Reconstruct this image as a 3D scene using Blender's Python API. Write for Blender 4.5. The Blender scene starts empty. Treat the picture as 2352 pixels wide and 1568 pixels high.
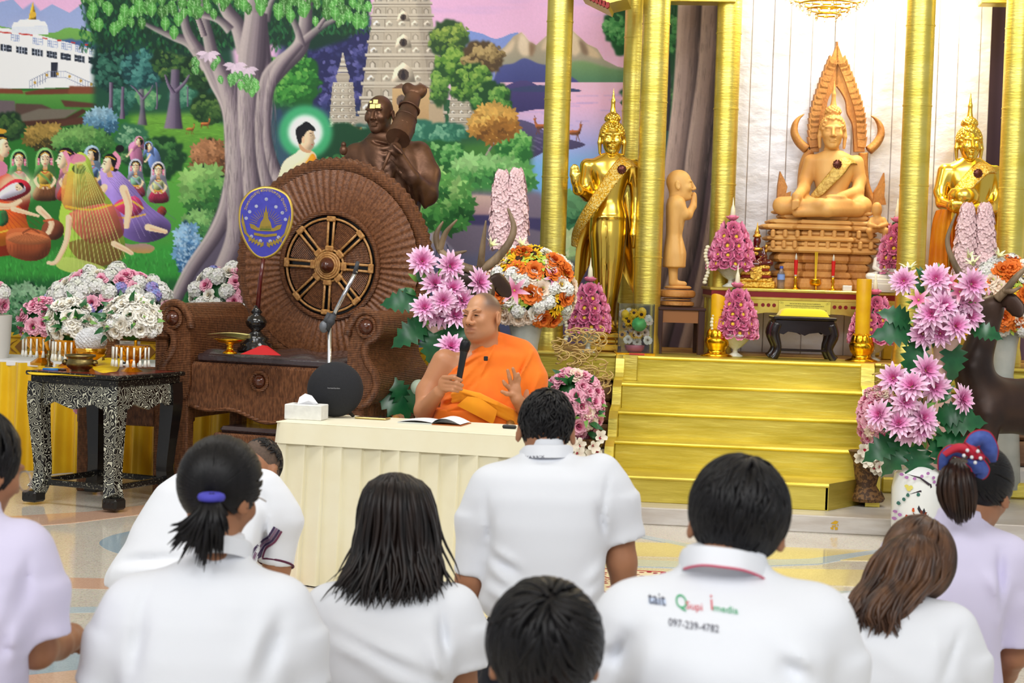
import bpy,math,random
import numpy as np
from mathutils import Vector,Matrix
C=bpy.context.scene.collection
SC=bpy.context.scene
PI=math.pi
sin,cos=math.sin,math.cos
random.seed(7)
RNG=np.random.default_rng(7)
# ------------------------------------------------------------------ camera
FPX=4200.0
CAMH=1.5
YAW,PITCH,ROLL=math.radians(7.0),math.atan(184/FPX),math.radians(1.8)
fwd_h=np.array([-sin(YAW),cos(YAW),0.0]);right_h=np.array([cos(YAW),sin(YAW),0.0]);zup=np.array([0,0,1.0])
c_fwd=cos(PITCH)*fwd_h-sin(PITCH)*zup
_up0=sin(PITCH)*fwd_h+cos(PITCH)*zup
c_right=cos(ROLL)*right_h+sin(ROLL)*_up0
c_up=-sin(ROLL)*right_h+cos(ROLL)*_up0
cam_d=bpy.data.cameras.new('camera')
cam=bpy.data.objects.new('camera',cam_d);C.objects.link(cam)
cam_d.sensor_width=36.0
cam_d.lens=36.0*FPX/2352
cam_d.clip_start=0.1;cam_d.clip_end=200
M3=Matrix([[c_right[i],c_up[i],-c_fwd[i]]for i in range(3)])
cam.matrix_world=Matrix.Translation((0,0,CAMH))@M3.to_4x4()
cam_d.dof.use_dof=True
cam_d.dof.focus_distance=9.6
cam_d.dof.aperture_fstop=7.0
SC.camera=cam
# ------------------------------------------------------------------ world, lights, exposure
SC.view_settings.view_transform='Standard'
SC.view_settings.look='None'
SC.view_settings.gamma=1.0
SC.view_settings.exposure=0.0
SC.view_settings.use_curve_mapping=False
try:
 SC.cycles.use_denoising=True
 SC.cycles.max_bounces=6;SC.cycles.diffuse_bounces=3;SC.cycles.glossy_bounces=3
 SC.cycles.transmission_bounces=6;SC.cycles.transparent_max_bounces=8
 SC.cycles.sample_clamp_indirect=6
except Exception:
 pass
world=bpy.data.worlds.new('world');SC.world=world
world.use_nodes=True
world.node_tree.nodes['Background'].inputs[0].default_value=(0.93,0.96,1.0,1)
world.node_tree.nodes['Background'].inputs[1].default_value=0.46
def area(name,loc,size,energy,color=(1,1,1),target=None,sy=None):
 l=bpy.data.lights.new(name,'AREA');l.energy=energy;l.size=size;l.color=color
 if sy:l.shape='RECTANGLE';l.size_y=sy
 o=bpy.data.objects.new(name,l);C.objects.link(o);o.location=loc
 if target is not None:
  o.rotation_euler=(Vector(target)-Vector(loc)).to_track_quat('-Z','Y').to_euler()
 return o
 # ceiling light panels of the hall; front pair set behind camera as added fill
area('ceiling_fill_light',(-3.2,-0.6,5.3),4.0,200,(.97,.985,1),(-2.2,8.0,.9),2.4)
area('ceiling_fill_light',(2.4,-0.6,5.3),4.0,200,(.97,.985,1),(1.0,8.0,.9),2.4)
area('ceiling_fill_light',(-3.4,7.4,5.6),3.0,190,(1,1,1),(-3.2,11.5,0.8),2.0)
area('ceiling_fill_light',(1.6,7.4,5.6),3.0,190,(1,1,1),(1.2,11.5,0.8),2.0)
# warm lamps of the chandelier in the altar bay
area('altar_lamp',(1.05,12.72,3.75),0.5,48,(1,.87,.62),(1.0,12.95,1.2))
# ------------------------------------------------------------------ pixel helpers
def ray(px,py):
 return c_fwd+((px-1176)/FPX)*c_right-((py-784)/FPX)*c_up
def at(px,py,d):
 r=ray(px,py);t=d/float(r@fwd_h)
 return np.array([0,0,CAMH])+r*t
def atY(px,py,Y):
 r=ray(px,py);return np.array([0,0,CAMH])+r*(Y/r[1])
def atZ(px,py,z):
 r=ray(px,py);return np.array([0,0,CAMH])+r*((z-CAMH)/r[2])
def depth(p):
 return float((np.asarray(p)-np.array([0,0,CAMH]))@fwd_h)
 # ------------------------------------------------------------------ colour and materials
def lin(c):
 c=np.asarray(c,float)/255.0
 return np.where(c<=0.04045,c/12.92,((c+0.055)/1.055)**2.4)
def col4(c):
 v=lin(c);return(float(v[0]),float(v[1]),float(v[2]),1.0)
MATS={}
def mat(name,rgb=(200,200,200),rough=0.5,metal=0.0,rgb2=None,nscale=8.0,nstretch=(1,1,1),ndetail=4.0,bump=0.0,bscale=None,bstretch=None,coat=0.0,spec=0.5,trans=0.0,emit=0.0,attr=None,sheen=0.0,sss=0.0,alpha=1.0,mix_pos=(0.35,0.65),rough2=None,wave=None,ior=1.45):
 if name in MATS:return MATS[name]
 m=bpy.data.materials.new(name);m.use_nodes=True
 nt=m.node_tree;N=nt.nodes;L=nt.links
 b=N['Principled BSDF']
 b.inputs['Base Color'].default_value=col4(rgb)
 b.inputs['Roughness'].default_value=rough
 b.inputs['Metallic'].default_value=metal
 b.inputs['Coat Weight'].default_value=coat
 b.inputs['Coat Roughness'].default_value=0.08
 b.inputs['Specular IOR Level'].default_value=spec
 b.inputs['Transmission Weight'].default_value=trans
 b.inputs['IOR'].default_value=ior
 b.inputs['Alpha'].default_value=alpha
 if sheen:b.inputs['Sheen Weight'].default_value=sheen
 if sss:
  b.inputs['Subsurface Weight'].default_value=sss
  b.inputs['Subsurface Radius'].default_value=(0.012,0.005,0.003)
 if emit:
  b.inputs['Emission Color'].default_value=col4(rgb);b.inputs['Emission Strength'].default_value=emit
 tc=N.new('ShaderNodeTexCoord')
 def noise(scale,stretch,detail=ndetail):
  mp=N.new('ShaderNodeMapping');mp.inputs['Scale'].default_value=stretch
  L.new(tc.outputs['Object'],mp.inputs['Vector'])
  n=N.new('ShaderNodeTexNoise');n.inputs['Scale'].default_value=scale;n.inputs['Detail'].default_value=detail
  L.new(mp.outputs['Vector'],n.inputs['Vector']);return n
 src=None
 if attr:
  a=N.new('ShaderNodeAttribute');a.attribute_name=attr
  src=a.outputs['Color']
 if rgb2 is not None:
  n=noise(nscale,nstretch)
  r=N.new('ShaderNodeMapRange');r.inputs['From Min'].default_value=mix_pos[0];r.inputs['From Max'].default_value=mix_pos[1]
  L.new(n.outputs['Fac'],r.inputs['Value'])
  mx=N.new('ShaderNodeMix');mx.data_type='RGBA'
  L.new(r.outputs['Result'],mx.inputs['Factor'])
  mx.inputs['A'].default_value=col4(rgb);mx.inputs['B'].default_value=col4(rgb2)
  if src is not None:
   mx.blend_type='MULTIPLY';L.new(src,mx.inputs['A'])
  src=mx.outputs['Result']
  if rough2 is not None:
   rr=N.new('ShaderNodeMapRange');rr.inputs['From Min'].default_value=mix_pos[0];rr.inputs['From Max'].default_value=mix_pos[1]
   rr.inputs['To Min'].default_value=rough;rr.inputs['To Max'].default_value=rough2
   L.new(n.outputs['Fac'],rr.inputs['Value']);L.new(rr.outputs['Result'],b.inputs['Roughness'])
 if src is not None:
  L.new(src,b.inputs['Base Color'])
 if bump:
  bp=N.new('ShaderNodeBump');bp.inputs['Strength'].default_value=bump;bp.inputs['Distance'].default_value=0.01
  if wave:
   mp=N.new('ShaderNodeMapping');mp.inputs['Scale'].default_value=wave[1]
   L.new(tc.outputs['Object'],mp.inputs['Vector'])
   w=N.new('ShaderNodeTexWave');w.inputs['Scale'].default_value=wave[0];w.inputs['Distortion'].default_value=wave[2]
   w.bands_direction=wave[3]if len(wave)>3 else 'X'
   L.new(mp.outputs['Vector'],w.inputs['Vector']);L.new(w.outputs['Fac'],bp.inputs['Height'])
  else:
   n=noise(bscale or nscale*3,bstretch or nstretch);L.new(n.outputs['Fac'],bp.inputs['Height'])
  L.new(bp.outputs['Normal'],b.inputs['Normal'])
 MATS[name]=m
 return m
 # ------------------------------------------------------------------ mesh helpers
def make_mesh(name,V,F,mats=None,smooth=True,midx=None,colors=None):
 me=bpy.data.meshes.new(name)
 V=np.asarray(V,np.float32).reshape(-1,3)
 if isinstance(F,np.ndarray):
  k=F.shape[1];nF=len(F)
  tot=np.full(nF,k,np.int32);flat=F.astype(np.int32).ravel()
 else:
  nF=len(F);tot=np.array([len(f)for f in F],np.int32)
  flat=np.array([i for f in F for i in f],np.int32)
 me.vertices.add(len(V));me.vertices.foreach_set('co',V.ravel())
 me.loops.add(len(flat));me.loops.foreach_set('vertex_index',flat)
 me.polygons.add(nF)
 st=np.zeros(nF,np.int32)
 if nF:st[1:]=np.cumsum(tot)[:-1]
 me.polygons.foreach_set('loop_start',st)
 try:me.polygons.foreach_set('loop_total',tot)
 except Exception:pass
 if midx is not None:me.polygons.foreach_set('material_index',np.asarray(midx,np.int32))
 me.update(calc_edges=True)
 me.validate()
 me.polygons.foreach_set('use_smooth',np.full(len(me.polygons),bool(smooth)))
 if colors is not None:
  a=me.color_attributes.new('Col','FLOAT_COLOR','POINT')
  cc=np.ones((len(V),4),np.float32);cc[:,:3]=colors
  a.data.foreach_set('color',cc.ravel())
 for m in(mats or[]):me.materials.append(m)
 return me
def link(name,me,parent=None,loc=None,rot=None,scale=None):
 o=bpy.data.objects.new(name,me);C.objects.link(o)
 if parent is not None:o.parent=parent
 if loc is not None:o.location=[float(v)for v in loc]
 if rot is not None:o.rotation_euler=rot
 if scale is not None:o.scale=(scale,)*3 if not hasattr(scale,'__len__')else scale
 return o
def obj(name,VF,mats,parent=None,smooth=False,loc=None,rot=None,colors=None):
 V,F=VF[0],VF[1];mi=VF[2]if len(VF)>2 else None
 if not isinstance(mats,(list,tuple)):mats=[mats]
 me=make_mesh(name,V,F,mats,smooth,mi,colors)
 if smooth=='auto':
  me.polygons.foreach_set('use_smooth',np.ones(len(me.polygons),bool))
  try:me.set_sharp_from_angle(angle=math.radians(38))
  except Exception:pass
 return link(name,me,parent,loc,rot)
def tag(o,label=None,cat=None,group=None,kind=None):
 if label:o['label']=label
 if cat:o['category']=cat
 if group:o['group']=group
 if kind:o['kind']=kind
 return o
def thing(name,label,cat,loc=(0,0,0),rotz=0.0,group=None):
 o=bpy.data.objects.new(name,None);C.objects.link(o);o.empty_display_size=0.1
 o.location=[float(v)for v in loc];o.rotation_euler=(0,0,rotz)
 return tag(o,label,cat,group)
class Fr:
 """local frame standing in the scene at the point seen at (px,py) and depth d, turned with the view heading"""
 def __init__(s,px,py,d,turn=0.0):
  s.o=at(px,py,d);s.d=d;s.s=FPX/d;s.rz=YAW+turn
  c_,s_=cos(s.rz),sin(s.rz)
  s.R=np.array([[c_,s_,0],[-s_,c_,0],[0,0,1.0]])
 def L(s,px,py,w=0.0):
  return s.R@(at(px,py,s.d+w)-s.o)
 def W(s,p):
  return s.R.T@np.asarray(p)+s.o
 def loc(s,p):
  return s.R@(np.asarray(p)-s.o)
 def thing(s,name,label,cat,group=None):
  return thing(name,label,cat,s.o,s.rz,group)
def join(*parts):
 V=[];F=[];M=[];n=0
 for p in parts:
  v=np.asarray(p[0],float).reshape(-1,3);V.append(v)
  k=p[2]if len(p)>2 else 0
  fs=p[1].tolist()if isinstance(p[1],np.ndarray)else p[1]
  for i,f in enumerate(fs):
   F.append([a+n for a in f]);M.append(k if isinstance(k,int)else k[i])
  n+=len(v)
 return np.concatenate(V),F,M
def xf(VF,loc=(0,0,0),rz=0.0,rx=0.0,ry=0.0,s=1.0):
 V=np.asarray(VF[0],float)*np.asarray(s)
 R=np.array(Matrix.Rotation(rz,3,'Z')@Matrix.Rotation(ry,3,'Y')@Matrix.Rotation(rx,3,'X'))
 return(V@R.T+np.asarray(loc,float),VF[1])+tuple(VF[2:])
def mi(VF,k):
 return(VF[0],VF[1],k)
def box(x0,x1,y0,y1,z0,z1,ch=0.0):
 if ch<=0:
  V=[(x,y,z)for x in(x0,x1)for y in(y0,y1)for z in(z0,z1)]
  return np.array(V,float),[(0,1,3,2),(4,6,7,5),(0,4,5,1),(2,3,7,6),(0,2,6,4),(1,5,7,3)]
 ch=min(ch,(x1-x0)*.49,(y1-y0)*.49,(z1-z0)*.49)
 V=[];idx={}
 for sx in(0,1):
  for sy in(0,1):
   for sz in(0,1):
    X=(x0,x1)[sx];Y=(y0,y1)[sy];Z=(z0,z1)[sz]
    dx=ch if sx==0 else-ch;dy=ch if sy==0 else-ch;dz=ch if sz==0 else-ch
    for a,p in(('x',(X,Y+dy,Z+dz)),('y',(X+dx,Y,Z+dz)),('z',(X+dx,Y+dy,Z))):
     idx[(sx,sy,sz,a)]=len(V);V.append(p)
 I=idx;F=[]
 for s in(0,1):
  F.append((I[s,0,0,'x'],I[s,0,1,'x'],I[s,1,1,'x'],I[s,1,0,'x'])if s==0 else(I[s,0,0,'x'],I[s,1,0,'x'],I[s,1,1,'x'],I[s,0,1,'x']))
  F.append((I[0,s,0,'y'],I[1,s,0,'y'],I[1,s,1,'y'],I[0,s,1,'y'])if s==0 else(I[0,s,0,'y'],I[0,s,1,'y'],I[1,s,1,'y'],I[1,s,0,'y']))
  F.append((I[0,0,s,'z'],I[0,1,s,'z'],I[1,1,s,'z'],I[1,0,s,'z'])if s==0 else(I[0,0,s,'z'],I[1,0,s,'z'],I[1,1,s,'z'],I[0,1,s,'z']))
 for a in(0,1):
  for b in(0,1):
   F.append((I[a,b,0,'x'],I[a,b,0,'y'],I[a,b,1,'y'],I[a,b,1,'x']))
   F.append((I[a,0,b,'x'],I[a,0,b,'z'],I[a,1,b,'z'],I[a,1,b,'x']))
   F.append((I[0,a,b,'y'],I[0,a,b,'z'],I[1,a,b,'z'],I[1,a,b,'y']))
 for a in(0,1):
  for b in(0,1):
   for c in(0,1):
    F.append((I[a,b,c,'x'],I[a,b,c,'y'],I[a,b,c,'z']))
 V=np.array(V,float);cen=V.mean(0);G=[]
 for f in F:
  p=V[list(f)];n=np.cross(p[1]-p[0],p[2]-p[0])
  G.append(f if n@(p.mean(0)-cen)>0 else f[::-1])
 return V,G
def lathe(prof,n=24,cx=0,cy=0,cap=True,ell=1.0):
 """prof: list of (radius, z) from bottom to top"""
 prof=[(max(r,1e-4),z)for r,z in prof]
 m=len(prof);a=np.arange(n)*2*PI/n
 V=np.array([(cx+r*c,cy+ell*r*s,z)for r,z in prof for c,s in zip(np.cos(a),np.sin(a))])
 F=[(i*n+j,i*n+(j+1)%n,(i+1)*n+(j+1)%n,(i+1)*n+j)for i in range(m-1)for j in range(n)]
 if cap:
  F.append(tuple(range(n))[::-1]);F.append(tuple((m-1)*n+j for j in range(n)))
 return V,F
def spline(P,n=8,closed=False):
 P=np.asarray(P,float);m=len(P);out=[]
 rng=range(m)if closed else range(m-1)
 for i in rng:
  if closed:p0,p1,p2,p3=P[i-1],P[i],P[(i+1)%m],P[(i+2)%m]
  else:p0,p1,p2,p3=P[max(i-1,0)],P[i],P[i+1],P[min(i+2,m-1)]
  for k in range(n):
   t=k/n
   out.append(0.5*(2*p1+(p2-p0)*t+(2*p0-5*p1+4*p2-p3)*t*t+(3*p1-p0-3*p2+p3)*t**3))
 if not closed:out.append(P[-1])
 return np.array(out)
def tube(P,R,n=8,cap=True,flat=1.0,up=(0,0,1),closed=False):
 """tube along points P with radii R (scalar or list); flat scales the section along its second axis"""
 P=np.asarray(P,float);m=len(P)
 R=np.full(m,R,float)if np.isscalar(R)else np.interp(np.linspace(0,1,m),np.linspace(0,1,len(R)),R)
 T=np.gradient(P,axis=0)
 if closed:T=np.roll(P,-1,0)-np.roll(P,1,0)
 T/=np.linalg.norm(T,axis=1)[:,None]+1e-12
 a=np.arange(n)*2*PI/n;V=[]
 u=np.asarray(up,float);u=u-(u@T[0])*T[0]
 if np.linalg.norm(u)<1e-3:u=np.array([1.0,0.02,0]);u=u-(u@T[0])*T[0]
 u/=np.linalg.norm(u)
 for i in range(m):
  u=u-(u@T[i])*T[i];u/=np.linalg.norm(u)+1e-12
  w=np.cross(T[i],u)
  V.append(P[i]+R[i]*(np.cos(a)[:,None]*u+flat*np.sin(a)[:,None]*w))
 V=np.concatenate(V)
 F=[(i*n+j,i*n+(j+1)%n,(i+1)*n+(j+1)%n,(i+1)*n+j)for i in range(m-1)for j in range(n)]
 if closed:F+=[((m-1)*n+j,(m-1)*n+(j+1)%n,(j+1)%n,j)for j in range(n)]
 elif cap:
  F.append(tuple(range(n))[::-1]);F.append(tuple((m-1)*n+j for j in range(n)))
 return V,F
def prism(poly,y0,y1,axis='y'):
 """outline in (x,z) extruded from y0 to y1 (axis y), or in (x,y) extruded in z"""
 n=len(poly);V=[]
 for t in(y0,y1):
  for p in poly:
   V.append((p[0],t,p[1])if axis=='y' else(p[0],p[1],t)if axis=='z' else(t,p[0],p[1]))
 F=[tuple(range(n)),tuple(range(2*n-1,n-1,-1))]+[(i,n+i,n+(i+1)%n,(i+1)%n)for i in range(n)]
 return np.array(V,float),F
def sheet(fn,nu,nv):
 V=np.array([fn(i/nu,j/nv)for i in range(nu+1)for j in range(nv+1)],float)
 F=[(i*(nv+1)+j,(i+1)*(nv+1)+j,(i+1)*(nv+1)+j+1,i*(nv+1)+j+1)for i in range(nu)for j in range(nv)]
 return V,F
def ball(c,r,n=12,m=8):
 r=np.ones(3)*r;V=[(0,0,-1)];F=[]
 for i in range(1,m):
  t=-PI/2+PI*i/m
  for j in range(n):V.append((cos(t)*cos(2*PI*j/n),cos(t)*sin(2*PI*j/n),sin(t)))
 V.append((0,0,1));k=len(V)-1
 for j in range(n):F.append((0,1+(j+1)%n,1+j))
 for i in range(m-2):
  for j in range(n):
   a=1+i*n;F.append((a+j,a+(j+1)%n,a+n+(j+1)%n,a+n+j))
 a=1+(m-2)*n
 for j in range(n):F.append((a+j,a+(j+1)%n,k))
 return np.array(V)*r+np.asarray(c,float),F
def torus(c,R,r,n=32,m=8,axis='z',sx=1.0):
 P=[(R*cos(2*PI*i/n)*sx,R*sin(2*PI*i/n),0)for i in range(n)]
 if axis=='y':P=[(p[0],0,p[1])for p in P]
 if axis=='x':P=[(0,p[0],p[1])for p in P]
 P=np.array(P)+np.asarray(c,float)
 return tube(P,r,m,closed=True,up={'z':(0,0,1),'y':(0,1,0),'x':(1,0,0)}[axis])
def text_mesh(body,size,depth_=0.0,res=3,align='CENTER'):
 cu=bpy.data.curves.new('t','FONT');cu.body=body;cu.size=size;cu.extrude=depth_;cu.align_x=align;cu.resolution_u=res
 o=bpy.data.objects.new('t',cu);C.objects.link(o)
 dg=bpy.context.evaluated_depsgraph_get();e=o.evaluated_get(dg);me=e.to_mesh()
 V=np.zeros(len(me.vertices)*3,np.float32);me.vertices.foreach_get('co',V);V=V.reshape(-1,3).astype(float)
 F=[tuple(p.vertices)for p in me.polygons]
 e.to_mesh_clear();bpy.data.objects.remove(o);bpy.data.curves.remove(cu)
 return V,F
 # ------------------------------------------------------------------ implicit modelling (smooth unions meshed by surface nets)
def smin(a,b,k):
 if k<=0:return np.minimum(a,b)
 h=np.clip(.5+.5*(b-a)/k,0,1)
 return b*(1-h)+a*h-k*h*(1-h)
def rotm(rot):
 if rot is None:return np.eye(3)
 if isinstance(rot,np.ndarray):return rot
 return np.array(Matrix.Rotation(rot[2],3,'Z')@Matrix.Rotation(rot[1],3,'Y')@Matrix.Rotation(rot[0],3,'X'))
class Field:
 def __init__(s,lo,hi,h):
  s.h=h;s.lo=np.asarray(lo,float)-2*h
  s.n=np.ceil((np.asarray(hi,float)+2*h-s.lo)/h).astype(int)+1
  s.D=np.full(s.n,0.5,np.float32)
  s.ax=[(s.lo[i]+h*np.arange(s.n[i])).astype(np.float32)for i in range(3)]
 def op(s,lo,hi,fn,k=0.02,mode='+'):
  pad=k+3*s.h
  i0=np.clip(np.floor((np.asarray(lo)-pad-s.lo)/s.h).astype(int),0,s.n)
  i1=np.clip(np.ceil((np.asarray(hi)+pad-s.lo)/s.h).astype(int)+1,0,s.n)
  if(i1<=i0).any():return s
  sl=tuple(slice(a,b)for a,b in zip(i0,i1))
  X=s.ax[0][sl[0]][:,None,None];Y=s.ax[1][sl[1]][None,:,None];Z=s.ax[2][sl[2]][None,None,:]
  d=fn(X,Y,Z)
  if mode=='+':s.D[sl]=smin(s.D[sl],d,k)
  elif mode=='-':s.D[sl]=-smin(-s.D[sl],d,k)
  elif mode=='add':s.D[sl]=s.D[sl]+d
  return s
 def cap(s,a,b,ra,rb=None,k=0.02,mode='+',sc=(1,1,1)):
  rb=ra if rb is None else rb
  sc=np.asarray(sc,float);a=np.asarray(a,float);b=np.asarray(b,float)
  R=max(ra,rb);lo=np.minimum(a,b)-R*sc;hi=np.maximum(a,b)+R*sc
  A=a/sc;BA=b/sc-A;L2=max(float(BA@BA),1e-12);ms=float(sc.min())
  def fn(X,Y,Z):
   px,py,pz=X/sc[0]-A[0],Y/sc[1]-A[1],Z/sc[2]-A[2]
   t=np.clip((px*BA[0]+py*BA[1]+pz*BA[2])/L2,0,1)
   return((np.sqrt((px-t*BA[0])**2+(py-t*BA[1])**2+(pz-t*BA[2])**2)-(ra+t*(rb-ra)))*ms).astype(np.float32)
  return s.op(lo,hi,fn,k,mode)
 def chain(s,P,R,k=0.02,mode='+',sc=(1,1,1)):
  for i in range(len(P)-1):s.cap(P[i],P[i+1],R[i],R[i+1],k,mode,sc)
  return s
 def ell(s,c,r,k=0.02,mode='+',rot=None):
  c=np.asarray(c,float);r=np.ones(3)*np.asarray(r,float)
  Rm=rotm(rot)
  e=r if rot is None else np.ones(3)*r.max()
  def fn(X,Y,Z):
   x,y,z=X-c[0],Y-c[1],Z-c[2]
   q=[(Rm[0,i]*x+Rm[1,i]*y+Rm[2,i]*z)for i in range(3)]
   k0=np.sqrt(sum((q[i]/r[i])**2 for i in range(3)));k1=np.sqrt(sum((q[i]/r[i]**2)**2 for i in range(3)))+1e-9
   return(k0*(k0-1)/k1).astype(np.float32)
  return s.op(c-e,c+e,fn,k,mode)
 def bx(s,c,hsz,rr=0.01,k=0.01,mode='+',rot=None):
  c=np.asarray(c,float);hs=np.asarray(hsz,float)
  Rm=rotm(rot)
  e=hs if rot is None else np.ones(3)*np.linalg.norm(hs)
  def fn(X,Y,Z):
   x,y,z=X-c[0],Y-c[1],Z-c[2]
   q=[np.abs(Rm[0,i]*x+Rm[1,i]*y+Rm[2,i]*z)-(hs[i]-rr)for i in range(3)]
   o=np.sqrt(sum(np.maximum(t,0)**2 for t in q))+np.minimum(np.maximum(np.maximum(q[0],q[1]),q[2]),0)-rr
   return o.astype(np.float32)
  return s.op(c-e,c+e,fn,k,mode)
 def cone(s,a,b,ra,rb,k=0.01,mode='+',fl=1.0,fax=(0,1,0)):
  """flat-ended cone from a to b; fl scales its section along the axis fax"""
  a=np.asarray(a,float);b=np.asarray(b,float);BA=b-a;Ln=float(np.linalg.norm(BA));dr=BA/Ln
  fx=np.asarray(fax,float);fx=fx-(fx@dr)*dr;fx/=np.linalg.norm(fx)+1e-9
  R=max(ra,rb)*max(1,fl);lo=np.minimum(a,b)-R;hi=np.maximum(a,b)+R
  def fn(X,Y,Z):
   px,py,pz=X-a[0],Y-a[1],Z-a[2]
   t=px*dr[0]+py*dr[1]+pz*dr[2]
   f=px*fx[0]+py*fx[1]+pz*fx[2]
   r2=px*px+py*py+pz*pz-t*t-f*f+(f/fl)**2
   rad=np.sqrt(np.maximum(r2,0))-(ra+np.clip(t/Ln,0,1)*(rb-ra))
   return np.maximum(rad*min(1,fl),np.maximum(-t,t-Ln)).astype(np.float32)
  return s.op(lo,hi,fn,k,mode)
 def ridge(s,a,b,amp,w):
  """raises (amp > 0) or lowers the side of the form that faces -y along a segment"""
  a=np.asarray(a,float);b=np.asarray(b,float);dx,dz=b[0]-a[0],b[2]-a[2];L2=max(dx*dx+dz*dz,1e-9)
  ym=max(a[1],b[1])+.1
  def fn(X,Y,Z):
   px,pz=X-a[0],Z-a[2];t=np.clip((px*dx+pz*dz)/L2,0,1)
   q=(px-t*dx)**2+(pz-t*dz)**2
   return(-amp*np.exp(-q/(w*w))*(.25+.75*np.sin(PI*np.clip(t,.03,.97)))*np.clip((ym-Y)/.05,0,1)).astype(np.float32)
  lo=np.minimum(a,b)-2.2*w;hi=np.maximum(a,b)+2.2*w;lo[1]=s.lo[1];hi[1]=ym
  return s.op(lo,hi,fn,0,'add')
 def loft(s,rows,k=0.02,mode='+',p=2.4):
  """stack of sections: rows of (z, cx, half width, cy, half depth), any order"""
  r=np.array(sorted(rows));z=r[:,0];zz=np.linspace(z[0],z[-1],160)
  q=[np.interp(zz,z,r[:,i])for i in(1,2,3,4)]
  kn=np.hanning(13);kn/=kn.sum()
  q=[np.convolve(np.pad(v,6,mode='edge'),kn,'valid')for v in q]
  lo=(float((q[0]-q[1]).min()),float((q[2]-q[3]).min()),z[0]);hi=(float((q[0]+q[1]).max()),float((q[2]+q[3]).max()),z[-1])
  def fn(X,Y,Z):
   Zf=Z.ravel();c,a,cy,b=[np.interp(Zf,zz,v)[None,None,:]for v in q]
   d=((np.abs(X-c)/a)**p+(np.abs(Y-cy)/b)**p)**(1/p)-1
   d=d*np.minimum(a,b)
   return np.maximum(d,np.maximum(z[0]-Z,Z-z[-1])).astype(np.float32)
  return s.op(lo,hi,fn,k,mode)
 def cut(s,p,nrm,k=0.004):
  """removes everything on the side the normal points to"""
  p=np.asarray(p,float);nrm=np.asarray(nrm,float);nrm=nrm/np.linalg.norm(nrm)
  return s.op(s.lo,s.lo+s.h*s.n,lambda X,Y,Z:-((X-p[0])*nrm[0]+(Y-p[1])*nrm[1]+(Z-p[2])*nrm[2]).astype(np.float32),k,'-')
 def disp(s,fn):
  X=s.ax[0][:,None,None];Y=s.ax[1][None,:,None];Z=s.ax[2][None,None,:]
  s.D+=fn(X,Y,Z).astype(np.float32);return s
 def mesh(s,smooth=1):
  D=s.D;D[0]=D[-1]=.5;D[:,0]=D[:,-1]=.5;D[:,:,0]=D[:,:,-1]=.5
  S=D<0;n=s.n
  cnt=np.zeros(n-1,np.int8)
  offs=[(i,j,k)for i in(0,1)for j in(0,1)for k in(0,1)]
  for i,j,k in offs:cnt+=S[i:n[0]-1+i,j:n[1]-1+j,k:n[2]-1+k]
  act=np.argwhere((cnt>0)&(cnt<8))
  idm=np.full(n-1,-1,np.int32);idm[act[:,0],act[:,1],act[:,2]]=np.arange(len(act))
  val={o:D[act[:,0]+o[0],act[:,1]+o[1],act[:,2]+o[2]]for o in offs}
  acc=np.zeros((len(act),3));num=np.zeros(len(act))
  for o in offs:
   for a in range(3):
    if o[a]:continue
    o2=list(o);o2[a]=1;o2=tuple(o2);v0,v1=val[o],val[o2]
    c=(v0<0)!=(v1<0);t=np.where(c,v0/np.where(c,v0-v1,1),0)
    p=np.tile(np.array(o,float),(len(act),1));p[:,a]=t
    acc[c]+=p[c];num[c]+=1
  V=s.lo+s.h*(act+acc/num[:,None])
  F=[]
  for a in range(3):
   b,c=(a+1)%3,(a+2)%3
   sl0=[slice(None)]*3;sl1=[slice(None)]*3;sl0[a]=slice(0,-1);sl1[a]=slice(1,None)
   A0,A1=S[tuple(sl0)],S[tuple(sl1)]
   e=np.argwhere(A0!=A1)
   if not len(e):continue
   inside=A0[e[:,0],e[:,1],e[:,2]]
   q=[]
   for db,dc in((-1,-1),(0,-1),(0,0),(-1,0)):
    g=e.copy();g[:,b]+=db;g[:,c]+=dc;q.append(idm[g[:,0],g[:,1],g[:,2]])
   q=np.stack(q,1);q[~inside]=q[~inside][:,::-1]
   F.append(q)
  F=np.concatenate(F)
  for _ in range(smooth):
   ii=np.concatenate([F[:,i]for i in range(4)]+[F[:,(i+1)%4]for i in range(4)])
   jj=np.concatenate([F[:,(i+1)%4]for i in range(4)]+[F[:,i]for i in range(4)])
   num=np.bincount(ii,minlength=len(V));acc=np.stack([np.bincount(ii,V[jj,a],minlength=len(V))for a in range(3)],1)
   V=.5*V+.5*acc/np.maximum(num,1)[:,None]
  return V,F
  # ================================================================== materials of the setting
GOLD=mat('gold_leaf',(238,222,122),0.36,.92,(218,198,84),3.0,(1,1,3),6,bump=0.25,bscale=14,bstretch=(1,1,5),mix_pos=(.3,.7),rough2=.42)
GOLDH=mat('gold_leaf_wide',(232,214,104),0.4,.92,(198,180,70),2.2,(1,1,7),8,bump=0.35,bscale=5,bstretch=(1,1,7),mix_pos=(.32,.68),rough2=.5)
GOLDP=mat('gold_polished',(246,208,92),0.2,1.0)
GOLDD=mat('gold_deep',(240,180,40),0.2,1.0)
BRASS=mat('old_brass',(150,132,84),0.35,1.0,(110,96,58),20)
DKRED=mat('dark_red_lacquer',(128,22,26),0.35)
SILVER=mat('silver_leaf',(226,224,228),0.42,0.55,(214,206,202),2.0,(1,1,3),7,bump=0.5,bscale=7,bstretch=(1,1,1.5),rough2=.3)
MARBLE=mat('silver_painted_stone',(225,222,218),0.4,0.3,(196,188,180),2.5,(1,1,6),7,bump=0.3,bscale=6,bstretch=(1,1,4))
BROWNSTONE=mat('brown_marble',(120,84,58),0.25,0,(152,116,86),5,(1,1,4))
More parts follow.
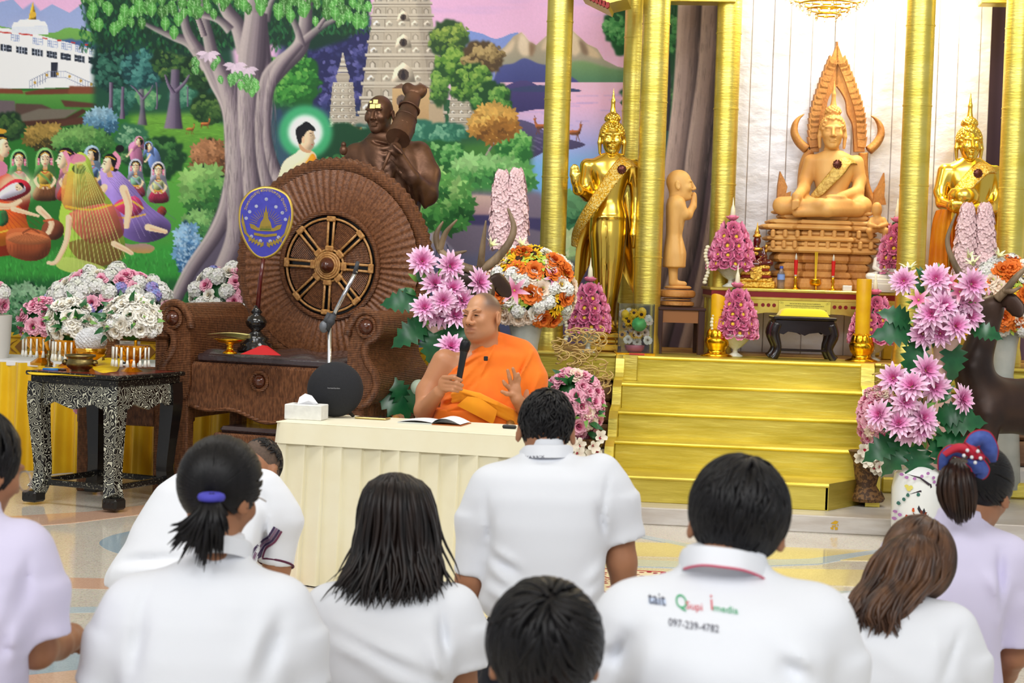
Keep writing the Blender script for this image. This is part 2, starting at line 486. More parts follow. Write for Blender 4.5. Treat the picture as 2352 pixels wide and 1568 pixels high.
def floor_material():
 m=bpy.data.materials.new('polished_terrazzo');m.use_nodes=True
 nt=m.node_tree;N=nt.nodes;L=nt.links;b=N['Principled BSDF']
 tc=N.new('ShaderNodeTexCoord')
 v=N.new('ShaderNodeTexVoronoi');v.inputs['Scale'].default_value=160
 L.new(tc.outputs['Object'],v.inputs['Vector'])
 n=N.new('ShaderNodeTexNoise');n.inputs['Scale'].default_value=1.3;n.inputs['Detail'].default_value=3
 L.new(tc.outputs['Object'],n.inputs['Vector'])
 a=N.new('ShaderNodeMix');a.data_type='RGBA'
 a.inputs['A'].default_value=col4((206,196,178));a.inputs['B'].default_value=col4((222,216,204))
 L.new(n.outputs['Fac'],a.inputs['Factor'])
 c=N.new('ShaderNodeMix');c.data_type='RGBA';c.blend_type='MULTIPLY';c.inputs['Factor'].default_value=.35
 L.new(a.outputs['Result'],c.inputs['A'])
 h=N.new('ShaderNodeHueSaturation');h.inputs['Saturation'].default_value=.25;h.inputs['Value'].default_value=1.5
 L.new(v.outputs['Color'],h.inputs['Color']);L.new(h.outputs['Color'],c.inputs['B'])
 L.new(c.outputs['Result'],b.inputs['Base Color'])
 b.inputs['Roughness'].default_value=0.09;b.inputs['Specular IOR Level'].default_value=.75
 return m
def inlay_mat(name,rgb):
 return mat(name,rgb,0.09,0,tuple(min(255,c+14)for c in rgb),130,ndetail=1,spec=.75)
 # ================================================================== floor
fl=obj('floor',box(-9,7,-3,14.2,-0.1,0.0),floor_material());tag(fl,kind='structure')
INL=[0]
def inlay(pxs,rgbname,rgb,n=0):
 P=[atZ(px,py,0)for px,py in pxs]
 if n:P=spline(P,n,closed=True)
 P=[(p[0],p[1])for p in P];INL[0]+=1
 obj('floor_inlay',prism(P,-0.002,0.0008+.0003*INL[0],'z'),inlay_mat(rgbname,rgb),fl)
inlay([(228,1246),(262,1268),(350,1284),(470,1280),(540,1258),(480,1226),(360,1214),(270,1226)],'inlay_blue',(150,172,186),6)
inlay([(-40,1330),(120,1326),(700,1338),(700,1362),(120,1350),(-40,1356)],'inlay_peach',(208,168,142))
inlay([(-40,1398),(320,1392),(760,1398),(760,1412),(320,1404),(-40,1412)],'inlay_paleblue',(184,198,204))
inlay([(-40,1456),(400,1446),(800,1452),(800,1480),(400,1476),(-40,1486)],'inlay_yellow',(224,206,150))
inlay([(-40,1512),(100,1494),(300,1486),(300,1530),(100,1548),(-40,1552)],'inlay_blue',(150,172,186))
inlay([(60,1552),(300,1526),(420,1540),(420,1580),(60,1580)],'inlay_peach',(208,168,142))
inlay([(-40,1190),(200,1176),(420,1150),(640,1146),(640,1158),(430,1168),(160,1202),(-40,1216)],'inlay_peach',(208,168,142))
inlay([(900,1390),(1420,1352),(1760,1378),(1900,1392),(1900,1420),(1400,1400),(900,1430)],'inlay_yellow',(224,206,150))
inlay([(1400,1246),(1560,1248),(2100,1268),(2100,1290),(1560,1280),(1400,1276)],'inlay_yellow',(224,206,150))
inlay([(1400,1220),(1420,1218),(1640,1262),(1620,1266)],'inlay_paleblue',(184,198,204))
inlay([(1400,1284),(1600,1292),(1860,1284),(2040,1260),(2056,1264),(1880,1296),(1600,1306),(1400,1300)],'inlay_paleblue',(184,198,204))
inlay([(1700,1306),(2140,1312),(2140,1350),(1700,1340)],'inlay_yellow',(224,206,150))
inlay([(1840,1360),(2140,1356),(2140,1372),(1840,1378)],'inlay_paleblue',(184,198,204))
inlay([(680,1376),(740,1374),(760,1394),(690,1400)],'inlay_peach',(208,168,142))
# ================================================================== walls and ceiling (the hall goes on around the camera)
PLAIN=mat('cream_wall',(232,226,212),0.7)
WY=13.4
tag(obj('wall_back',box(-9,7,WY+.02,WY+.2,0,6.0),PLAIN),kind='structure')
CE=obj('ceiling',box(-9,7,-3,WY+.2,6.0,6.1),PLAIN);tag(CE,kind='structure')
# gold carved strip that runs along the foot of the mural
st=thing('trim_mural',None,None);tag(st,kind='structure')
GY=mat('gold_yellow_paint',(222,178,40),0.35,0.35,(200,150,30),20)
GB=mat('brown_carving',(126,84,26),0.5)
xa,xb=-6.3,-1.3
obj('trim_board',box(xa,xb,WY-.04,WY+.02,.60,.84),GY,st)
obj('trim_rail',join(box(xa,xb,WY-.06,WY-.03,.80,.84,.008),box(xa,xb,WY-.06,WY-.03,.64,.665,.008),box(xa,xb,WY-.055,WY-.03,.58,.62,.008)),GY,st)
me_d=None
k=0;x=xa+.1
while x<xb-.1:
 zc=.732
 dia=prism([(0,-.055),(.055,0),(0,.055),(-.055,0)],WY-.05,WY-.035)
 pet=[prism([(0,0),(.02*cx_+.012*cz_,.02*cz_+.012*cx_),(.062*cx_,.05*cz_),(.02*cx_-.0*cz_,.03*cz_)],WY-.048,WY-.035)for cx_ in(-1,1)for cz_ in(-1,1)]
 if me_d is None:
  g=join(dia,*[xf(p,(.1*(1 if i>1 else 1),0,0))for i,p in enumerate(pet)])
  me_d=make_mesh('carved_motif',g[0],g[1],[GB],False)
 link('carved_motif',me_d,st,(x,0,zc));x+=.2
 # ================================================================== the golden dais
PZ,PY=0.91,12.0
da=thing('dais',None,None);tag(da,kind='structure')
obj('dais_top',box(-1.45,4.2,PY+.02,WY,.80,PZ,.004),mat('dais_carpet',(176,120,66),.5,0,(206,168,84),6),da)
obj('dais_fascia',join(box(-1.47,-.775,PY-.02,PY+.06,.74,PZ+.003,.01),box(.885,4.2,PY-.02,PY+.06,.74,PZ+.003,.01)),GOLDH,da)
obj('dais_edge',join(box(-1.49,-.775,PY-.04,PY+.06,PZ-.02,PZ+.006,.01),box(.885,4.2,PY-.04,PY+.06,PZ-.02,PZ+.006,.01)),GOLD,da)
for i,(z0,z1,o)in enumerate([(.60,.735,.0),(.46,.595,-.05),(.3,.455,-.1),(.10,.295,-.15)]):
 obj('base_course',join(box(-1.45+o,-.8,PY+o,PY+.3,z0,z1,.02),box(.9,4.2,PY+o,PY+.3,z0,z1,.02)),BROWNSTONE if i!=3 else MARBLE,da)
obj('base_rail',join(box(-1.62,-.85,PY-.19,PY-.1,.10,.2,.012),box(.95,4.2,PY-.19,PY-.1,.1,.2,.012)),GOLD,da)
obj('dais_side',box(-1.45,-1.40,PY+.05,WY,.1,.8),GOLDH,da)
# silver plinth in front
pl=obj('trim_plinth',box(-.95,4.2,10.57,12.0,0,.10,.006),MARBLE);tag(pl,kind='structure')
# small gold-leaf mark stuck on the plinth front
def leafmark(name,o,sc,parent,loc,rot=None,m=None):
 Q=[[(-.5,.2),(.1,.6),(.5,.45),(.2,.1),(-.2,.15)],[(-.35,-.05),(.25,.0),(.15,-.2),(-.3,-.2)],[(-.5,-.3),(-.1,-.25),(-.1,-.6),(-.45,-.5)],[(.02,-.3),(.4,-.2),(.45,-.55),(.1,-.62)],[(.35,.15),(.5,.1),(.48,-.1),(.36,-.05)]]
 return obj(name,join(*[prism([(p[0]*sc,p[1]*sc)for p in q],-.001,.0005)for q in Q]),m or GOLDP,parent,loc=loc,rot=rot)
p_=atY(1917,1197,10.57)
leafmark('gold_leaf_mark',None,.045,pl,(p_[0],10.568,.05),None,mat('gold_leaf_flat',(214,168,40),.4,.3))
# ================================================================== golden stairs
stw=thing('trim_stairs',None,None);tag(stw,kind='structure')
yf=[10.80,11.22,11.47,11.72,11.97];zt=[.258,.421,.584,.747,PZ]
for i in range(5):
 x0,x1=(-.95,.567)if i==0 else(-.72,.80)
 if i==4:x0,x1=-.64,.84
 z0=.10 if i==0 else zt[i-1]-.01
 body=box(x0,x1,yf[i],yf[i]+.5,z0,zt[i]-.012,.004)
 if i==0:body=join(body,prism([(.55,10.80),(.567,10.80),(.83,11.26),(.55,11.26)],.101,zt[0]+.0003,'z'))
 obj('step',body,GOLDH,stw)
 nose=tube([(x0,yf[i]-.004,zt[i]-.012),(x1,yf[i]-.004,zt[i]-.012)],.0125,8)
 obj('nosing',join(nose,box(x0,x1,yf[i],yf[i]+.5,zt[i]-.02,zt[i]+.0005)),GOLDH,stw,smooth='auto')
def stringer(x0,x1):
 P=[(11.97,PZ+.003),(11.90,PZ-.02),(11.88,.80),(11.86,.775),(11.74,.76),(11.67,.72),(11.66,.66),(11.62,.61),(11.55,.60),(11.44,.585),(11.37,.54),(11.36,.47),(11.33,.43),(11.2,.42),(11.12,.39),(11.09,.33),(11.08,.101),(12.0,.101),(12.0,PZ+.003)]
 return prism(P[::-1],x0,x1,'x')
obj('stringer',stringer(-.775,-.72),GOLD,stw)
obj('stringer',stringer(.80,.885),GOLD,stw)
obj('newel_panel',box(-.735,-.635,11.93,11.985,zt[3],PZ+.002,.004),GOLD,stw)
# ================================================================== pillars of the altar canopy
def pillar(name,label,x,y,r,z0=PZ,z1=4.9):
 t=thing(name,label,'pillar',(x,y,z0))
 prof=[(r,.12)]
 z=.12
 while z<z1-z0:
  z+=.52;prof+=[(r,z),(r+.0035,z+.0015),(r+.0035,z+.0105),(r,z+.012)]
 obj('shaft',lathe(prof,28),GOLD,t,smooth='auto')
 obj('base_ring',lathe([(r*1.12,0),(r*1.12,.06),(r*1.05,.1),(r*1.0,.125)],28),GOLD,t,smooth='auto')
p=atZ(1262,803,PZ);pillar('golden_pillar','gold leaf pillar left of the standing golden Buddha with raised hand',p[0],p[1],.088)
p=atZ(1484,808,PZ);pillar('golden_pillar','thick gold leaf pillar behind the glass flower box',p[0],12.35,.092)
p=atZ(1448,790,PZ);pillar('golden_pillar','thin-looking gold leaf pillar half hidden behind the standing Buddha with raised hand',p[0],13.1,.085)
p=atZ(1648,808,PZ);pillar('golden_pillar','gold leaf pillar at the left edge of the silver altar wall',p[0],12.78,.085)
p=atZ(2083,835,PZ);pillar('golden_pillar','gold leaf pillar in front of the silver wall beside the seated wooden Buddha',p[0],12.23,.093)
p=atZ(2218,800,PZ);pillar('golden_pillar','gold leaf pillar behind the standing golden Buddha holding a bowl',p[0],13.02,.085)
p=atZ(2308,842,PZ);pillar('golden_pillar','gold leaf pillar at the right edge of the photo',p[0],12.3,.09)
# beams of the canopy
def beam(label,pxa,pxb,py,Y,hgt=.3,th=.16):
 a=atY(pxa,py,Y);b=atY(pxb,py,Y);z=(a[2]+b[2])/2
 t=thing('golden_beam',label,'beam',((a[0]+b[0])/2,Y,z));w=(b[0]-a[0])/2
 obj('beam_body',box(-w,w,-th/2,th/2,0,hgt,.01),GOLD,t)
 obj('beam_lip',box(-w,w,-th/2-.015,th/2+.015,-.012,.012,.004),GOLD,t)
beam('gold beam spanning the two pillars in front of the painted trunk',1500,1690,4,12.75)
beam('gold beam at the upper right corner between two pillars',2250,2380,8,12.75)
ev=thing('canopy_eave','red toothed eave with gold underside at the top beside the pillar','roof',atY(1360,2,12.2))
e0=atY(1360,2,12.2)
A=np.array([atY(px,py,12.2)-e0 for px,py in[(1330,-16),(1395,16),(1398,6),(1440,-4),(1440,-60),(1330,-60)]])
obj('eave_board',prism([(p[0],p[2])for p in A],.02,.5),GOLD,ev)
teeth=[]
for i in range(9):
 t_=i/8;q=atY(1332+62*t_,-14+29*t_,12.18)-e0
 teeth.append(prism([(q[0]-.014,q[2]+.03),(q[0]-.014,q[2]),(q[0],q[2]-.012),(q[0]+.014,q[2]),(q[0]+.014,q[2]+.03)],-.02,.03))
obj('eave_fringe',join(*teeth),mat('eave_red',(150,30,24),.5),ev)
# ================================================================== silver alcove wall of planks
AY=13.12
aw=thing('wall_alcove',None,None);tag(aw,kind='structure')
xs=[atY(px,500,AY)[0]for px in(1668,1712,1762,1800,1850,1902,1948,1992,2040,2092,2140,2186,2236,2260)]
rr=random.Random(3)
for i in range(len(xs)-1):
 obj('plank',box(xs[i]+.0005,xs[i+1]-.0005,AY+rr.uniform(0,.010),AY+.05,PZ-.05,5.2,.004),SILVER,aw)
obj('plank_backing',box(xs[0],xs[-1],AY+.05,AY+.2,PZ-.05,5.2),SILVER,aw)
# ================================================================== the painted mural: a numpy painter lays the picture down shape by shape, the wall mesh carries it as colour
OX,OY,CW,CH=60,40,1770,890
CV=np.zeros((CH,CW,3),np.float32)
mr=np.random.default_rng(11)
def rgb(c):return np.asarray(c,np.float32)/255.0
def fillmask(P):
 P=np.asarray(P,np.float32)+(OX,OY)
 x0,y0=np.floor(P.min(0)).astype(int)-2;x1,y1=np.ceil(P.max(0)).astype(int)+3
 x0,y0=max(x0,0),max(y0,0);x1,y1=min(x1,CW),min(y1,CH)
 if x1<=x0 or y1<=y0:return None
 acc=np.zeros((y1-y0,x1-x0),np.float32);Q=np.roll(P,-1,0)
 xs=np.arange(x0,x1,dtype=np.float32)
 for oy in(.25,.75):
  ys=np.arange(y0,y1,dtype=np.float32)+oy
  lo=np.minimum(P[:,1],Q[:,1]);hi=np.maximum(P[:,1],Q[:,1])
  for r,y in enumerate(ys):
   e=np.nonzero((lo<=y)&(hi>y))[0]
   if not len(e):continue
   c=np.sort(P[e,0]+(y-P[e,1])/(Q[e,1]-P[e,1])*(Q[e,0]-P[e,0]))
   for a,b in zip(c[0::2],c[1::2]):
    acc[r]+=.5*np.clip(np.minimum(xs+1,b)-np.maximum(xs,a),0,1)
 return x0,y0,x1,y1,acc
def blur(a,r):
 r=int(r)
 if r<1:return a
 for ax in(0,1):
  p=[(0,0)]*a.ndim;p[ax]=(r+1,r)
  c=np.cumsum(np.pad(a,p,mode='edge'),axis=ax)
  n=a.shape[ax]
  a=(np.take(c,np.arange(2*r+1,2*r+1+n),axis=ax)-np.take(c,np.arange(0,n),axis=ax))/(2*r+1)
 return a
def poly(P,c,c2=None,axis='v',s=0,soft=0,al=1.0,shade=0.0):
 """filled outline; c..c2 gradient down (v) or across (h); s spline steps; shade rounds the form (darker to the lower right)"""
 P=spline(P,s,True)if s else np.asarray(P,float)
 m=fillmask(P)
 if m is None:return
 x0,y0,x1,y1,a=m
 if soft:
  g=int(soft)*2
  X0,Y0,X1,Y1=max(x0-g,0),max(y0-g,0),min(x1+g,CW),min(y1+g,CH)
  b=np.zeros((Y1-Y0,X1-X0),np.float32);b[y0-Y0:y1-Y0,x0-X0:x1-X0]=a
  a=blur(blur(b,soft),soft);x0,y0,x1,y1=X0,Y0,X1,Y1
 if callable(c):
  xx,yy=np.meshgrid(np.arange(x0,x1)-OX,np.arange(y0,y1)-OY);colr=c(xx,yy)
 elif c2 is not None:
  t=np.linspace(0,1,(y1-y0)if axis=='v' else(x1-x0))[:,None]
  g=rgb(c)*(1-t)+rgb(c2)*t
  colr=g[:,None,:]if axis=='v' else g[None,:,:]
 else:colr=rgb(c)[None,None,:]
 if shade:
  k=max(2,int(min(x1-x0,y1-y0)*.16));e=blur(blur(a,k),k)
  gx=np.gradient(e,axis=1);gy=np.gradient(e,axis=0)
  l=(gx+gy)*k;colr=colr*(1+shade*np.clip(l*2.2,-1,.6))[:,:,None]
 a=a[:,:,None]*al
 CV[y0:y1,x0:x1]=CV[y0:y1,x0:x1]*(1-a)+colr*a
def ellp(cx,cy,rx,ry,c,c2=None,rot=0,**k):
 t=np.linspace(0,2*PI,28,endpoint=False);cr,sr=cos(rot),sin(rot)
 poly(np.stack([cx+rx*np.cos(t)*cr-ry*np.sin(t)*sr,cy+rx*np.cos(t)*sr+ry*np.sin(t)*cr],1),c,c2,**k)
def line(P,w,c,al=1.0,s=6,soft=0,c2=None):
 P=spline(P,s)if s and len(P)>2 else np.asarray(P,float)
 w=np.full(len(P),w,float)if np.isscalar(w)else np.interp(np.linspace(0,1,len(P)),np.linspace(0,1,len(w)),w)
 T=np.gradient(P,axis=0);T/=np.linalg.norm(T,axis=1)[:,None]+1e-9;Nn=np.stack([-T[:,1],T[:,0]],1)
 poly(np.concatenate([P+Nn*w[:,None]/2,(P-Nn*w[:,None]/2)[::-1]]),c,c2,al=al,soft=soft)
def trunk(P,w,base=(120,104,116),light=(196,182,180),dark=(62,52,66),s=8,strips=7):
 """limb shaded across with painted bark streaks: lighter to the left, dark to the right"""
 P=spline(P,s);w=np.interp(np.linspace(0,1,len(P)),np.linspace(0,1,len(w)),w)
 T=np.gradient(P,axis=0);T/=np.linalg.norm(T,axis=1)[:,None]+1e-9;Nn=np.stack([-T[:,1],T[:,0]],1)
 if abs(T[len(T)//2][1])>.3 and Nn[len(Nn)//2][0]>0:Nn=-Nn
 elif abs(T[len(T)//2][1])<=.3 and Nn[len(Nn)//2][1]>0:Nn=-Nn
 e=np.linspace(-1,1,strips+1)
 for i in range(strips):
  t=(e[i]+e[i+1])/2
  a,b=P+Nn*(w*e[i]/2)[:,None],P+Nn*(w*(e[i+1]+.12)/2)[:,None]
  l=np.clip((t+.35)/1.2,0,1);d=np.clip((-t-.1)/.9,0,1)
  c=np.array(base)*(1-l-d*(1-l))+np.array(light)*l+np.array(dark)*d*(1-l)
  c=c*(1+mr.uniform(-.06,.06))
  poly(np.concatenate([a,b[::-1]]),c,soft=1 if w.max()>14 else 0)
_dabs={}
def dabmask(rx,ry,rot,shape=0):
 k=(round(rx*2),round(ry*2),round(rot*6),shape)
 if k not in _dabs:
  r=int(max(rx,ry)*(1.7 if shape else 1)+2);y,x=np.mgrid[-r:r+1,-r:r+1].astype(np.float32)
  cr,sr=cos(k[2]/6),sin(k[2]/6);u=(x*cr+y*sr)/max(rx,.5);v=(-x*sr+y*cr)/max(ry,.5)
  if shape==1:
   v=v/np.clip(1-.75*np.clip(u,-1,1)**2,.2,1)
  _dabs[k]=(r,np.clip((1-np.sqrt(u*u+v*v))*max(min(rx,ry),1.2)+.5,0,1))
 return _dabs[k]
def dab(x,y,rx,ry,rot,c,al=1.0,shape=0):
 r,m=dabmask(rx,ry,rot,shape);xi,yi=int(round(x+OX))-r,int(round(y+OY))-r;n=2*r+1
 if xi<0 or yi<0 or xi+n>CW or yi+n>CH:return
 a=(m*al)[:,:,None];sl=CV[yi:yi+n,xi:xi+n];sl*=1-a;sl+=a*c
def foliage(cx,cy,rx,ry,dark,mid,light,n=300,sz=5,holes=0.0,bg=True,rough=.18,flat=.6):
 if bg:
  t=np.linspace(0,2*PI,40,endpoint=False);q=1+rough*mr.uniform(-1,.6,40)
  poly(np.stack([cx+rx*q*np.cos(t),cy+ry*q*np.sin(t)],1),dark,soft=2)
 D,Mi,Lg=rgb(dark),rgb(mid),rgb(light)
 nb=max(3,int(n/26));bx=[(cx,cy,1.0)]
 for _ in range(nb):
  a=mr.uniform(0,2*PI);q=math.sqrt(mr.uniform(0,1))*.82
  bx.append((cx+rx*q*cos(a),cy+ry*q*sin(a),mr.uniform(.22,.4)))
 bx.sort(key=lambda b:b[1])
 for X,Y,f in bx[1:]:
  R=f*min(rx,ry)if min(rx,ry)>20 else .5*min(rx,ry)
  for _ in range(26):
   a=mr.uniform(0,2*PI);q=math.sqrt(mr.uniform(0,1))*R
   x,y=X+q*cos(a),Y+q*sin(a)*.8
   l=np.clip(.5-.55*(y-Y)/R-.3*(x-X)/R+mr.uniform(-.3,.3)-.25*(Y-cy)/ry,0,1)
   c=D+(Mi-D)*min(1,l*2)if l<.5 else Mi+(Lg-Mi)*(l*2-1)
   s_=sz*mr.uniform(.6,1.2);dab(x,y,s_,s_*flat,mr.uniform(0,PI),c,.85)
def rosettes(cx,cy,rx,ry,dark,mid,light,n=30,sz=11,bg=True,rough=.15):
 if bg:
  t=np.linspace(0,2*PI,36,endpoint=False);q=1+rough*mr.uniform(-1,.6,36)
  poly(np.stack([cx+rx*q*np.cos(t),cy+ry*q*np.sin(t)],1),dark,soft=2)
 D,Mi,Lg=rgb(dark),rgb(mid),rgb(light)
 for i in range(n):
  a=mr.uniform(0,2*PI);q=math.sqrt((i+.5)/n);x,y=cx+rx*q*.95*cos(i*2.4),cy+ry*q*.95*sin(i*2.4)
  l=np.clip(.62-.45*(y-cy)/ry-.15*(x-cx)/rx+mr.uniform(-.22,.22),0,1);s_=sz*mr.uniform(.75,1.15)
  for k in range(7):
   th=a+k*2*PI/7;c=(D+(Mi-D)*min(1,l*2)if l<.5 else Mi+(Lg-Mi)*(l*2-1))*mr.uniform(.85,1.12)
   dab(x+cos(th)*s_*.6,y+sin(th)*s_*.52+1,s_*.62,s_*.27,th,c,.95,1)
  dab(x,y,1.6,1.6,0,Lg,.8)
def hang_leaf(x,y,s_,c,rot=0.0):
 t=np.linspace(0,2*PI,22,endpoint=False)
 P=np.stack([.62*s_*np.sin(t)*(1-.25*np.cos(t))*.9,-.1*s_-.72*s_*np.cos(t)],1)
 P[np.abs(t-PI)<.3]+=(0,.28*s_)
 cr,sr=cos(rot),sin(rot);P=np.stack([x+P[:,0]*cr-P[:,1]*sr,y+P[:,0]*sr+P[:,1]*cr],1)
 poly(P,np.array(c)*.82);poly(P*.5+np.array([x,y])*.5+(0,-s_*.08),c,soft=2)
 line([(x+sr*s_*.8,y-s_*.8),(x-sr*s_,y+s_*.95)],1.2,np.array(c)*.3+np.array((206,236,190))*.7,s=0)
 for k in(-1,1):
  line([(x,y-.2*s_),(x+k*.42*s_,y-.5*s_)],1,np.array(c)*.5+np.array((206,236,190))*.5,s=0)
  line([(x,y+.2*s_),(x+k*.4*s_,y-.05*s_)],1,np.array(c)*.5+np.array((206,236,190))*.5,s=0)
  # --- sky and distance
CV[:]=rgb((44,92,60))
poly([(-60,-40),(1710,-40),(1710,230),(-60,230)],(228,178,216),(246,198,230))
for _ in range(16):line([(x0:=mr.uniform(800,1500),y0:=mr.uniform(-20,60)),(x0+60,y0+2),(x0+mr.uniform(90,180),y0)],[1,8,1],(206,172,220),.4,soft=3)
poly([(-60,20),(30,-2),(70,40),(120,10),(160,30),(195,5),(230,40),(230,240),(-60,240)],(150,168,214),(182,186,226))
poly([(20,46),(75,6),(110,44),(80,90),(20,90)],(136,156,206),(184,190,226),soft=2)
poly([(-60,200),(-60,62),(30,66),(120,76),(160,64),(230,90),(230,200)],(120,176,84),(84,132,70),s=4)
poly([(1060,86),(1100,76),(1140,90),(1200,84),(1200,240),(1060,240)],(128,152,216),(150,150,210),s=4)
# tan mountains with green feet
poly([(1135,124),(1160,108),(1180,84),(1198,74),(1216,96),(1232,104),(1254,84),(1280,80),(1310,66),(1330,84),(1350,102),(1372,112),(1388,138),(1420,154),(1470,160),(1500,200),(1140,200)],(196,172,142),(140,150,140))
for P_,c_ in[([(1198,76),(1216,98),(1226,120),(1204,130),(1190,110)],(232,212,184)),([(1160,112),(1182,90),(1176,118),(1150,126)],(222,200,170)),([(1312,70),(1330,90),(1338,112),(1318,130),(1306,100)],(226,206,176)),([(1340,104),(1366,112),(1380,134),(1352,128)],(214,192,160)),([(1216,98),(1230,106),(1226,124),(1218,130)],(146,118,92)),([(1330,92),(1346,104),(1352,126),(1338,122)],(140,118,98)),([(1250,92),(1270,84),(1262,110),(1244,116)],(218,196,166))]:poly(P_,c_,soft=3,s=3)
poly([(1300,150),(1340,140),(1400,156),(1480,168),(1480,200),(1290,200)],(136,168,112),(62,116,96),s=4,soft=3)
poly([(1145,158),(1180,146),(1205,134),(1236,146),(1262,152),(1300,170),(1330,190),(1320,214),(1145,224)],(88,96,160),(62,66,130),s=4,soft=1)
# lake
poly([(1150,190),(1710,190),(1710,620),(1150,620)],lambda X,Y:np.stack([np.interp(Y,[190,240,290,330,380,440,500],[k*1.0 for k in ch])for ch in((.95,.93,.80,.66,.50,.45,.42),(.76,.74,.72,.68,.72,.70,.66),(.87,.88,.90,.92,.95,.96,.94))],2))
for _ in range(30):line([(x0:=mr.uniform(1170,1480),y0:=mr.uniform(215,290)),(x0+mr.uniform(20,70),y0+mr.uniform(-1,1))],2,(132,130,214),.35,s=0,soft=1)
poly([(1150,210),(1180,190),(1210,186),(1240,200),(1262,222),(1262,250),(1230,252),(1150,260)],(84,74,132),(58,54,108),s=4)
poly([(1160,208),(1240,196),(1330,206),(1320,212),(1240,212)],(64,74,118),s=3)
poly([(1180,300),(1190,276),(1224,284),(1250,300),(1300,318),(1345,332),(1310,344),(1260,346),(1230,360),(1190,372)],(96,88,128),(60,54,92),s=4)
for _ in range(26):dab(mr.uniform(1190,1300),mr.uniform(296,350),mr.uniform(5,12),2.2,.25,rgb((120,110,152)),.6)
poly([(1424,236),(1450,222),(1480,224),(1480,268),(1450,256)],(72,128,60),(60,62,110),s=3)
foliage(1446,212,22,12,(34,84,60),(64,124,74),(104,160,90),40,4)
def deer(x,y,s_,flip=1,c=(150,88,52)):
 f=lambda P:[(x+flip*a*s_,y+b*s_)for a,b in P]
 poly(f([(-10,-4),(0,-6),(9,-5),(13,-12),(12,-17),(18,-16),(17,-13),(15,-5),(11,3),(-8,3),(-11,1)]),c,s=3,shade=.5)
 for a,b in((-9,-11),(-6,-5),(8,6),(10,13)):line(f([(a,0),(a-.4,6),(b,15)]),[2.6*s_,1.4*s_,1.2*s_],np.array(c)*.75)
 line(f([(14,-17),(16,-22)]),1.2*s_,np.array(c)*.7,s=0)
deer(1316,306,1.25);deer(1247,292,1.2,-1)
# --- left distance: palace
foliage(150,110,90,20,(70,98,150),(96,124,172),(120,150,196),60,5)
poly([(-60,60),(20,66),(80,78),(232,118),(232,206),(120,212),(-60,212)],(250,250,253),(236,238,246))
poly([(27,62),(110,60),(112,80),(80,80),(27,76)],(226,230,240));poly([(27,62),(32,52),(104,50),(110,60)],(240,242,250))
poly([(40,52),(46,46),(66,44),(90,46),(97,52)],(236,240,248));poly([(66,46),(70,26),(76,4),(81,26),(84,46)],(206,160,44),shade=.5);ellp(76,34,8,7,(222,178,60))
for a,b,y0 in((-60,28,68),(44,76,78),(98,110,88),(132,142,93),(164,174,98),(196,206,103)):
 line([(a,y0),(b,y0+(b-a)*.1)],3.4,(196,60,52),s=0)
for a,b,y0 in((26,44,80),(76,98,88),(110,132,94),(142,164,100),(174,196,106),(206,230,112)):
 for k in range(6):line([(a+(b-a)*k/5,y0-2+k*.6),(a+(b-a)*k/5,y0+13+k*.6)],1.1,(120,140,190),s=0)
 for q in(0,6,13):line([(a,y0+q),(b,y0+q+3)],1.1,(130,150,196),s=0)
for x0 in(2,38,74,108,140,172,204):
 y0=101+x0*.145;w=26-x0*.02
 poly([(x0,y0),(x0+w,y0+4),(x0+w,y0+19),(x0,y0+15)],(40,48,62))
 for k in(1,2,3):line([(x0+w*k/4,y0),(x0+w*k/4,y0+18)],1,(200,208,224),s=0)
 line([(x0,y0+8),(x0+w,y0+12)],1,(200,208,224),s=0)
poly([(118,143),(133,144),(132,178),(118,177)],(44,48,62))
P_=[(68,186),(112,164),(150,164),(190,182),(222,196)]
line(P_,1.4,(130,136,160),s=0);line([(a,b+14)for a,b in P_],1.2,(130,136,160),s=0)
for k in range(26):
 x0=68+k*6.1;y0=np.interp(x0,[p[0]for p in P_],[p[1]for p in P_]);line([(x0,y0),(x0,y0+(22 if x0<110 or x0>152 else 14))],1,(140,146,170),s=0)
for a,b in((81,190),(108,173),(133,170),(160,176),(186,186),(210,194)):ellp(a,b,3.2,3.6,(190,150,60))
# --- ground on the left
poly([(-60,206),(240,200),(460,210),(640,260),(640,840),(-60,840)],(46,112,44),(36,118,44))
poly([(-60,212),(240,206),(240,262),(130,268),(-60,250)],(96,156,70),(52,120,46))
for P_,c_ in[([(-60,200),(50,206),(56,216),(-60,214)],(122,66,44)),([(56,212),(90,206),(160,204),(160,216),(60,218)],(110,58,42)),([(160,198),(236,200),(236,216),(156,216)],(128,72,48)),([(-60,228),(34,232),(40,272),(-60,282)],(104,92,96)),([(36,238),(96,240),(120,250),(36,272)],(86,66,58)),([(36,268),(90,250),(180,252),(150,272),(60,284)],(112,104,92)),([(40,280),(150,272),(190,250),(200,256),(150,290),(44,290)],(74,44,34)),([(130,280),(190,268),(240,272),(240,282),(140,290)],(84,52,40)),([(140,230),(200,236),(240,240),(240,248),(150,246)],(90,56,44))]:poly(P_,c_,soft=1)
poly([(300,268),(360,250),(470,242),(520,260),(520,420),(400,400),(330,330)],(126,178,62),(52,122,46),s=5,soft=8)
poly([(380,410),(440,404),(430,560),(330,620),(290,640),(290,500)],(96,170,66),(58,140,54),s=5,soft=8)
poly([(-60,590),(420,560),(430,650),(-60,640)],(62,158,62),(50,140,54),soft=8)
poly([(-60,640),(640,640),(640,840),(-60,840)],(34,100,48),(22,66,44),soft=6)
for _ in range(1500):
 x0,y0=mr.uniform(-50,500),mr.uniform(570,720);dab(x0,y0,mr.uniform(3,7),1.3,mr.uniform(1.1,2.0),rgb((70,160,70))*mr.uniform(.6,1.25),.5)
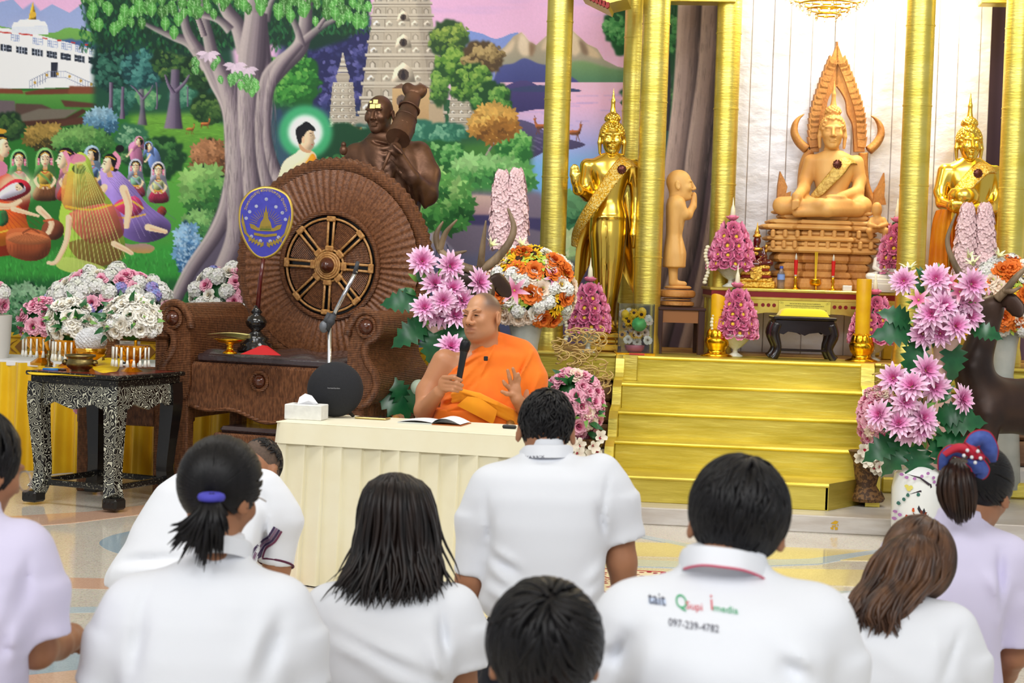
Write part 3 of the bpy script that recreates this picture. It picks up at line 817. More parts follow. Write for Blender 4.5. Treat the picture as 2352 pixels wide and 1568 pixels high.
for _ in range(700):
 x0,y0=mr.uniform(300,510),mr.uniform(250,420);dab(x0,y0,mr.uniform(4,9),1.2,mr.uniform(-.2,.2),rgb((110,170,60))*mr.uniform(.7,1.2),.45)
 # --- grove behind the big tree
poly([(215,60),(520,20),(560,300),(440,260),(300,262),(216,250)],(26,62,52),(34,84,60),soft=6)
for cx_,cy_,rx_,ry_,d_,m_,l_ in[(262,150,52,60,(16,46,44),(34,84,70),(70,126,104)),(325,160,50,52,(24,62,66),(50,108,104),(88,150,140)),(400,140,56,52,(22,52,36),(54,94,48),(104,132,64)),(455,170,46,44,(20,48,30),(42,84,44),(84,120,58)),(280,230,30,34,(30,78,66),(52,110,92),(84,140,120)),(420,222,34,26,(40,96,76),(70,130,104),(110,164,130)),(480,250,42,40,(22,54,30),(52,88,42),(90,122,60)),(340,226,24,26,(60,120,84),(90,150,100),(130,180,124))]:
 foliage(cx_,cy_,rx_,ry_,d_,m_,l_,260,6)
for P_,w_ in[([(256,190),(256,230),(254,262)],[9,8,13]),([(283,200),(282,240),(282,273)],[7,7,12]),([(326,205),(328,250),(328,288)],[9,9,22]),([(328,225),(312,205),(300,196)],[6,4,2]),([(328,230),(345,210),(352,196)],[6,4,2]),([(404,160),(402,230),(400,296)],[18,22,42]),([(400,215),(388,195),(380,172)],[10,7,4]),([(404,212),(424,192),(436,172)],[10,7,4]),([(360,190),(362,230),(360,252)],[3,4,4]),([(432,200),(432,245)],[3,3])]:
 trunk(P_,w_,(92,78,104),(142,126,150),(48,40,60))
deer(470,286,.8,1,(168,100,52));deer(436,298,.7,1,(168,100,52))
# bushes of the middle left
foliage(18,290,40,34,(26,52,32),(48,84,42),(80,110,56),160,6)
rosettes(104,314,48,30,(40,40,24),(110,92,42),(172,140,70),34,12)
rosettes(232,280,38,32,(30,62,84),(76,124,156),(146,182,200),34,11)
rosettes(190,326,70,34,(22,58,34),(62,118,56),(120,168,90),60,12)
foliage(302,314,40,32,(50,106,76),(96,150,112),(150,190,150),180,5)
foliage(372,362,56,52,(22,62,34),(44,96,48),(76,132,66),260,6)
rosettes(482,370,44,52,(60,42,28),(122,78,46),(184,130,90),34,13)
rosettes(468,440,52,62,(18,56,40),(62,124,54),(150,196,110),34,18)
rosettes(460,530,44,50,(18,60,44),(54,116,60),(130,180,104),34,13)
rosettes(430,570,28,62,(24,60,90),(62,110,160),(150,190,220),34,12)
rosettes(60,700,80,50,(14,50,34),(56,116,70),(150,190,150),40,13)
rosettes(480,650,40,40,(20,80,40),(70,150,60),(140,200,100),24,16)
for _ in range(60):dab(mr.uniform(404,452),mr.uniform(520,630),3.4,2.2,mr.uniform(0,3),rgb((170,200,224)),.8)
# --- indigo wood and green tree left of the tower
poly([(640,60),(860,40),(860,330),(640,330)],(58,60,112),(62,76,116),soft=10)
for cx_,cy_ in((735,110),(800,90),(770,170),(830,170),(740,210),(810,240),(700,90),(850,110)):foliage(cx_,cy_,46,44,(40,42,88),(66,68,128),(108,106,168),150,6)
foliage(672,190,68,78,(30,92,38),(60,140,56),(120,186,84),420,6)
poly([(560,240),(700,250),(860,250),(860,330),(560,420)],(40,62,92),(70,96,130),soft=12,al=.8)
# --- the temple tower and its two side towers
ST=(196,186,168);SD=(132,122,108);SH=(226,218,202)
def tower(cx_,y0,y1,w0,w1,rows,niche=True):
 poly([(cx_-w0/2,y0),(cx_+w0/2,y0),(cx_+w1/2,y1),(cx_-w1/2,y1)],ST,(176,164,146))
 ys=[y0+(y1-y0)*(i/rows)**1.12 for i in range(rows+1)]
 for i in range(rows):
  a,b=ys[i],ys[i+1];h_=b-a;wa=np.interp(a,[y0,y1],[w0,w1]);wb=np.interp(b,[y0,y1],[w0,w1]);jut=wb*.028
  poly([(cx_-wb/2-jut,b-h_*.2),(cx_+wb/2+jut,b-h_*.2),(cx_+wb/2+jut,b),(cx_-wb/2-jut,b)],SH,(180,168,150))
  line([(cx_-wb/2-jut,b+.5),(cx_+wb/2+jut,b+.5)],1.8,(104,92,80),s=0)
  line([(cx_-wa/2,a+h_*.22),(cx_+wa/2,a+h_*.22)],2.2,(150,138,120),s=0,al=.8)
  line([(cx_-wa/2,a+h_*.12),(cx_+wa/2,a+h_*.12)],2.6,(220,212,196),s=0,al=.8)
  m=max(2,int(wb/(h_*.95)))
  for k in range(m):
   x0=cx_-wb/2+wb*(k+.5)/m;q=min(h_*.22,wb/m*.3)
   if i%2==0 and niche:
    poly([(x0-q,b-h_*.22),(x0-q,a+h_*.48),(x0,a+h_*.3),(x0+q,a+h_*.48),(x0+q,b-h_*.22)],SD)
    poly([(x0-q*.62,b-h_*.22),(x0-q*.62,a+h_*.52),(x0,a+h_*.38),(x0+q*.62,a+h_*.52),(x0+q*.62,b-h_*.22)],(214,204,188))
    line([(x0-q*1.5,b-h_*.2),(x0-q*1.5,a+h_*.25)],2,(156,144,126),s=0)
   else:
    poly([(x0-q*1.3,a+h_*.55),(x0-q*.7,a+h_*.42),(x0,a+h_*.3),(x0+q*.7,a+h_*.42),(x0+q*1.3,a+h_*.55),(x0+q,a+h_*.74),(x0-q,a+h_*.74)],(222,214,198),shade=.4)
    ellp(x0,a+h_*.56,q*.45,h_*.08,(140,128,112))
    line([(x0-q*1.6,b-h_*.2),(x0-q*1.6,a+h_*.25)],1.6,(140,128,112),s=0)
 poly([(cx_+w0*.26,y0),(cx_+w0/2,y0),(cx_+w1/2,y1),(cx_+w1*.26,y1)],(120,106,96),al=.26,soft=3)
tower(924,-40,296,118,204,11)
poly([(894,0),(954,0),(962,60),(990,206),(858,206),(886,60)],(200,186,164),al=.35)
for y0,q in((40,7),(98,9),(172,13)):
 poly([(927-q*2.2,y0+q*1.4),(927-q*1.6,y0-q),(927,y0-q*2.2),(927+q*1.6,y0-q),(927+q*2.2,y0+q*1.4)],(206,192,170),shade=.4)
 ellp(927,y0,q,q*1.05,(78,66,60));ellp(927,y0+q*.25,q*.42,q*.6,(48,40,44));ellp(927,y0-q*.5,q*.24,q*.26,(48,40,44))
poly([(902,204),(986,204),(992,290),(900,290)],(206,172,124),(186,150,106))
poly([(900,204),(922,192),(945,204),(965,190),(990,204)],(120,92,74));ellp(923,232,12,14,(110,92,82));ellp(923,238,6,8,(60,46,46))
poly([(818,268),(852,268),(852,296),(818,296)],(176,164,148));poly([(986,240),(1016,240),(1022,290),(986,290)],(188,166,136))
def side_tower(cx_,y1):
 tower(cx_,190,y1,46,64,7,False)
 poly([(cx_-16,178),(cx_-12,168),(cx_+12,168),(cx_+16,178),(cx_+13,189),(cx_-13,189)],(206,196,180),(160,148,132))
 for k,(w_,y0)in enumerate([(17,176),(13,166),(10,159),(8,152),(6,146),(5,140),(3.5,134),(2,128)]):
  poly([(cx_-w_,y0),(cx_+w_,y0),(cx_+w_*.75,y0-6),(cx_-w_*.75,y0-6)],(214,206,190)if k%2 else(176,164,148))
side_tower(788,292);side_tower(1061,300)
# --- trees right of the tower
for a in[(1030,90,46,50,(44,74,40),(96,132,52),(160,180,84)),(1040,150,40,40,(36,78,36),(84,134,48),(146,182,80)),(1110,132,48,42,(84,66,44),(140,118,74),(190,164,110)),(1080,190,50,48,(36,78,36),(82,134,50),(150,186,86)),(1130,230,48,44,(30,76,38),(70,132,56),(140,186,90)),(1010,200,22,50,(40,80,40),(80,130,54),(140,180,84))]:foliage(*a,330,6)
foliage(960,300,54,24,(48,112,92),(88,152,124),(140,194,160),200,6);foliage(1020,306,54,26,(44,110,88),(82,148,118),(136,190,156),200,6)
foliage(860,320,70,40,(60,100,90),(90,140,120),(140,180,150),200,6)
poly([(960,340),(1220,320),(1220,470),(960,470)],(70,130,56),(60,110,52),soft=8)
foliage(1010,356,66,36,(36,100,48),(80,156,76),(140,200,120),300,6);foliage(1180,345,44,44,(40,110,50),(90,166,78),(156,212,124),260,6)
trunk([(1134,330),(1122,350),(1112,372)],[4,5,8],(150,120,120),(200,180,176),(90,70,80));trunk([(1134,330),(1112,318),(1098,304)],[4,3,2]);trunk([(1124,344),(1140,324),(1156,308)],[4,3,2])
rosettes(1134,282,54,42,(90,56,22),(166,112,44),(228,180,92),44,16)
rosettes(1150,410,78,44,(26,90,46),(88,166,82),(170,222,144),46,20);rosettes(1096,396,60,36,(28,92,48),(86,162,80),(160,214,136),34,19)
rosettes(806,330,46,40,(70,50,26),(140,104,50),(206,170,96),44,13)
poly([(960,440),(1060,440),(1240,440),(1300,520),(1300,640),(940,640),(940,470)],(132,118,140),(112,106,128),soft=6)
poly([(1060,460),(1080,448),(1140,452),(1180,470),(1170,490),(1080,494)],(228,196,182),(176,140,150),s=4,soft=2)
poly([(1080,494),(1200,500),(1270,506),(1300,540),(1180,520),(1080,516)],(70,64,110),s=3,soft=2)
poly([(930,570),(960,545),(1000,534),(1030,560),(1046,580),(1010,590),(940,600)],(196,186,204),(110,110,140),s=4,soft=2)
for x0 in(985,1000,1014,1026):line([(x0,560),(x0+4,574),(x0+2,588)],[2,5,3],(70,74,106),.8)
trunk([(1000,500),(1000,520),(998,560)],[6,7,14],(140,130,120),(180,170,160),(90,80,80))
rosettes(1020,470,66,62,(18,74,36),(78,150,70),(164,216,128),40,22);rosettes(990,420,40,40,(20,80,40),(90,160,76),(170,220,130),18,19)
foliage(800,440,190,150,(24,70,44),(52,112,60),(110,160,90),500,8)
poly([(640,500),(960,500),(960,840),(600,840)],(60,84,80),(50,66,84),soft=6)
poly([(940,600),(1300,560),(1300,840),(940,840)],(112,112,140),(74,86,130),soft=8)
# --- right: hanging tree, leaves and great trunk
foliage(1440,60,52,72,(24,84,44),(58,134,72),(112,182,112),520,6);foliage(1500,30,80,60,(22,78,42),(50,120,64),(104,172,104),300,6)
poly([(1480,120),(1570,100),(1570,520),(1480,520)],(32,88,56),(40,60,90),soft=5)
foliage(1545,90,30,90,(22,74,44),(48,118,64),(96,164,96),260,6);foliage(1530,220,24,50,(30,80,50),(56,120,64),(100,160,90),120,6)
rosettes(1330,500,60,60,(16,60,44),(48,112,76),(110,170,120),24,26);rosettes(1310,600,40,60,(40,100,60),(120,180,110),(210,232,180),16,26)
poly([(1270,610),(1500,560),(1500,840),(1270,840)],(80,72,104),(96,84,120),soft=8)
trunk([(1530,100),(1532,200),(1526,300)],[14,18,24],(52,44,56),(84,72,84),(30,26,36))
poly([(1562,-40),(1710,-40),(1710,840),(1440,840),(1505,620),(1540,400),(1554,200)],(96,78,84),(92,78,92),soft=2)
for P_,w_ in[([(1592,-40),(1580,200),(1555,400),(1520,600),(1470,840)],[58,58,56,60,80]),([(1640,-40),(1632,150),(1606,350),(1580,560),(1540,700),(1500,840)],[44,50,52,48,44,50]),([(1690,-40),(1680,200),(1655,420),(1622,620),(1570,840)],[40,44,34,30,40]),([(1700,400),(1668,560),(1630,700),(1600,840)],[30,30,32,40])]:
 trunk(P_,w_,(128,108,106),(186,164,158),(46,40,48),strips=9)
for _ in range(500):
 x0,y0=mr.uniform(1540,1690),mr.uniform(-30,760);dab(x0-.12*max(0,y0-100),y0,mr.uniform(8,22),mr.uniform(.8,2),1.75,rgb((120,104,104))*mr.uniform(.5,1.4),.25)
 # --- the great bodhi tree
poly([(186,-40),(850,-40),(846,40),(800,90),(720,116),(600,100),(500,120),(420,130),(330,100),(240,110),(200,60)],(24,62,40),(20,52,44),soft=4)
for _ in range(1500):
 x0=mr.uniform(185,850);y0=mr.uniform(-35,120 if x0<700 else 80);dab(x0,y0,mr.uniform(5,9),mr.uniform(2,3.2),mr.uniform(.9,2.2),rgb((34,88,50))*mr.uniform(.5,1.45),.7,1)
TB,TL,TD=(118,104,114),(190,176,174),(60,50,64)
for P_,w_ in[([(482,150),(440,100),(400,84),(352,64),(318,46)],[40,26,18,10,4]),([(452,110),(430,70),(420,20),(412,-30)],[24,20,16,12]),([(490,130),(474,60),(464,10),(458,-40)],[30,22,18,14]),([(470,84),(450,30),(420,-10)],[14,12,8]),([(566,120),(548,60),(520,20),(500,-40)],[40,34,28,20]),([(530,70),(500,44),(440,30)],[22,16,8]),([(600,200),(594,100),(588,20),(596,-40)],[60,52,46,40]),([(614,190),(650,150),(690,110),(702,60),(706,10),(716,-40)],[40,40,36,30,26,18]),([(694,100),(740,62),(786,40)],[20,14,4]),([(696,110),(680,60),(660,20),(640,-30)],[16,14,12,8]),([(730,66),(752,36),(776,10)],[10,8,3]),([(612,50),(622,10),(640,-20)],[18,12,8])]:
 trunk(P_,w_,TB,TL,TD)
poly([(452,120),(500,150),(540,150),(640,150),(626,230),(622,320),(640,400),(650,560),(600,620),(510,640),(400,680),(452,590),(500,480),(520,400),(516,280),(490,190)],(112,98,110),(92,84,104),soft=2)
for P_,w_ in[([(470,130),(500,190),(524,250),(530,330),(532,420),(506,520),(440,620),(404,690)],[30,34,26,24,30,34,30,26]),([(488,120),(522,195),(548,280),(552,380),(548,460),(540,560),(480,690)],[26,40,50,50,46,44,40]),([(592,30),(582,130),(574,250),(576,360),(584,470),(590,600)],[46,62,50,40,40,50]),([(660,130),(620,176),(602,250),(602,340),(616,420),(640,500)],[22,34,26,26,30,40]),([(690,100),(640,160),(618,220),(614,300),(626,370),(650,420),(690,470)],[20,26,18,18,24,34,40])]:
 trunk(P_,w_,TB,TL,TD,strips=8)
for _ in range(420):
 x0,y0=mr.uniform(515,635),mr.uniform(170,560);dab(x0,y0,mr.uniform(9,26),mr.uniform(.7,1.6),1.57+mr.uniform(-.1,.1),rgb((112,98,108))*mr.uniform(.55,1.5),.28)
for _ in range(150):
 x0=mr.uniform(190,850);y0=mr.uniform(-25,62 if x0<330 or x0>720 else 34)
 hang_leaf(x0,y0,mr.uniform(13,18),np.array((100,180,82))*mr.uniform(.72,1.1),mr.uniform(-.25,.25))
for x0,y0 in((228,56),(262,66),(214,20),(250,20),(286,24),(380,54),(400,74),(410,44),(600,20),(640,30),(668,36),(770,30),(820,50),(700,24),(560,10),(320,10),(350,20)):hang_leaf(x0,y0,19,(104,186,86))
for x0,y0,fl_ in((478,124,1),(566,160,1),(540,150,0)):
 for k in range(7):hang_leaf(x0+mr.uniform(-34,34),y0+mr.uniform(12,40),12,np.array((104,182,92))*mr.uniform(.85,1.1),mr.uniform(-.4,.4))
 for k in range(6):th=PI*(.05+.18*k);dab(x0+cos(th)*15,y0-4+sin(th)*12,13,5,th,rgb((226,204,222))*mr.uniform(.92,1.05),.95,1)
for k in range(9):hang_leaf(572+mr.uniform(-28,28),186+mr.uniform(0,28),13,np.array((112,192,96))*mr.uniform(.85,1.1),mr.uniform(-.4,.4))
# --- painted halo and seated profile figure beyond the throne
ellp(702,304,62,62,(70,180,120),soft=5,al=.95);ellp(702,304,40,40,(236,246,240),soft=4)
SK,SKD=(246,214,176),(214,164,124)
poly([(640,440),(644,392),(656,368),(680,352),(690,344),(722,350),(730,380),(728,440)],SK,(236,196,154),s=4,shade=.35)
poly([(670,392),(700,376),(716,354),(726,362),(730,390),(724,440),(664,440)],(240,140,30),(214,104,24),s=3,shade=.4)
poly([(688,322),(690,344),(712,352),(716,340),(712,328)],SKD,s=3)
poly([(684,306),(690,294),(706,290),(720,298),(722,308),(725,318),(721,322),(723,330),(719,341),(708,346),(694,336),(686,322)],SK,s=2,shade=.3)
poly([(682,318),(680,298),(690,288),(706,282),(722,292),(724,302),(710,300),(700,310),(694,326),(688,332)],(22,22,30),s=3);ellp(704,288,10,8,(22,22,30));ellp(702,302,14,12,(22,22,30),al=.0)
ellp(697,322,3.4,8,(238,196,156));line([(713,312),(719,311)],1.2,(60,40,30),s=0);line([(711,307),(720,305)],1.2,(60,40,30),s=0);line([(715,333),(720,333)],2,(190,70,70),s=0)
# --- the group of painted women
def head(x,y,s_,face=0,veil=None,hair=(22,18,24),flip=1):
 """face 0 front, 1 profile (towards flip)"""
 f=lambda P:[(x+flip*a*s_,y+b*s_)for a,b in P]
 if veil:
  poly(f([(-1.5,2.6),(-1.25,1.0),(-1.2,-.2),(-.8,-1.15),(0,-1.5),(.8,-1.15),(1.2,-.2),(1.25,1.0),(1.5,2.6),(.6,1.6),(-.6,1.6)]),veil,np.array(veil)*.72,s=3,shade=.4)
  line(f([(-1.05,.9),(-1.0,-.2),(-.62,-1.0),(0,-1.28),(.62,-1.0),(1.0,-.2),(1.05,.9)]),max(1,.1*s_),np.array(veil)*.4+np.array((240,220,160))*.6,.8)
 if face==0:
  poly(f([(-.85,.2),(-.86,-.4),(-.5,-1.0),(0,-1.15),(.5,-1.0),(.86,-.4),(.85,.2),(.5,.5),(-.5,.5)]),hair,s=3)
  poly(f([(-.25,.7),(.25,.7),(.3,1.3),(-.3,1.3)]),SKD);poly(f([(-.60,-.15),(-.42,-.52),(0,-.78),(.42,-.52),(.60,-.15),(.55,.38),(.28,.82),(0,.96),(-.28,.82),(-.55,.38)]),SK,s=2,shade=.3)
  for k in(-1,1):
   poly(f([(k*.12,.0),(k*.28,-.09),(k*.46,-.02),(k*.28,.06)]),(44,28,26));line(f([(k*.1,-.2),(k*.3,-.3),(k*.5,-.2)]),max(1,.08*s_),(70,44,34))
   for q in(.0,.3,.6):ellp(x+k*.82*s_,y+q*s_,.17*s_,.17*s_,(226,120,150)if q!=.3 else(240,170,190))
  poly(f([(-.17,.56),(0,.51),(.17,.56),(0,.66)]),(196,62,66));line(f([(.02,-.05),(.07,.3),(-.02,.36)]),1,SKD,s=0);ellp(x,y-.4*s_,1.3,1.6,(170,40,30));line(f([(-.55,-.5),(0,-.84),(.55,-.5)]),max(1.2,.12*s_),(222,172,60))
  line(f([(-.3,1.25),(0,1.42),(.3,1.25)]),max(1.4,.13*s_),(214,150,50))
 else:
  poly(f([(-.95,.3),(-1.0,-.3),(-.6,-.95),(0,-1.12),(.5,-.9),(.62,-.4),(.1,.2),(-.3,.7),(-.8,.7)]),hair,s=3)
  poly(f([(-.1,.6),(.35,.75),(.2,1.35),(-.4,1.35)]),SKD);poly(f([(-.1,-.62),(.45,-.66),(.68,-.3),(.70,-.1),(.92,.2),(.74,.28),(.76,.44),(.70,.52),(.72,.66),(.5,.9),(.1,.8),(-.22,.3)]),SK,s=2,shade=.3)
  poly(f([(.38,-.02),(.52,-.12),(.66,-.04),(.52,.03)]),(44,28,26));line(f([(.34,-.22),(.54,-.34),(.68,-.26)]),max(1,.08*s_),(60,40,30));poly(f([(.54,.5),(.74,.46),(.72,.58)]),(196,62,66))
  ellp(x-flip*.18*s_,y+.22*s_,.13*s_,.24*s_,SKD);ellp(x-flip*.2*s_,y+.52*s_,.1*s_,.14*s_,(222,172,60));line(f([(.5,-.72),(0,-.8),(-.6,-.5)]),max(1.2,.12*s_),(222,172,60))
def limb(P,w):
 line(P,w,SK);ellp(P[0][0],P[0][1],w[0]*.48,w[0]*.48,SK);ellp(P[-1][0],P[-1][1],w[-1]*.62,w[-1]*.5,SK);P=np.array(P,float);line(P+(w[0]*.28,w[0]*.2),[q*.25 for q in w],SKD,.6,soft=1)
def folds(P0,P1,n,spread,c,w=1.2,al=.5):
 P0,P1=np.array(P0,float),np.array(P1,float);d=P1-P0;nn=np.array([-d[1],d[0]])/np.linalg.norm(d)
 for k in range(n):
  t=(k/max(1,n-1)-.5);line([P0+nn*t*spread[0],(P0+P1)/2+nn*t*spread[1]*1.1,P1+nn*t*spread[2]],w,c,al)
foliage(330,360,60,30,(30,70,44),(70,120,70),(130,170,110),120,6)
# two walking women far back
for x0,y0,c_,fl_ in((310,350,(206,130,170),-1),(352,362,(120,150,214),1)):
 poly([(x0-14,y0-14),(x0+2,y0-24),(x0+16,y0-4),(x0+18,y0+30),(x0-6,y0+26)],c_,np.array(c_)*.7,s=3,shade=.5);head(x0-10*(-fl_)*-1,y0-24,9,1,c_,flip=fl_)
 line([(x0-6,y0-8),(x0-16,y0+8),(x0-20,y0+10)],4,SK)
 # seated women at the right of the group
def sitter(x,y,s,top,skirt,veil,face=0,flip=1):
 f=lambda P:[(x+flip*a*s,y+b*s)for a,b in P]
 poly(f([(-1.5,2.2),(-1.9,4.2),(-1.2,5.2),(1.4,5.2),(1.9,4.4),(1.5,2.2),(0,1.2)]),np.array(veil)*.85,np.array(veil)*.6,s=3,shade=.4,al=.75)
 poly(f([(-1.0,5.3),(-1.6,4.6),(-1.2,3.6),(-.6,3.1),(.7,3.1),(1.3,3.6),(1.7,4.7),(1.2,5.3)]),skirt,np.array(skirt)*.62,s=3,shade=.5)
 poly(f([(-.62,3.2),(-.8,2.4),(-1.15,1.7),(-.5,1.3),(.5,1.3),(1.15,1.7),(.8,2.4),(.68,3.2)]),top,np.array(top)*.72,s=3,shade=.5)
 for k in(-1,1):line(f([(k*1.0,1.7),(k*1.25,2.7),(k*.75,3.5),(k*.15,3.7)]),[.5*s,.42*s,.34*s,.26*s],SK);line(f([(k*.98,1.6),(k*1.16,2.2)]),[.6*s,.56*s],np.array(top)*.9);line(f([(k*.62,3.45),(k*.5,3.7)]),.4*s,(222,172,60),s=0)
 line(f([(-.6,1.35),(0,1.8),(.6,1.35)]),.16*s,(206,90,60));line(f([(-.66,3.2),(0,3.35),(.7,3.2)]),.22*s,(224,176,60));folds(f([(0,3.5)])[0],f([(0,5.2)])[0],6,(1.0*s,2*s,2.8*s),np.array(skirt)*.55)
 line(f([(-.9,1.6),(.2,2.5),(.7,3.1)]),.3*s,np.array(veil)*.9,.8);head(x,y,s,face,veil,flip=flip)
sitter(312,384,13,(150,206,170),(190,70,90),(170,180,210));sitter(364,392,14,(206,214,150),(178,50,84),(190,190,214));ellp(372,486,11,12,(130,50,36),shade=.5)
sitter(44,368,17,(206,130,150),(180,60,60),(96,186,110));sitter(104,366,18,(206,176,80),(146,90,56),(108,176,96),0)
sitter(160,372,17,(196,150,180),(190,70,60),(226,140,170),1,-1);sitter(212,358,16,(110,150,214),(120,110,190),(150,180,214),1,-1)
# woman in violet reaching forward
poly([(232,388),(262,386),(300,420),(340,470),(380,500),(394,520),(380,544),(330,558),(280,540),(262,500),(236,430)],(158,132,196),(118,94,168),s=5,shade=.5)
poly([(290,560),(336,560),(356,570),(340,582),(300,576),(262,540)],(150,126,190),(190,150,70),s=4)
poly([(262,470),(310,450),(330,480),(300,500)],(196,56,100),s=3,shade=.4);line([(262,474),(300,462),(330,480)],5,(226,176,60));line([(264,500),(300,500),(336,492)],4,(226,176,60))
folds((250,396),(380,530),8,(20,40,70),(98,76,146));folds((262,392),(340,540),4,(10,24,40),(196,176,224))
limb([(284,434),(296,474),(290,520)],[20,18,12]);limb([(240,430),(222,462),(206,476)],[16,13,9]);limb([(340,522),(380,532)],[16,10])
head(252,378,22,1,None,flip=-1);line([(262,350),(274,366),(268,388)],9,(232,150,180));ellp(276,342,10,9,(22,18,24));ellp(258,388,4,5,(214,160,50))
# large woman at left holding the baby
poly([(-60,400),(10,396),(44,420),(70,450),(60,520),(100,540),(90,570),(-60,580)],(206,50,40),(186,60,24),s=4,shade=.4)
ellp(40,430,46,34,(236,240,190),soft=8,al=.75)
poly([(-14,452),(6,430),(34,412),(60,416),(72,434),(58,450),(24,462)],(198,44,60),(150,30,50),s=3,shade=.4);poly([(-6,450),(12,432),(36,420),(56,426),(58,440),(30,452),(8,458)],(244,240,246),(214,206,226),s=3,shade=.3)
ellp(44,430,9,8.5,SK,rot=.5);poly([(42,421),(50,420),(56,427),(54,434),(49,427)],(30,24,28),s=2);line([(38,430),(42,431)],1.1,(60,40,36),s=0);line([(44,434),(47,433)],1.1,(60,40,36),s=0);line([(38,436),(41,437)],1.4,(190,80,80),s=0)
poly([(-60,470),(40,470),(66,520),(80,540),(40,560),(-60,560)],(220,80,40),(226,130,30),s=3,shade=.4);poly([(-4,488),(14,484),(20,510),(0,520)],(40,110,60),s=3,shade=.5)
folds((10,480),(70,540),7,(20,50,70),(150,30,40));limb([(-30,470),(20,474),(46,462)],[16,14,9]);limb([(30,480),(88,496)],[12,6]);line([(-40,546),(30,528),(84,536)],4,(232,186,60))
head(2,338,26,1,None,flip=1);ellp(0,302,16,6,(214,160,50));poly([(-40,372),(10,372),(14,400),(-40,410)],(214,130,160),s=3)
# woman in the green veil, seen from behind, and one with the pink wreath
head(150,366,24,1,None,flip=-1);line([(148,348),(160,372),(158,394)],10,(236,150,180))
poly([(182,350),(206,366),(222,420),(260,470),(284,540),(286,590),(250,616),(190,628),(130,612),(150,560),(136,500),(150,440),(160,380)],(168,190,70),(132,168,60),s=5,shade=.35)
poly([(150,400),(210,400),(240,470),(150,480)],(176,150,60),(206,120,70),s=4,al=.8,shade=.4);poly([(160,490),(260,470),(284,540),(220,560),(180,540)],(206,80,90),(186,60,70),s=4,al=.75,shade=.4)
poly([(160,556),(270,552),(270,600),(200,610)],(120,70,40),s=4,al=.7);line([(150,474),(206,482),(258,470)],5,(230,180,60));ellp(182,388,16,12,(48,60,30),al=.8);ellp(178,366,20,12,(226,130,170),al=.9);ellp(184,382,7,7,(214,170,60),al=.9)
folds((184,372),(230,606),13,(22,74,120),(214,230,130),1.6,.75);folds((186,380),(200,600),8,(10,40,110),(104,130,50),1.4,.5)
poly([(150,590),(220,606),(240,620),(180,630),(130,612)],(196,216,110),s=4,al=.8);limb([(158,500),(154,550),(130,600),(112,604)],[14,13,10,8]);limb([(262,560),(290,574),(302,582)],[14,9])
ellp(122,528,26,24,(116,60,40),shade=.5);limb([(90,480),(118,510),(112,534)],[16,13,10]);line([(100,508),(124,504)],5,(196,90,50))
# basket
poly([(16,534),(40,524),(90,528),(116,548),(112,584),(80,600),(40,594),(18,578)],(176,92,52),(138,66,38),s=4,shade=.4)
poly([(14,548),(34,534),(90,536),(118,552),(84,562),(40,560)],(190,110,66),s=4,shade=.3);line([(52,536),(72,526),(92,536)],4,(140,70,40))
for k in range(12):line([(24+k*8,562),(26+k*7.6,590)],1.2,(120,56,34),.6,s=0)
for k in range(10):line([(62,536),(18+k*11,552+8*sin(k*.35))],1.1,(138,72,42),.6,s=0)
CV*=1+(blur(mr.normal(0,1,(CH,CW)).astype(np.float32),1)*.02)[:,:,None]
CV[:]=np.clip(CV,0,1)
# --- the mesh that carries the picture, standing just proud of the back wall
MURAL=mat('mural_paint',(255,255,255),0.55,0,attr='Col',spec=.3)
gx=np.concatenate([np.arange(-240,-58,4),np.arange(-58,1700,2.0),np.arange(1704,2240,30),np.arange(2240,2372,4),np.arange(2380,2600,20)])
gy=np.concatenate([np.arange(-400,-38,6),np.arange(-38,846,2.0)])
PX,PYY=np.meshgrid(gx,gy)
# the picture plane runs along the wall: its corners are taken once and interpolated projectively by the rays of this lens
dirs=c_fwd[None,None]+((PX-1176)/FPX)[...,None]*c_right-((PYY-784)/FPX)[...,None]*c_up
VV=np.array([0,0,CAMH])+dirs*((WY-.004)/dirs[...,1])[...,None]
ix=np.clip(np.abs(PX+OX),0,CW-1).astype(int);iy=np.clip(np.abs(PYY+OY),0,CH-1).astype(int)
cc=lin(CV[iy,ix]*255.0)
right=PX>1702
tk=np.stack([lin(np.array((84,66,80))[None]*(1+.25*np.sin(PX[right]*.05+.004*PYY[right])[:,None]+.12*np.sin(PX[right]*.21+PYY[right]*.01)[:,None]))],0)[0]
cc[right]=np.clip(tk,0,1)
ny,nx=PX.shape;I=np.arange(ny*nx).reshape(ny,nx)
FF=np.stack([I[:-1,:-1],I[1:,:-1],I[1:,1:],I[:-1,1:]],-1).reshape(-1,4)
mo=link('mural',make_mesh('mural',VV.reshape(-1,3),FF,[MURAL],False,None,np.clip(cc.reshape(-1,3)*1.12,0,.95)))
tag(mo,'large painted mural of bodhi tree, temple tower, lake and kneeling women on the back wall','mural')
# ================================================================== people seen from behind
SKIN=mat('skin',(186,132,100),.5,0,(196,142,110),12,sss=.08,bump=.05,bscale=300)
SKIND=mat('skin_tan',(166,114,82),.5,0,(178,124,90),12,sss=.08,bump=.05,bscale=300)
WHITE=mat('white_cotton',(240,243,250),.85,0,bump=.3,bscale=7,nscale=3,ndetail=3,sheen=.2)
LAV=mat('lavender_cotton',(224,218,246),.8,0,bump=.34,bscale=8,nscale=3,ndetail=3,sheen=.2)
BLACKCL=mat('black_trousers',(26,28,38),.8,0,(36,38,50),20)
BEIGE=mat('beige_trousers',(176,164,140),.8)
HAIRB=mat('black_hair',(13,12,14),.42,0,(24,22,24),60,(1,1,.15),spec=.32)
HAIRD=mat('dark_brown_hair',(34,22,18),.4,0,(64,42,30),40,(1,1,.12),spec=.4)
HAIRL=mat('brown_hair',(52,32,22),.4,0,(104,70,46),34,(1,1,.12),spec=.5)
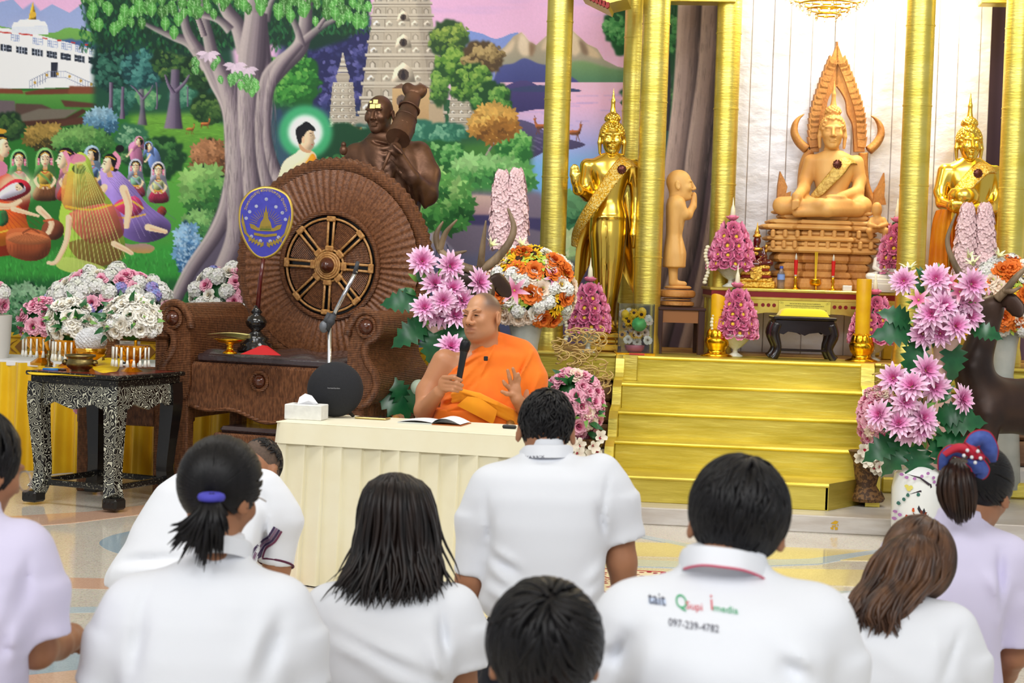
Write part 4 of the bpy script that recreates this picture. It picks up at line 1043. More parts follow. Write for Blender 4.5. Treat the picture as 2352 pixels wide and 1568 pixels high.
def frame_rows(fr,rows):
 out=[]
 for y,xl,xr,wc,b in rows:
  a_,b_=fr.L(xl,y,wc),fr.L(xr,y,wc)
  out.append(((a_[2]+b_[2])/2,(a_[0]+b_[0])/2,(b_[0]-a_[0])/2,wc,b))
 return out
def locks(P,R,U=None,k=5,flat=.5):
 """many tapered strands at once: P (n,m,3) points, R (m,) or (n,m) radii, U (n,m,3) outward directions"""
 n,m,_=P.shape
 T=np.gradient(P,axis=1);T/=np.linalg.norm(T,axis=2,keepdims=True)+1e-9
 if U is None:U=np.zeros_like(P);U[...,1]=-1
 U=U-(U*T).sum(2,keepdims=True)*T;U/=np.linalg.norm(U,axis=2,keepdims=True)+1e-9
 W=np.cross(T,U);R=np.broadcast_to(R,(n,m))
 a=np.arange(k)*2*PI/k
 V=P[:,:,None]+R[:,:,None,None]*(flat*np.cos(a)[None,None,:,None]*U[:,:,None]+np.sin(a)[None,None,:,None]*W[:,:,None])
 I=np.arange(n*m*k).reshape(n,m,k);J=np.roll(I,-1,2)
 F=np.stack([I[:,:-1],J[:,:-1],J[:,1:],I[:,1:]],-1).reshape(-1,4)
 return V.reshape(-1,3),F
hr=np.random.default_rng(5)
def cap_hair(c,r,crown,n=500,length=.9,rw=.006,lift=.03,rows=9,keep=None,jit=.25,bend=0.0,out=.04):
 """short hair combed away from a crown over an ellipsoid (c, r)"""
 c=np.asarray(c,float);r=np.ones(3)*r;crown=np.asarray(crown,float);crown/=np.linalg.norm(crown)
 d=hr.normal(size=(n*3,3));d/=np.linalg.norm(d,axis=1)[:,None]
 if keep is not None:d=d[keep(d)]
 d=d[:n];n=len(d)
 t=d-(d@crown)[:,None]*crown;t/=np.linalg.norm(t,axis=1)[:,None]+1e-6
 ang=np.arccos(np.clip(d@crown,-1,1));side=np.cross(crown,t)
 L_=length*hr.uniform(.6,1.1,n);s=np.linspace(0,1,rows);j=hr.normal(0,jit,n)
 A=ang[:,None]+L_[:,None]*s[None];B=(j[:,None]*s[None]+bend*s[None]**2)*.5
 D=np.cos(A)[...,None]*crown+np.sin(A)[...,None]*(np.cos(B)[...,None]*t[:,None]+np.sin(B)[...,None]*side[:,None])
 lf=1+lift*hr.uniform(.2,1,n)[:,None]*np.sin(np.pi*s*.8)[None]+out*s[None]**2*hr.uniform(-.3,1,n)[:,None]
 P=c+D*lf[...,None]*r
 R=rw*np.array([.6,1,1.1,1.1,1,.9,.75,.5,.12])[:rows]if rows==9 else rw*np.interp(s,[0,.2,.7,1],[.6,1,.9,.1])
 return locks(P,R,D/r)
def drape(fr,rows,tips,n=120,rw=.009,m=12,jit=.006,wave=.0,phi=1.25,k=5):
 """hanging hair: rows (py, xl, xr, wc, b) from the top down; tips(q) gives the py where the lock at q ends"""
 ys=np.array([r[0]for r in rows],float);A=np.array(rows,float)
 q=(np.arange(n)+hr.uniform(0,1,n))/n;P=np.zeros((n,m,3));U=np.zeros((n,m,3))
 for i in range(n):
  f=(2*q[i]-1)*phi
  sc_=sin(f)/sin(phi)
  y0=ys[0]+hr.uniform(0,6);y1=tips(q[i])+hr.uniform(-14,8);yy=np.linspace(y0,y1,m);ph=hr.uniform(0,6.28);j=hr.normal(0,jit,2);lay=hr.uniform(.93,1.03)
  for a,y in enumerate(yy):
   xl,xr,wc,b=[np.interp(y,ys,A[:,c_])for c_ in(1,2,3,4)]
   x=(xl+xr)/2+sc_*(xr-xl)/2*lay;w=wc-b*cos(f)*lay
   p=fr.L(x,y,w);s_=a/(m-1)
   P[i,a]=p+np.array([j[0]*s_+wave*sin(ph+s_*7)*s_**2,j[1]*s_,0]);U[i,a]=(sin(f),-cos(f),0)
 R=rw*np.interp(np.linspace(0,1,m),[0,.15,.75,1],[.7,1,.85,.08])
 return locks(P,R,U,k,.45)
def rot_head(yaw=0,pitch=0,roll=0):
 """yaw > 0 turns the face to the left of the picture (counter-clockwise from above), pitch > 0 bows it, roll > 0 leans to the right"""
 return np.array(Matrix.Rotation(yaw,3,'Z')@Matrix.Rotation(-pitch,3,'X')@Matrix.Rotation(roll,3,'Y'))
def add_head(F,c,R,k=1.0,ears=True,neck=None,face=True):
 """head of 0.23 k height; local x right, y to the face, z up"""
 T=lambda p:np.asarray(c)+k*(R@np.asarray(p,float))
 e=lambda p,r,kk=.02,mode='+',rot=None:F.ell(T(p),np.array(r)*k,kk*k,mode,R if rot is None else R@rotm(rot))
 e((0,-.008,.022),(.074,.092,.088));e((0,.03,-.04),(.060,.060,.076),.03)
 if face:
  e((0,.070,-.094),(.024,.018,.017),.03)
  for s in(-1,1):
   e((s*.036,.066,-.022),(.026,.024,.024),.02);e((s*.03,.083,.026),(.026,.009,.009),.014)
   e((s*.031,.099,.004),(.017,.014,.010),.008,'-');e((s*.031,.078,.003),(.0145,.0125,.0115),.004)
  F.cap(T((0,.090,.016)),T((0,.112,-.026)),.0085*k,.0125*k,.01*k)
  for s in(-1,1):e((s*.013,.101,-.032),(.009,.010,.008),.007)
  e((0,.091,-.056),(.025,.009,.006),.005);e((0,.089,-.068),(.021,.009,.007),.005)
 if ears:
  for s in(-1,1):
   e((s*.084,-.008,-.010),(.010,.021,.034),.008,'+',(.25,0,-s*.4));e((s*.094,.0,-.004),(.006,.010,.020),.004,'-',(.25,0,-s*.4))
 if neck is not None:F.cap(T((0,-.022,-.05)),np.asarray(neck,float),.052*k,.058*k,.03)
 return T
def folds_on(F,fr,L_):
 for xa,ya,wa,xb,yb,wb,amp,wd in L_:F.ridge(fr.L(xa,ya,wa),fr.L(xb,yb,wb),amp*2.4,wd*1.15)
def person(fr,label,head,body_rows,arms,shirt_rows,sleeves,skin,shirt_m,h=.009,folds=(),collar=None,lower=None,lower_m=None,hh=None):
 """body (head, neck, trunk, arms) is one mesh at the top, clothes are its children. Returns the body object and the head transform"""
 o=bpy.data.objects.new('person',None)
 c,R,k,neck=head
 pts=[fr.L(x,y,w)for(x,y,w,*_r)in[p for a in arms for p in a]]+[np.asarray(c),np.asarray(neck)]
 rr_=frame_rows(fr,body_rows)
 lo=np.min(pts,0)-.17;hi=np.max(pts,0)+.17
 for z,cx_,a,cy_,b in rr_:lo=np.minimum(lo,(cx_-a,cy_-b,z));hi=np.maximum(hi,(cx_+a,cy_+b,z))
 F=Field(lo,hi,hh or h*.8);T=add_head(F,c,R,k,True,neck)
 F.loft([(z-.035,cx_,a*.78,cy_,b_*.7)for z,cx_,a,cy_,b_ in rr_],.03)
 for a in arms:
  P=[fr.L(x,y,w)for x,y,w,r in a];F.chain(P,[p[3]*(.8 if i<2 else .94)for i,p in enumerate(a)],.02)
  if len(a)>3:hand(F,P[-1],P[-1]-P[-2])
 bpy.data.objects.remove(o)
 V,FF=F.mesh(1)
 b=link('person',make_mesh('person',V,FF,[skin],True),None,fr.o,(0,0,fr.rz));tag(b,label,'person')
 sr=frame_rows(fr,shirt_rows);pts=[]
 for s in sleeves:pts+=[fr.L(*p[:3])for p in s]
 lo=np.min(pts,0)-.12;hi=np.max(pts,0)+.12
 for z,cx_,a,cy_,bb in sr:lo=np.minimum(lo,(cx_-a,cy_-bb,z));hi=np.maximum(hi,(cx_+a,cy_+bb,z))
 sr=sorted(sr);z,cx_,a,cy_,bb=sr[-1];sr.append((z+.035,cx_,a*.9,cy_+.01,bb*.9))
 S=Field(lo-.02,hi+.04,h);S.loft(sr,.03)
 for s in sleeves:
  P=[fr.L(*p[:3])for p in s];r=[p[3]for p in s]
  for i in range(len(P)-2):S.cap(P[i],P[i+1],r[i],r[i+1],.05)
  S.cone(P[-2],P[-1],r[-2],r[-1],.03)
  d=(P[-1]-P[-2])/np.linalg.norm(P[-1]-P[-2]);S.cone(P[-1]-d*.026,P[-1]+d*.001,r[-1]+.0025,r[-1]+.003,.003)
 folds_on(S,fr,folds)
 V,FF=S.mesh(1);link('shirt',make_mesh('shirt',V,FF,[shirt_m],True),b)
 if lower:
  lr=[fr.L(*p[:3])for p in[q for a in lower for q in a]];G=Field(np.min(lr,0)-.2,np.max(lr,0)+.2,.016)
  for a in lower:G.chain([fr.L(*p[:3])for p in a],[p[3]for p in a],.05)
  base=-fr.o[2]
  G.cut((0,0,base+.004),(0,0,-1))
  V,FF=G.mesh(1);link('trousers',make_mesh('trousers',V,FF,[lower_m or BLACKCL],True),b)
 return b,T
def hand(F,p,d):
 """a relaxed hand carried on at the end of a forearm: palm, four curled fingers, thumb"""
 d=np.asarray(d,float)/np.linalg.norm(d);s=np.cross(d,(0,0,1));s/=np.linalg.norm(s)+1e-9;n=np.cross(s,d)
 F.chain([p,p+d*.07],[.03,.034],.02,sc=(1,1,1))
 for i,q in enumerate((-.027,-.009,.009,.027)):
  a=p+d*.075+s*q;l=(.06,.07,.072,.062)[i]
  F.chain([a,a+d*l*.5-n*.012,a+d*l*.75-n*.04],[.0095,.009,.008],.004)
 F.chain([p+d*.03+s*.03,p+d*.06+s*.05-n*.01,p+d*.09+s*.05-n*.025],[.012,.0105,.009],.008)
def lower_mesh(b,fr,hipx,hipy,width,m,w=0.02,e=.6,name='trousers'):
 c=fr.L(hipx,hipy,w);zf=-fr.o[2]
 c=np.array([c[0],c[1],max(c[2],zf+.2)])
 G=Field((c[0]-.42,c[1]-.25,zf),(c[0]+.42,c[1]+.62,c[2]+.2),.014)
 hz=zf+.17
 G.ell((c[0],c[1],hz),(width,.15,.16),.05);G.loft([(hz,c[0],width*.97,c[1],.13),(c[2]+.03,c[0],width*.9,c[1],.115)],.05)
 for s in(-1,1):
  G.chain([(c[0]+s*width*.5,c[1]+.02,hz),(c[0]+s*.16,c[1]+.40*e,zf+.17),(c[0]+s*.17,c[1]+.46*e,zf+.12)],[.105,.078,.066],.05)
  G.chain([(c[0]+s*.17,c[1]+.46*e,zf+.075),(c[0]+s*.14,c[1]+.1,zf+.06),(c[0]+s*.12,c[1]-.12,zf+.055)],[.062,.06,.04],.04)
 G.cut((0,0,zf+.003),(0,0,-1))
 V,FF=G.mesh(1);return link(name,make_mesh(name,V,FF,[m],True),b)
def strand_part(name,parts,m,b):
 return obj(name,join(*parts)if len(parts)>1 else parts[0],m,b,smooth=True)
def scalp(c,r,R=None,cuts=(),h=.007,k=.01,extra=()):
 """solid cap of hair under the strands"""
 c=np.asarray(c,float);r=np.ones(3)*r;F=Field(c-r.max()-.05,c+r.max()+.05,h);F.ell(c,r,0.001,'+',R)
 for(p,q,kk)in extra:F.ell(p,q,kk)
 for p,n_ in cuts:F.cut(p,n_,.008)
 return F.mesh(1)
def print_on(fr,parent,name,body,px,py,wpx,m,w=-.3,tilt=0.0,field=None,hgt=None,lift=.004,res=4):
 """flat lettering laid onto the cloth: every vertex is dropped along the depth axis onto the garment"""
 V,F=text_mesh(body,1.0,0,res)if isinstance(body,str)else body
 V=V.copy();V[:,0]-=(V[:,0].min()+V[:,0].max())/2;W_=V[:,0].max()-V[:,0].min()
 c=fr.L(px,py,w);s=wpx/fr.s/W_;V*=s
 if hgt:V[:,1]*=hgt
 cr,sr=cos(tilt),sin(tilt);u=V[:,0]*cr-V[:,1]*sr+c[0];v=V[:,0]*sr+V[:,1]*cr+c[2]
 from mathutils.bvhtree import BVHTree
 me=field;bv=BVHTree.FromPolygons([tuple(x.co)for x in me.vertices],[tuple(p.vertices)for p in me.polygons])
 out=[]
 last=w
 for a,b_ in zip(u,v):
  h_=bv.ray_cast(Vector((a,-2,b_)),Vector((0,1,0)))
  if h_[0]is not None:last=h_[0][1]
  out.append((a,last-lift,b_))
 return obj(name,(np.array(out),F),m,parent)
INK=mat('dark_ink',(60,60,80),.8)
# ---- man in a white polo kneeling in the middle, back to us
fr=Fr(1250,1300,5.3)
hc=fr.L(1254,990,.10)
R_=rot_head(0,.35,.03)
neck=fr.L(1252,1075,.02)
P5,T=person(fr,'man in white polo kneeling in front of the cream table, short black hair',(hc,R_,.95,neck),[(1080,1170,1370,.0,.08),(1250,1150,1370,-.02,.09),(1400,1150,1360,-.04,.1)],[[(1124,1130,.0,.055),(1096,1220,.0,.05),(1080,1330,.0,.044),(1074,1412,.03,.04),(1120,1460,.22,.032)],[(1390,1100,.0,.055),(1425,1200,.0,.05),(1428,1290,.0,.045),(1436,1372,.03,.04),(1390,1410,.22,.032)]],[(1030,1218,1296,.05,.055),(1048,1186,1330,.035,.07),(1064,1156,1382,.02,.085),(1090,1126,1412,.0,.105),(1140,1100,1420,-.02,.125),(1200,1100,1408,-.03,.135),(1260,1122,1392,-.035,.135),(1330,1114,1386,-.04,.13),(1380,1096,1390,-.045,.135),(1400,1106,1386,-.045,.13),(1416,1118,1376,-.045,.11)],[[(1132,1124,.0,.07),(1102,1190,.0,.068),(1084,1318,.0,.052)],[(1378,1092,.0,.066),(1412,1150,.0,.068),(1434,1240,.0,.063)]],SKIND,WHITE,.009,[(1128,1262,-.15,1190,1300,-.17,.006,.014),(1120,1300,-.15,1180,1350,-.17,.007,.014),(1130,1280,-.16,1200,1325,-.18,-.006,.014),(1110,1350,-.16,1200,1392,-.17,.008,.016),(1385,1300,-.14,1340,1350,-.17,.006,.016),(1388,1340,-.14,1330,1390,-.17,.006,.016),(1390,1240,-.12,1372,1160,-.13,-.008,.012),(1120,1258,-.12,1128,1180,-.13,-.006,.012),(1160,1370,-.17,1330,1376,-.17,.004,.02),(1400,1085,-.08,1385,1180,-.13,-.004,.007),(1118,1130,-.08,1112,1200,-.12,-.003,.007)])
lower_mesh(P5,fr,1245,1440,.185,BLACKCL)
# collar, hair
def collar_band(fr,b,pts,hgt,m,r=.006,name='collar',tiltback=0.0):
 P=spline([fr.L(*p)for p in pts],6);n=len(P);V=[];Fc=[]
 for i,p in enumerate(P):
  up=np.array([0,.012+tiltback,hgt])
  for dz,o in((0,.010),(.55,.004),(1.0,0)):V.append(p+up*dz+np.array([0,-o,0]))
  for dz,o in((1.0,.006),(0,.014-.02)):V.append(p+up*dz+np.array([0,o+.006,0]))
 k=5
 for i in range(n-1):
  for j in range(k):Fc.append((i*k+j,(i+1)*k+j,(i+1)*k+(j+1)%k,i*k+(j+1)%k))
 Fc.append(tuple(range(k)));Fc.append(tuple((n-1)*k+j for j in range(k))[::-1])
 return obj(name,(np.array(V),Fc),m,b,smooth='auto')
collar_band(fr,P5,[(1192,1064,.06),(1206,1052,.0),(1230,1050,-.035),(1258,1050,-.04),(1286,1050,-.03),(1306,1050,.01),(1316,1056,.06)],.034,WHITE)
hcp=hc+R_@np.array([0,-.008,.03])
sc_=scalp(hcp,(.077,.096,.09),R_,[(hcp+R_@np.array([0,-.02,-.055]),R_@np.array([0,.45,-.9])),(hcp+R_@np.array([0,.06,.0]),R_@np.array([0,1,-.5]))])
kp=lambda d:((d@R_)[:,2]>-.55+.9*np.clip((d@R_)[:,1],0,1))
strand_part('hair',[sc_,cap_hair(hcp,(.080,.098,.094),R_@np.array([0,-.4,.9]),900,.42,.0042,.03,keep=kp,out=.07,jit=.5)],HAIRB,P5)
sh=[c for c in P5.children if c.name.startswith('shirt')][0].data
cl_=[c for c in P5.children if c.name.startswith('collar')][0].data
print_on(fr,P5,'neck_lettering','WARRIX',1226,1053,50,INK,w=-.05,tilt=.12,field=cl_,hgt=.62,lift=.002)
# ---- man with printed logos, front row right
fr=Fr(1680,1480,3.36);hc=fr.L(1694,1205,.10);R_=rot_head(-.18,.25,.10);neck=fr.L(1668,1330,.04)
P7,T=person(fr,'man in white polo with small printed logos and a phone number on his back',(hc,R_,1.0,neck),[(1330,1560,1770,.02,.07),(1480,1480,1830,-.02,.09),(1700,1480,1830,-.02,.1)],[[(1450,1450,.02,.055),(1425,1620,.02,.05),(1420,1780,.06,.045),(1500,1820,.25,.035)],[(1880,1470,.02,.055),(1910,1620,.02,.05),(1915,1780,.06,.045),(1840,1820,.25,.035)]],[(1296,1566,1764,.05,.06),(1318,1548,1790,.04,.075),(1345,1500,1832,.02,.095),(1372,1452,1876,.0,.11),(1410,1412,1902,-.02,.125),(1480,1392,1912,-.04,.14),(1568,1410,1900,-.05,.15),(1700,1430,1890,-.05,.15),(1800,1440,1880,-.05,.14)],[[(1470,1430,.02,.085),(1436,1520,.02,.078),(1424,1650,.02,.066)],[(1862,1440,.02,.085),(1896,1520,.02,.078),(1912,1650,.02,.066)]],SKIND,WHITE,.009,[(1470,1450,-.12,1410,1560,-.1,-.012,.02),(1490,1460,-.14,1440,1590,-.13,.006,.02),(1780,1510,-.17,1850,1560,-.15,-.010,.018),(1800,1490,-.17,1870,1530,-.14,.006,.018),(1520,1540,-.17,1760,1560,-.18,.004,.03)])
lower_mesh(P7,fr,1660,1830,.20,BLACKCL)
collar_band(fr,P7,[(1560,1322,.06),(1572,1300,.0),(1610,1294,-.04),(1660,1298,-.05),(1710,1306,-.04),(1752,1322,.0),(1776,1346,.05)],.03,WHITE)
pp=spline([fr.L(*p)for p in[(1570,1305,-.012),(1610,1297,-.055),(1660,1301,-.066),(1710,1309,-.056),(1752,1326,-.016),(1772,1345,.03)]],8)
obj('collar_piping',tube(pp+(0,-.004,0),.0022,6),mat('red_piping',(214,92,120),.7),P7,smooth=True)
hcp=hc+R_@np.array([0,-.008,.03])
cuts=[(hcp+R_@np.array([0,-.03,-.075]),R_@np.array([0,.25,-.95])),(hcp+R_@np.array([0,.07,.0]),R_@np.array([0,1,-.4]))]
sc_=scalp(hcp,(.089,.104,.098),R_,cuts)
kp=lambda d:((d@R_)[:,2]>-.68+.6*np.clip((d@R_)[:,1],0,1))
strand_part('hair',[sc_,cap_hair(hcp,(.093,.108,.103),R_@np.array([.1,-.25,.95]),1100,.75,.0055,.03,keep=kp,out=.03,jit=.35)],HAIRB,P7)
sh=[c for c in P7.children if c.name.startswith('shirt')][0].data
inkb,inkg,inkr=mat('blue_ink',(120,150,220),.8),mat('green_ink',(60,180,120),.8),mat('red_ink',(226,90,100),.8)
print_on(fr,P7,'logo_ground',prism([(-.5,-.06),(.5,-.06),(.5,.2),(-.5,.2)],0,0.0001,'z'),1533,1440,38,mat('pale_blue_ink',(206,220,246),.8),field=sh,lift=.002)
print_on(fr,P7,'logo_lettering','tait',1532,1442,38,INK,tilt=-.03,field=sh)
print_on(fr,P7,'logo_letter','Q',1590,1446,24,inkg,tilt=-.05,field=sh)
print_on(fr,P7,'logo_lettering','Supi',1620,1448,36,inkr,tilt=-.06,field=sh,hgt=.8)
print_on(fr,P7,'logo_letter','i',1663,1448,4.2,inkr,tilt=-.06,field=sh,hgt=1.0)
print_on(fr,P7,'logo_lettering','media',1696,1453,54,inkg,tilt=-.08,field=sh,hgt=.75)
print_on(fr,P7,'phone_number','097-239-4782',1614,1486,110,mat('grey_ink',(96,96,110),.8),tilt=-.07,field=sh)
# ---- woman with a ponytail, front row left
fr=Fr(480,1450,4.0);hc=fr.L(506,1135,.08);R_=rot_head(-.55,.30,.05);neck=fr.L(500,1290,.02)
P3,T=person(fr,'woman in white shirt with black ponytail tied by a violet band',(hc,R_,.92,neck),[(1300,400,600,.0,.07),(1450,330,620,-.02,.08),(1650,330,620,-.02,.09)],[[(330,1420,.0,.05),(270,1560,.0,.045),(262,1680,.06,.04),(340,1720,.25,.032)],[(620,1420,.0,.05),(672,1560,.0,.045),(690,1680,.06,.04),(600,1720,.25,.032)]],[(1262,440,566,.03,.05),(1284,420,580,.025,.06),(1310,372,606,.015,.075),(1340,322,642,.0,.09),(1375,282,668,-.01,.105),(1420,262,686,-.02,.115),(1500,264,690,-.03,.125),(1600,280,676,-.035,.13),(1720,290,670,-.03,.13)],[[(318,1400,.0,.078),(272,1470,.0,.072),(232,1580,.0,.06)],[(640,1400,.0,.076),(676,1470,.0,.07),(700,1580,.0,.058)]],SKIND,WHITE,.009,[(330,1400,-.1,300,1560,-.13,-.007,.018),(640,1420,-.1,600,1560,-.13,-.008,.018),(615,1420,-.13,560,1560,-.15,.006,.02),(350,1330,-.09,310,1420,-.1,-.003,.008),(480,1330,-.12,560,1420,-.14,.004,.03)])
lower_mesh(P3,fr,480,1790,.18,BLACKCL)
collar_band(fr,P3,[(432,1296,.05),(446,1278,-.01),(490,1268,-.04),(530,1270,-.035),(566,1280,.01),(578,1294,.05)],.034,WHITE)
hcp=hc+R_@np.array([0,-.012,.028]);tie=fr.L(487,1136,-.055)
cuts=[(hcp+R_@np.array([0,-.02,-.07]),R_@np.array([0,.5,-.85])),(hcp+R_@np.array([0,.05,.01]),R_@np.array([0,1,-.35]))]
sc_=scalp(hcp,(.083,.104,.10),R_,cuts,extra=())
# strands combed from the whole scalp into the tie
d=hr.normal(size=(2600,3));d/=np.linalg.norm(d,axis=1)[:,None];dl=d@R_
d=d[(dl[:,2]>-.62+.75*np.clip(dl[:,1],0,1)-.1)&(dl[:,1]<.62)][:620]
s=np.linspace(0,1,10);P0=hcp+d*(R_@np.diag([.086,.107,.103])@R_.T@d.T).T*0+(R_@(np.array([.086,.107,.103])[:,None]*(R_.T@d.T))).T
td=R_.T@(tie-hcp);td=td/np.array([.086,.107,.103]);td=td/np.linalg.norm(td)
dloc=(R_.T@d.T).T
Q=dloc[:,None]*(1-s)[None,:,None]+td*s[None,:,None];Q/=np.linalg.norm(Q,axis=2,keepdims=True)+1e-6
P=hcp+np.einsum('ij,nmj->nmi',R_,Q*np.array([.086,.107,.103]))*1.0
U=np.einsum('ij,nmj->nmi',R_,Q)
cmb=locks(P,.0045*np.interp(s,[0,.1,.8,1],[.5,1,.9,.5]),U)
strand_part('hair',[sc_,cmb],HAIRB,P3)
n=110;m=11;s=np.linspace(0,1,m);P=np.zeros((n,m,3))
for i in range(n):
 a=hr.uniform(0,2*PI);q=math.sqrt(hr.uniform(0,1));ex=466+62*q*cos(a)-(26 if cos(a)<-.5 else 0);ey=hr.uniform(1225,1318)-40*abs(cos(a)*q);ew=-.075+.035*q*sin(a)
 c1=fr.L(484+16*q*cos(a),1150,-.075+.016*q*sin(a));c2=fr.L(478+44*q*cos(a),1205,-.105+.03*q*sin(a));c3=fr.L(ex,ey,ew)
 P[i]=[(1-t)**3*tie+3*t*(1-t)**2*c1+3*t*t*(1-t)*c2+t**3*c3 for t in s]
obj('ponytail',locks(P,.0085*np.interp(s,[0,.2,.7,1],[.8,1,.8,.06])),HAIRB,P3,smooth=True)
obj('hair_tie',torus(tie+(0,-.008,-.004),.021,.0095,20,8,'z'),mat('violet_band',(78,76,190),.7),P3,smooth=True,)
gl=mat('clear_frame',(200,190,180),.2,.3)
obj('glasses',tube(spline([T((.080,-.01,.012)),T((.078,.05,.014)),T((.066,.095,.012))],6),.0018,6),gl,P3,smooth=True)
# ---- woman with long black hair, front row centre left
fr=Fr(900,1450,4.6);hc=fr.L(906,1190,.08);R_=rot_head(.05,.12,0);neck=fr.L(900,1340,.02)
P4,T=person(fr,'woman in white polo with long loose dark hair over her shoulders',(hc,R_,.92,neck),[(1340,820,990,.0,.06),(1480,780,1010,-.02,.08),(1700,780,1010,-.02,.09)],[[(770,1420,.0,.048),(742,1540,.0,.042),(746,1640,.08,.036),(830,1680,.25,.03)],[(1030,1420,.0,.05),(1062,1510,.0,.046),(1064,1600,.06,.042),(990,1650,.25,.032)]],[(1300,862,944,.04,.05),(1322,830,980,.03,.06),(1345,780,1020,.015,.08),(1372,744,1052,.0,.095),(1410,726,1066,-.015,.11),(1470,728,1062,-.03,.125),(1540,736,1040,-.035,.13),(1620,744,1036,-.035,.135),(1720,744,1040,-.03,.13)],[[(760,1400,.0,.066),(735,1460,.0,.064),(722,1590,.0,.055)],[(1040,1400,.0,.068),(1062,1450,.0,.066),(1070,1534,.0,.055)]],SKIND,WHITE,.009,[(1010,1400,-.1,1024,1520,-.1,-.009,.012),(780,1440,-.14,1000,1540,-.15,.006,.016),(770,1480,-.14,980,1565,-.15,.007,.016),(800,1470,-.15,1000,1575,-.15,-.005,.014),(990,1480,-.13,1024,1560,-.11,.008,.014),(850,1540,-.16,1000,1590,-.15,.006,.016)])
lower_mesh(P4,fr,890,1760,.18,BLACKCL)
collar_band(fr,P4,[(846,1330,.04),(862,1316,-.01),(890,1308,-.035),(920,1308,-.035),(944,1316,-.01),(956,1330,.04)],.04,WHITE)
hrows=[(1086,896,918,.08,.015),(1091,874,940,.08,.05),(1102,852,964,.08,.075),(1124,836,984,.08,.097),(1160,826,996,.075,.112),(1200,822,1004,.07,.115),(1260,814,1012,.06,.115),(1310,800,1022,.04,.12),(1350,770,1036,.03,.13),(1390,748,1040,.025,.14)]
und=Field((fr.L(800,1400)[0]-.02,-.12,fr.L(900,1330)[2]),(fr.L(1020,1400)[0]+.02,.24,fr.L(900,1084)[2]+.02),.008)
und.loft([(z,c_,a*.93,w_,b_*.93)for z,c_,a,w_,b_ in frame_rows(fr,hrows[:7])],.01);V0=und.mesh(1)
tip=lambda q:1392-30*abs(q-.33)/.33*(q<.33)-(60 if .42<q<.47 else 0)-50*max(0,q-.62)/.38-(30 if q<.05 else 0)
strand_part('hair',[V0,drape(fr,hrows,tip,210,.0085,14,.010,.02,1.35)],mat('soft_black_hair',(17,14,15),.4,0,(38,27,23),40,(1,1,.12),spec=.35),P4)
# ---- man bowing forward beside the table
fr=Fr(500,1250,6.5);hc=fr.L(592,1078,.30);R_=rot_head(-.45,.95,.1);neck=fr.L(560,1120,.12)
P2,T=person(fr,'man in white polo with maroon cuffs bowing low beside the cream table',(hc,R_,1.0,neck),[(1110,480,600,.1,.08),(1220,350,600,.0,.1),(1330,300,520,-.1,.1)],[[(610,1140,.08,.055),(640,1220,.05,.055),(636,1300,.05,.052),(632,1370,.1,.045),(560,1430,.3,.034)],[(430,1200,.2,.05),(430,1320,.3,.045),(440,1420,.4,.04)]],[(1074,440,560,.12,.06),(1090,404,610,.1,.1),(1120,362,640,.07,.13),(1160,336,655,.04,.15),(1210,306,640,.0,.165),(1250,290,612,-.04,.17),(1290,262,590,-.08,.17),(1320,244,560,-.1,.165),(1345,240,520,-.12,.15)],[[(600,1130,.06,.085),(648,1190,.05,.075),(634,1294,.05,.062)],[(440,1150,.18,.08),(430,1220,.25,.07),(430,1300,.28,.06)]],SKIND,WHITE,.011,[(245,1318,-.26,420,1296,-.25,.012,.018),(256,1296,-.25,420,1284,-.24,-.01,.014),(250,1336,-.26,380,1330,-.26,.008,.014),(606,1180,-.08,600,1280,-.06,-.012,.014),(580,1110,-.05,612,1180,-.1,-.005,.01)],hh=.009)
lower_mesh(P2,fr,400,1380,.19,BEIGE,-.1)
cf=[fr.L(634+40*cos(t),1294+9*sin(t)+7*cos(t),.05+.062*sin(t))for t in np.linspace(0,2*PI,24,endpoint=False)]
obj('cuff',tube(cf,.0045,6,closed=True),mat('maroon_trim',(92,30,62),.7),P2,smooth=True)
sh=[c for c in P2.children if c.name.startswith('shirt')][0].data
for k,cm in enumerate([(70,50,90),(140,110,140),(70,50,90),(120,60,90)]):
 Q=spline([(612,1232),(596,1258),(574,1276),(566,1300)],8)+(k*5-6,k*4)
 up=[(p[0],p[1])for p in Q];poly_=[(x-590,-(y-1266))for x,y in up]+[(x-586,-(y-1263))for x,y in up[::-1]]
 V=np.array([(a,b,0)for a,b in poly_],float);ns=len(up)
 FFs=[(i,i+1,2*ns-2-i,2*ns-1-i)for i in range(ns-1)]
 print_on(fr,P2,'side_stripe',(V,FFs),590+(V[:,0].min()+V[:,0].max())/2,1266,V[:,0].max()-V[:,0].min(),mat('shirt_stripe_'+('plum','pale','plum','rose')[k],cm,.8),field=sh)
hcp=hc+R_@np.array([0,-.008,.03])
crop=mat('cropped_hair',(46,40,38),.6,0,(60,52,48),200)
fade=scalp(hcp,(.0765,.0945,.089),R_,[(hcp+R_@np.array([0,-.05,-.05]),R_@np.array([0,.35,-.95])),(hcp+R_@np.array([0,.06,.0]),R_@np.array([0,1,-.5]))],h=.006)
obj('cropped_sides',fade,mat('faded_hair',(104,84,70),.7,0,(88,72,62),120),P2,smooth=True)
kp=lambda d:((d@R_)[:,2]>.25-.1*(d@R_)[:,1])
strand_part('hair',[cap_hair(hcp,(.078,.096,.092),R_@np.array([0,-.3,.95]),520,.3,.004,.02,keep=kp,out=.03,jit=.5)],HAIRB,P2)
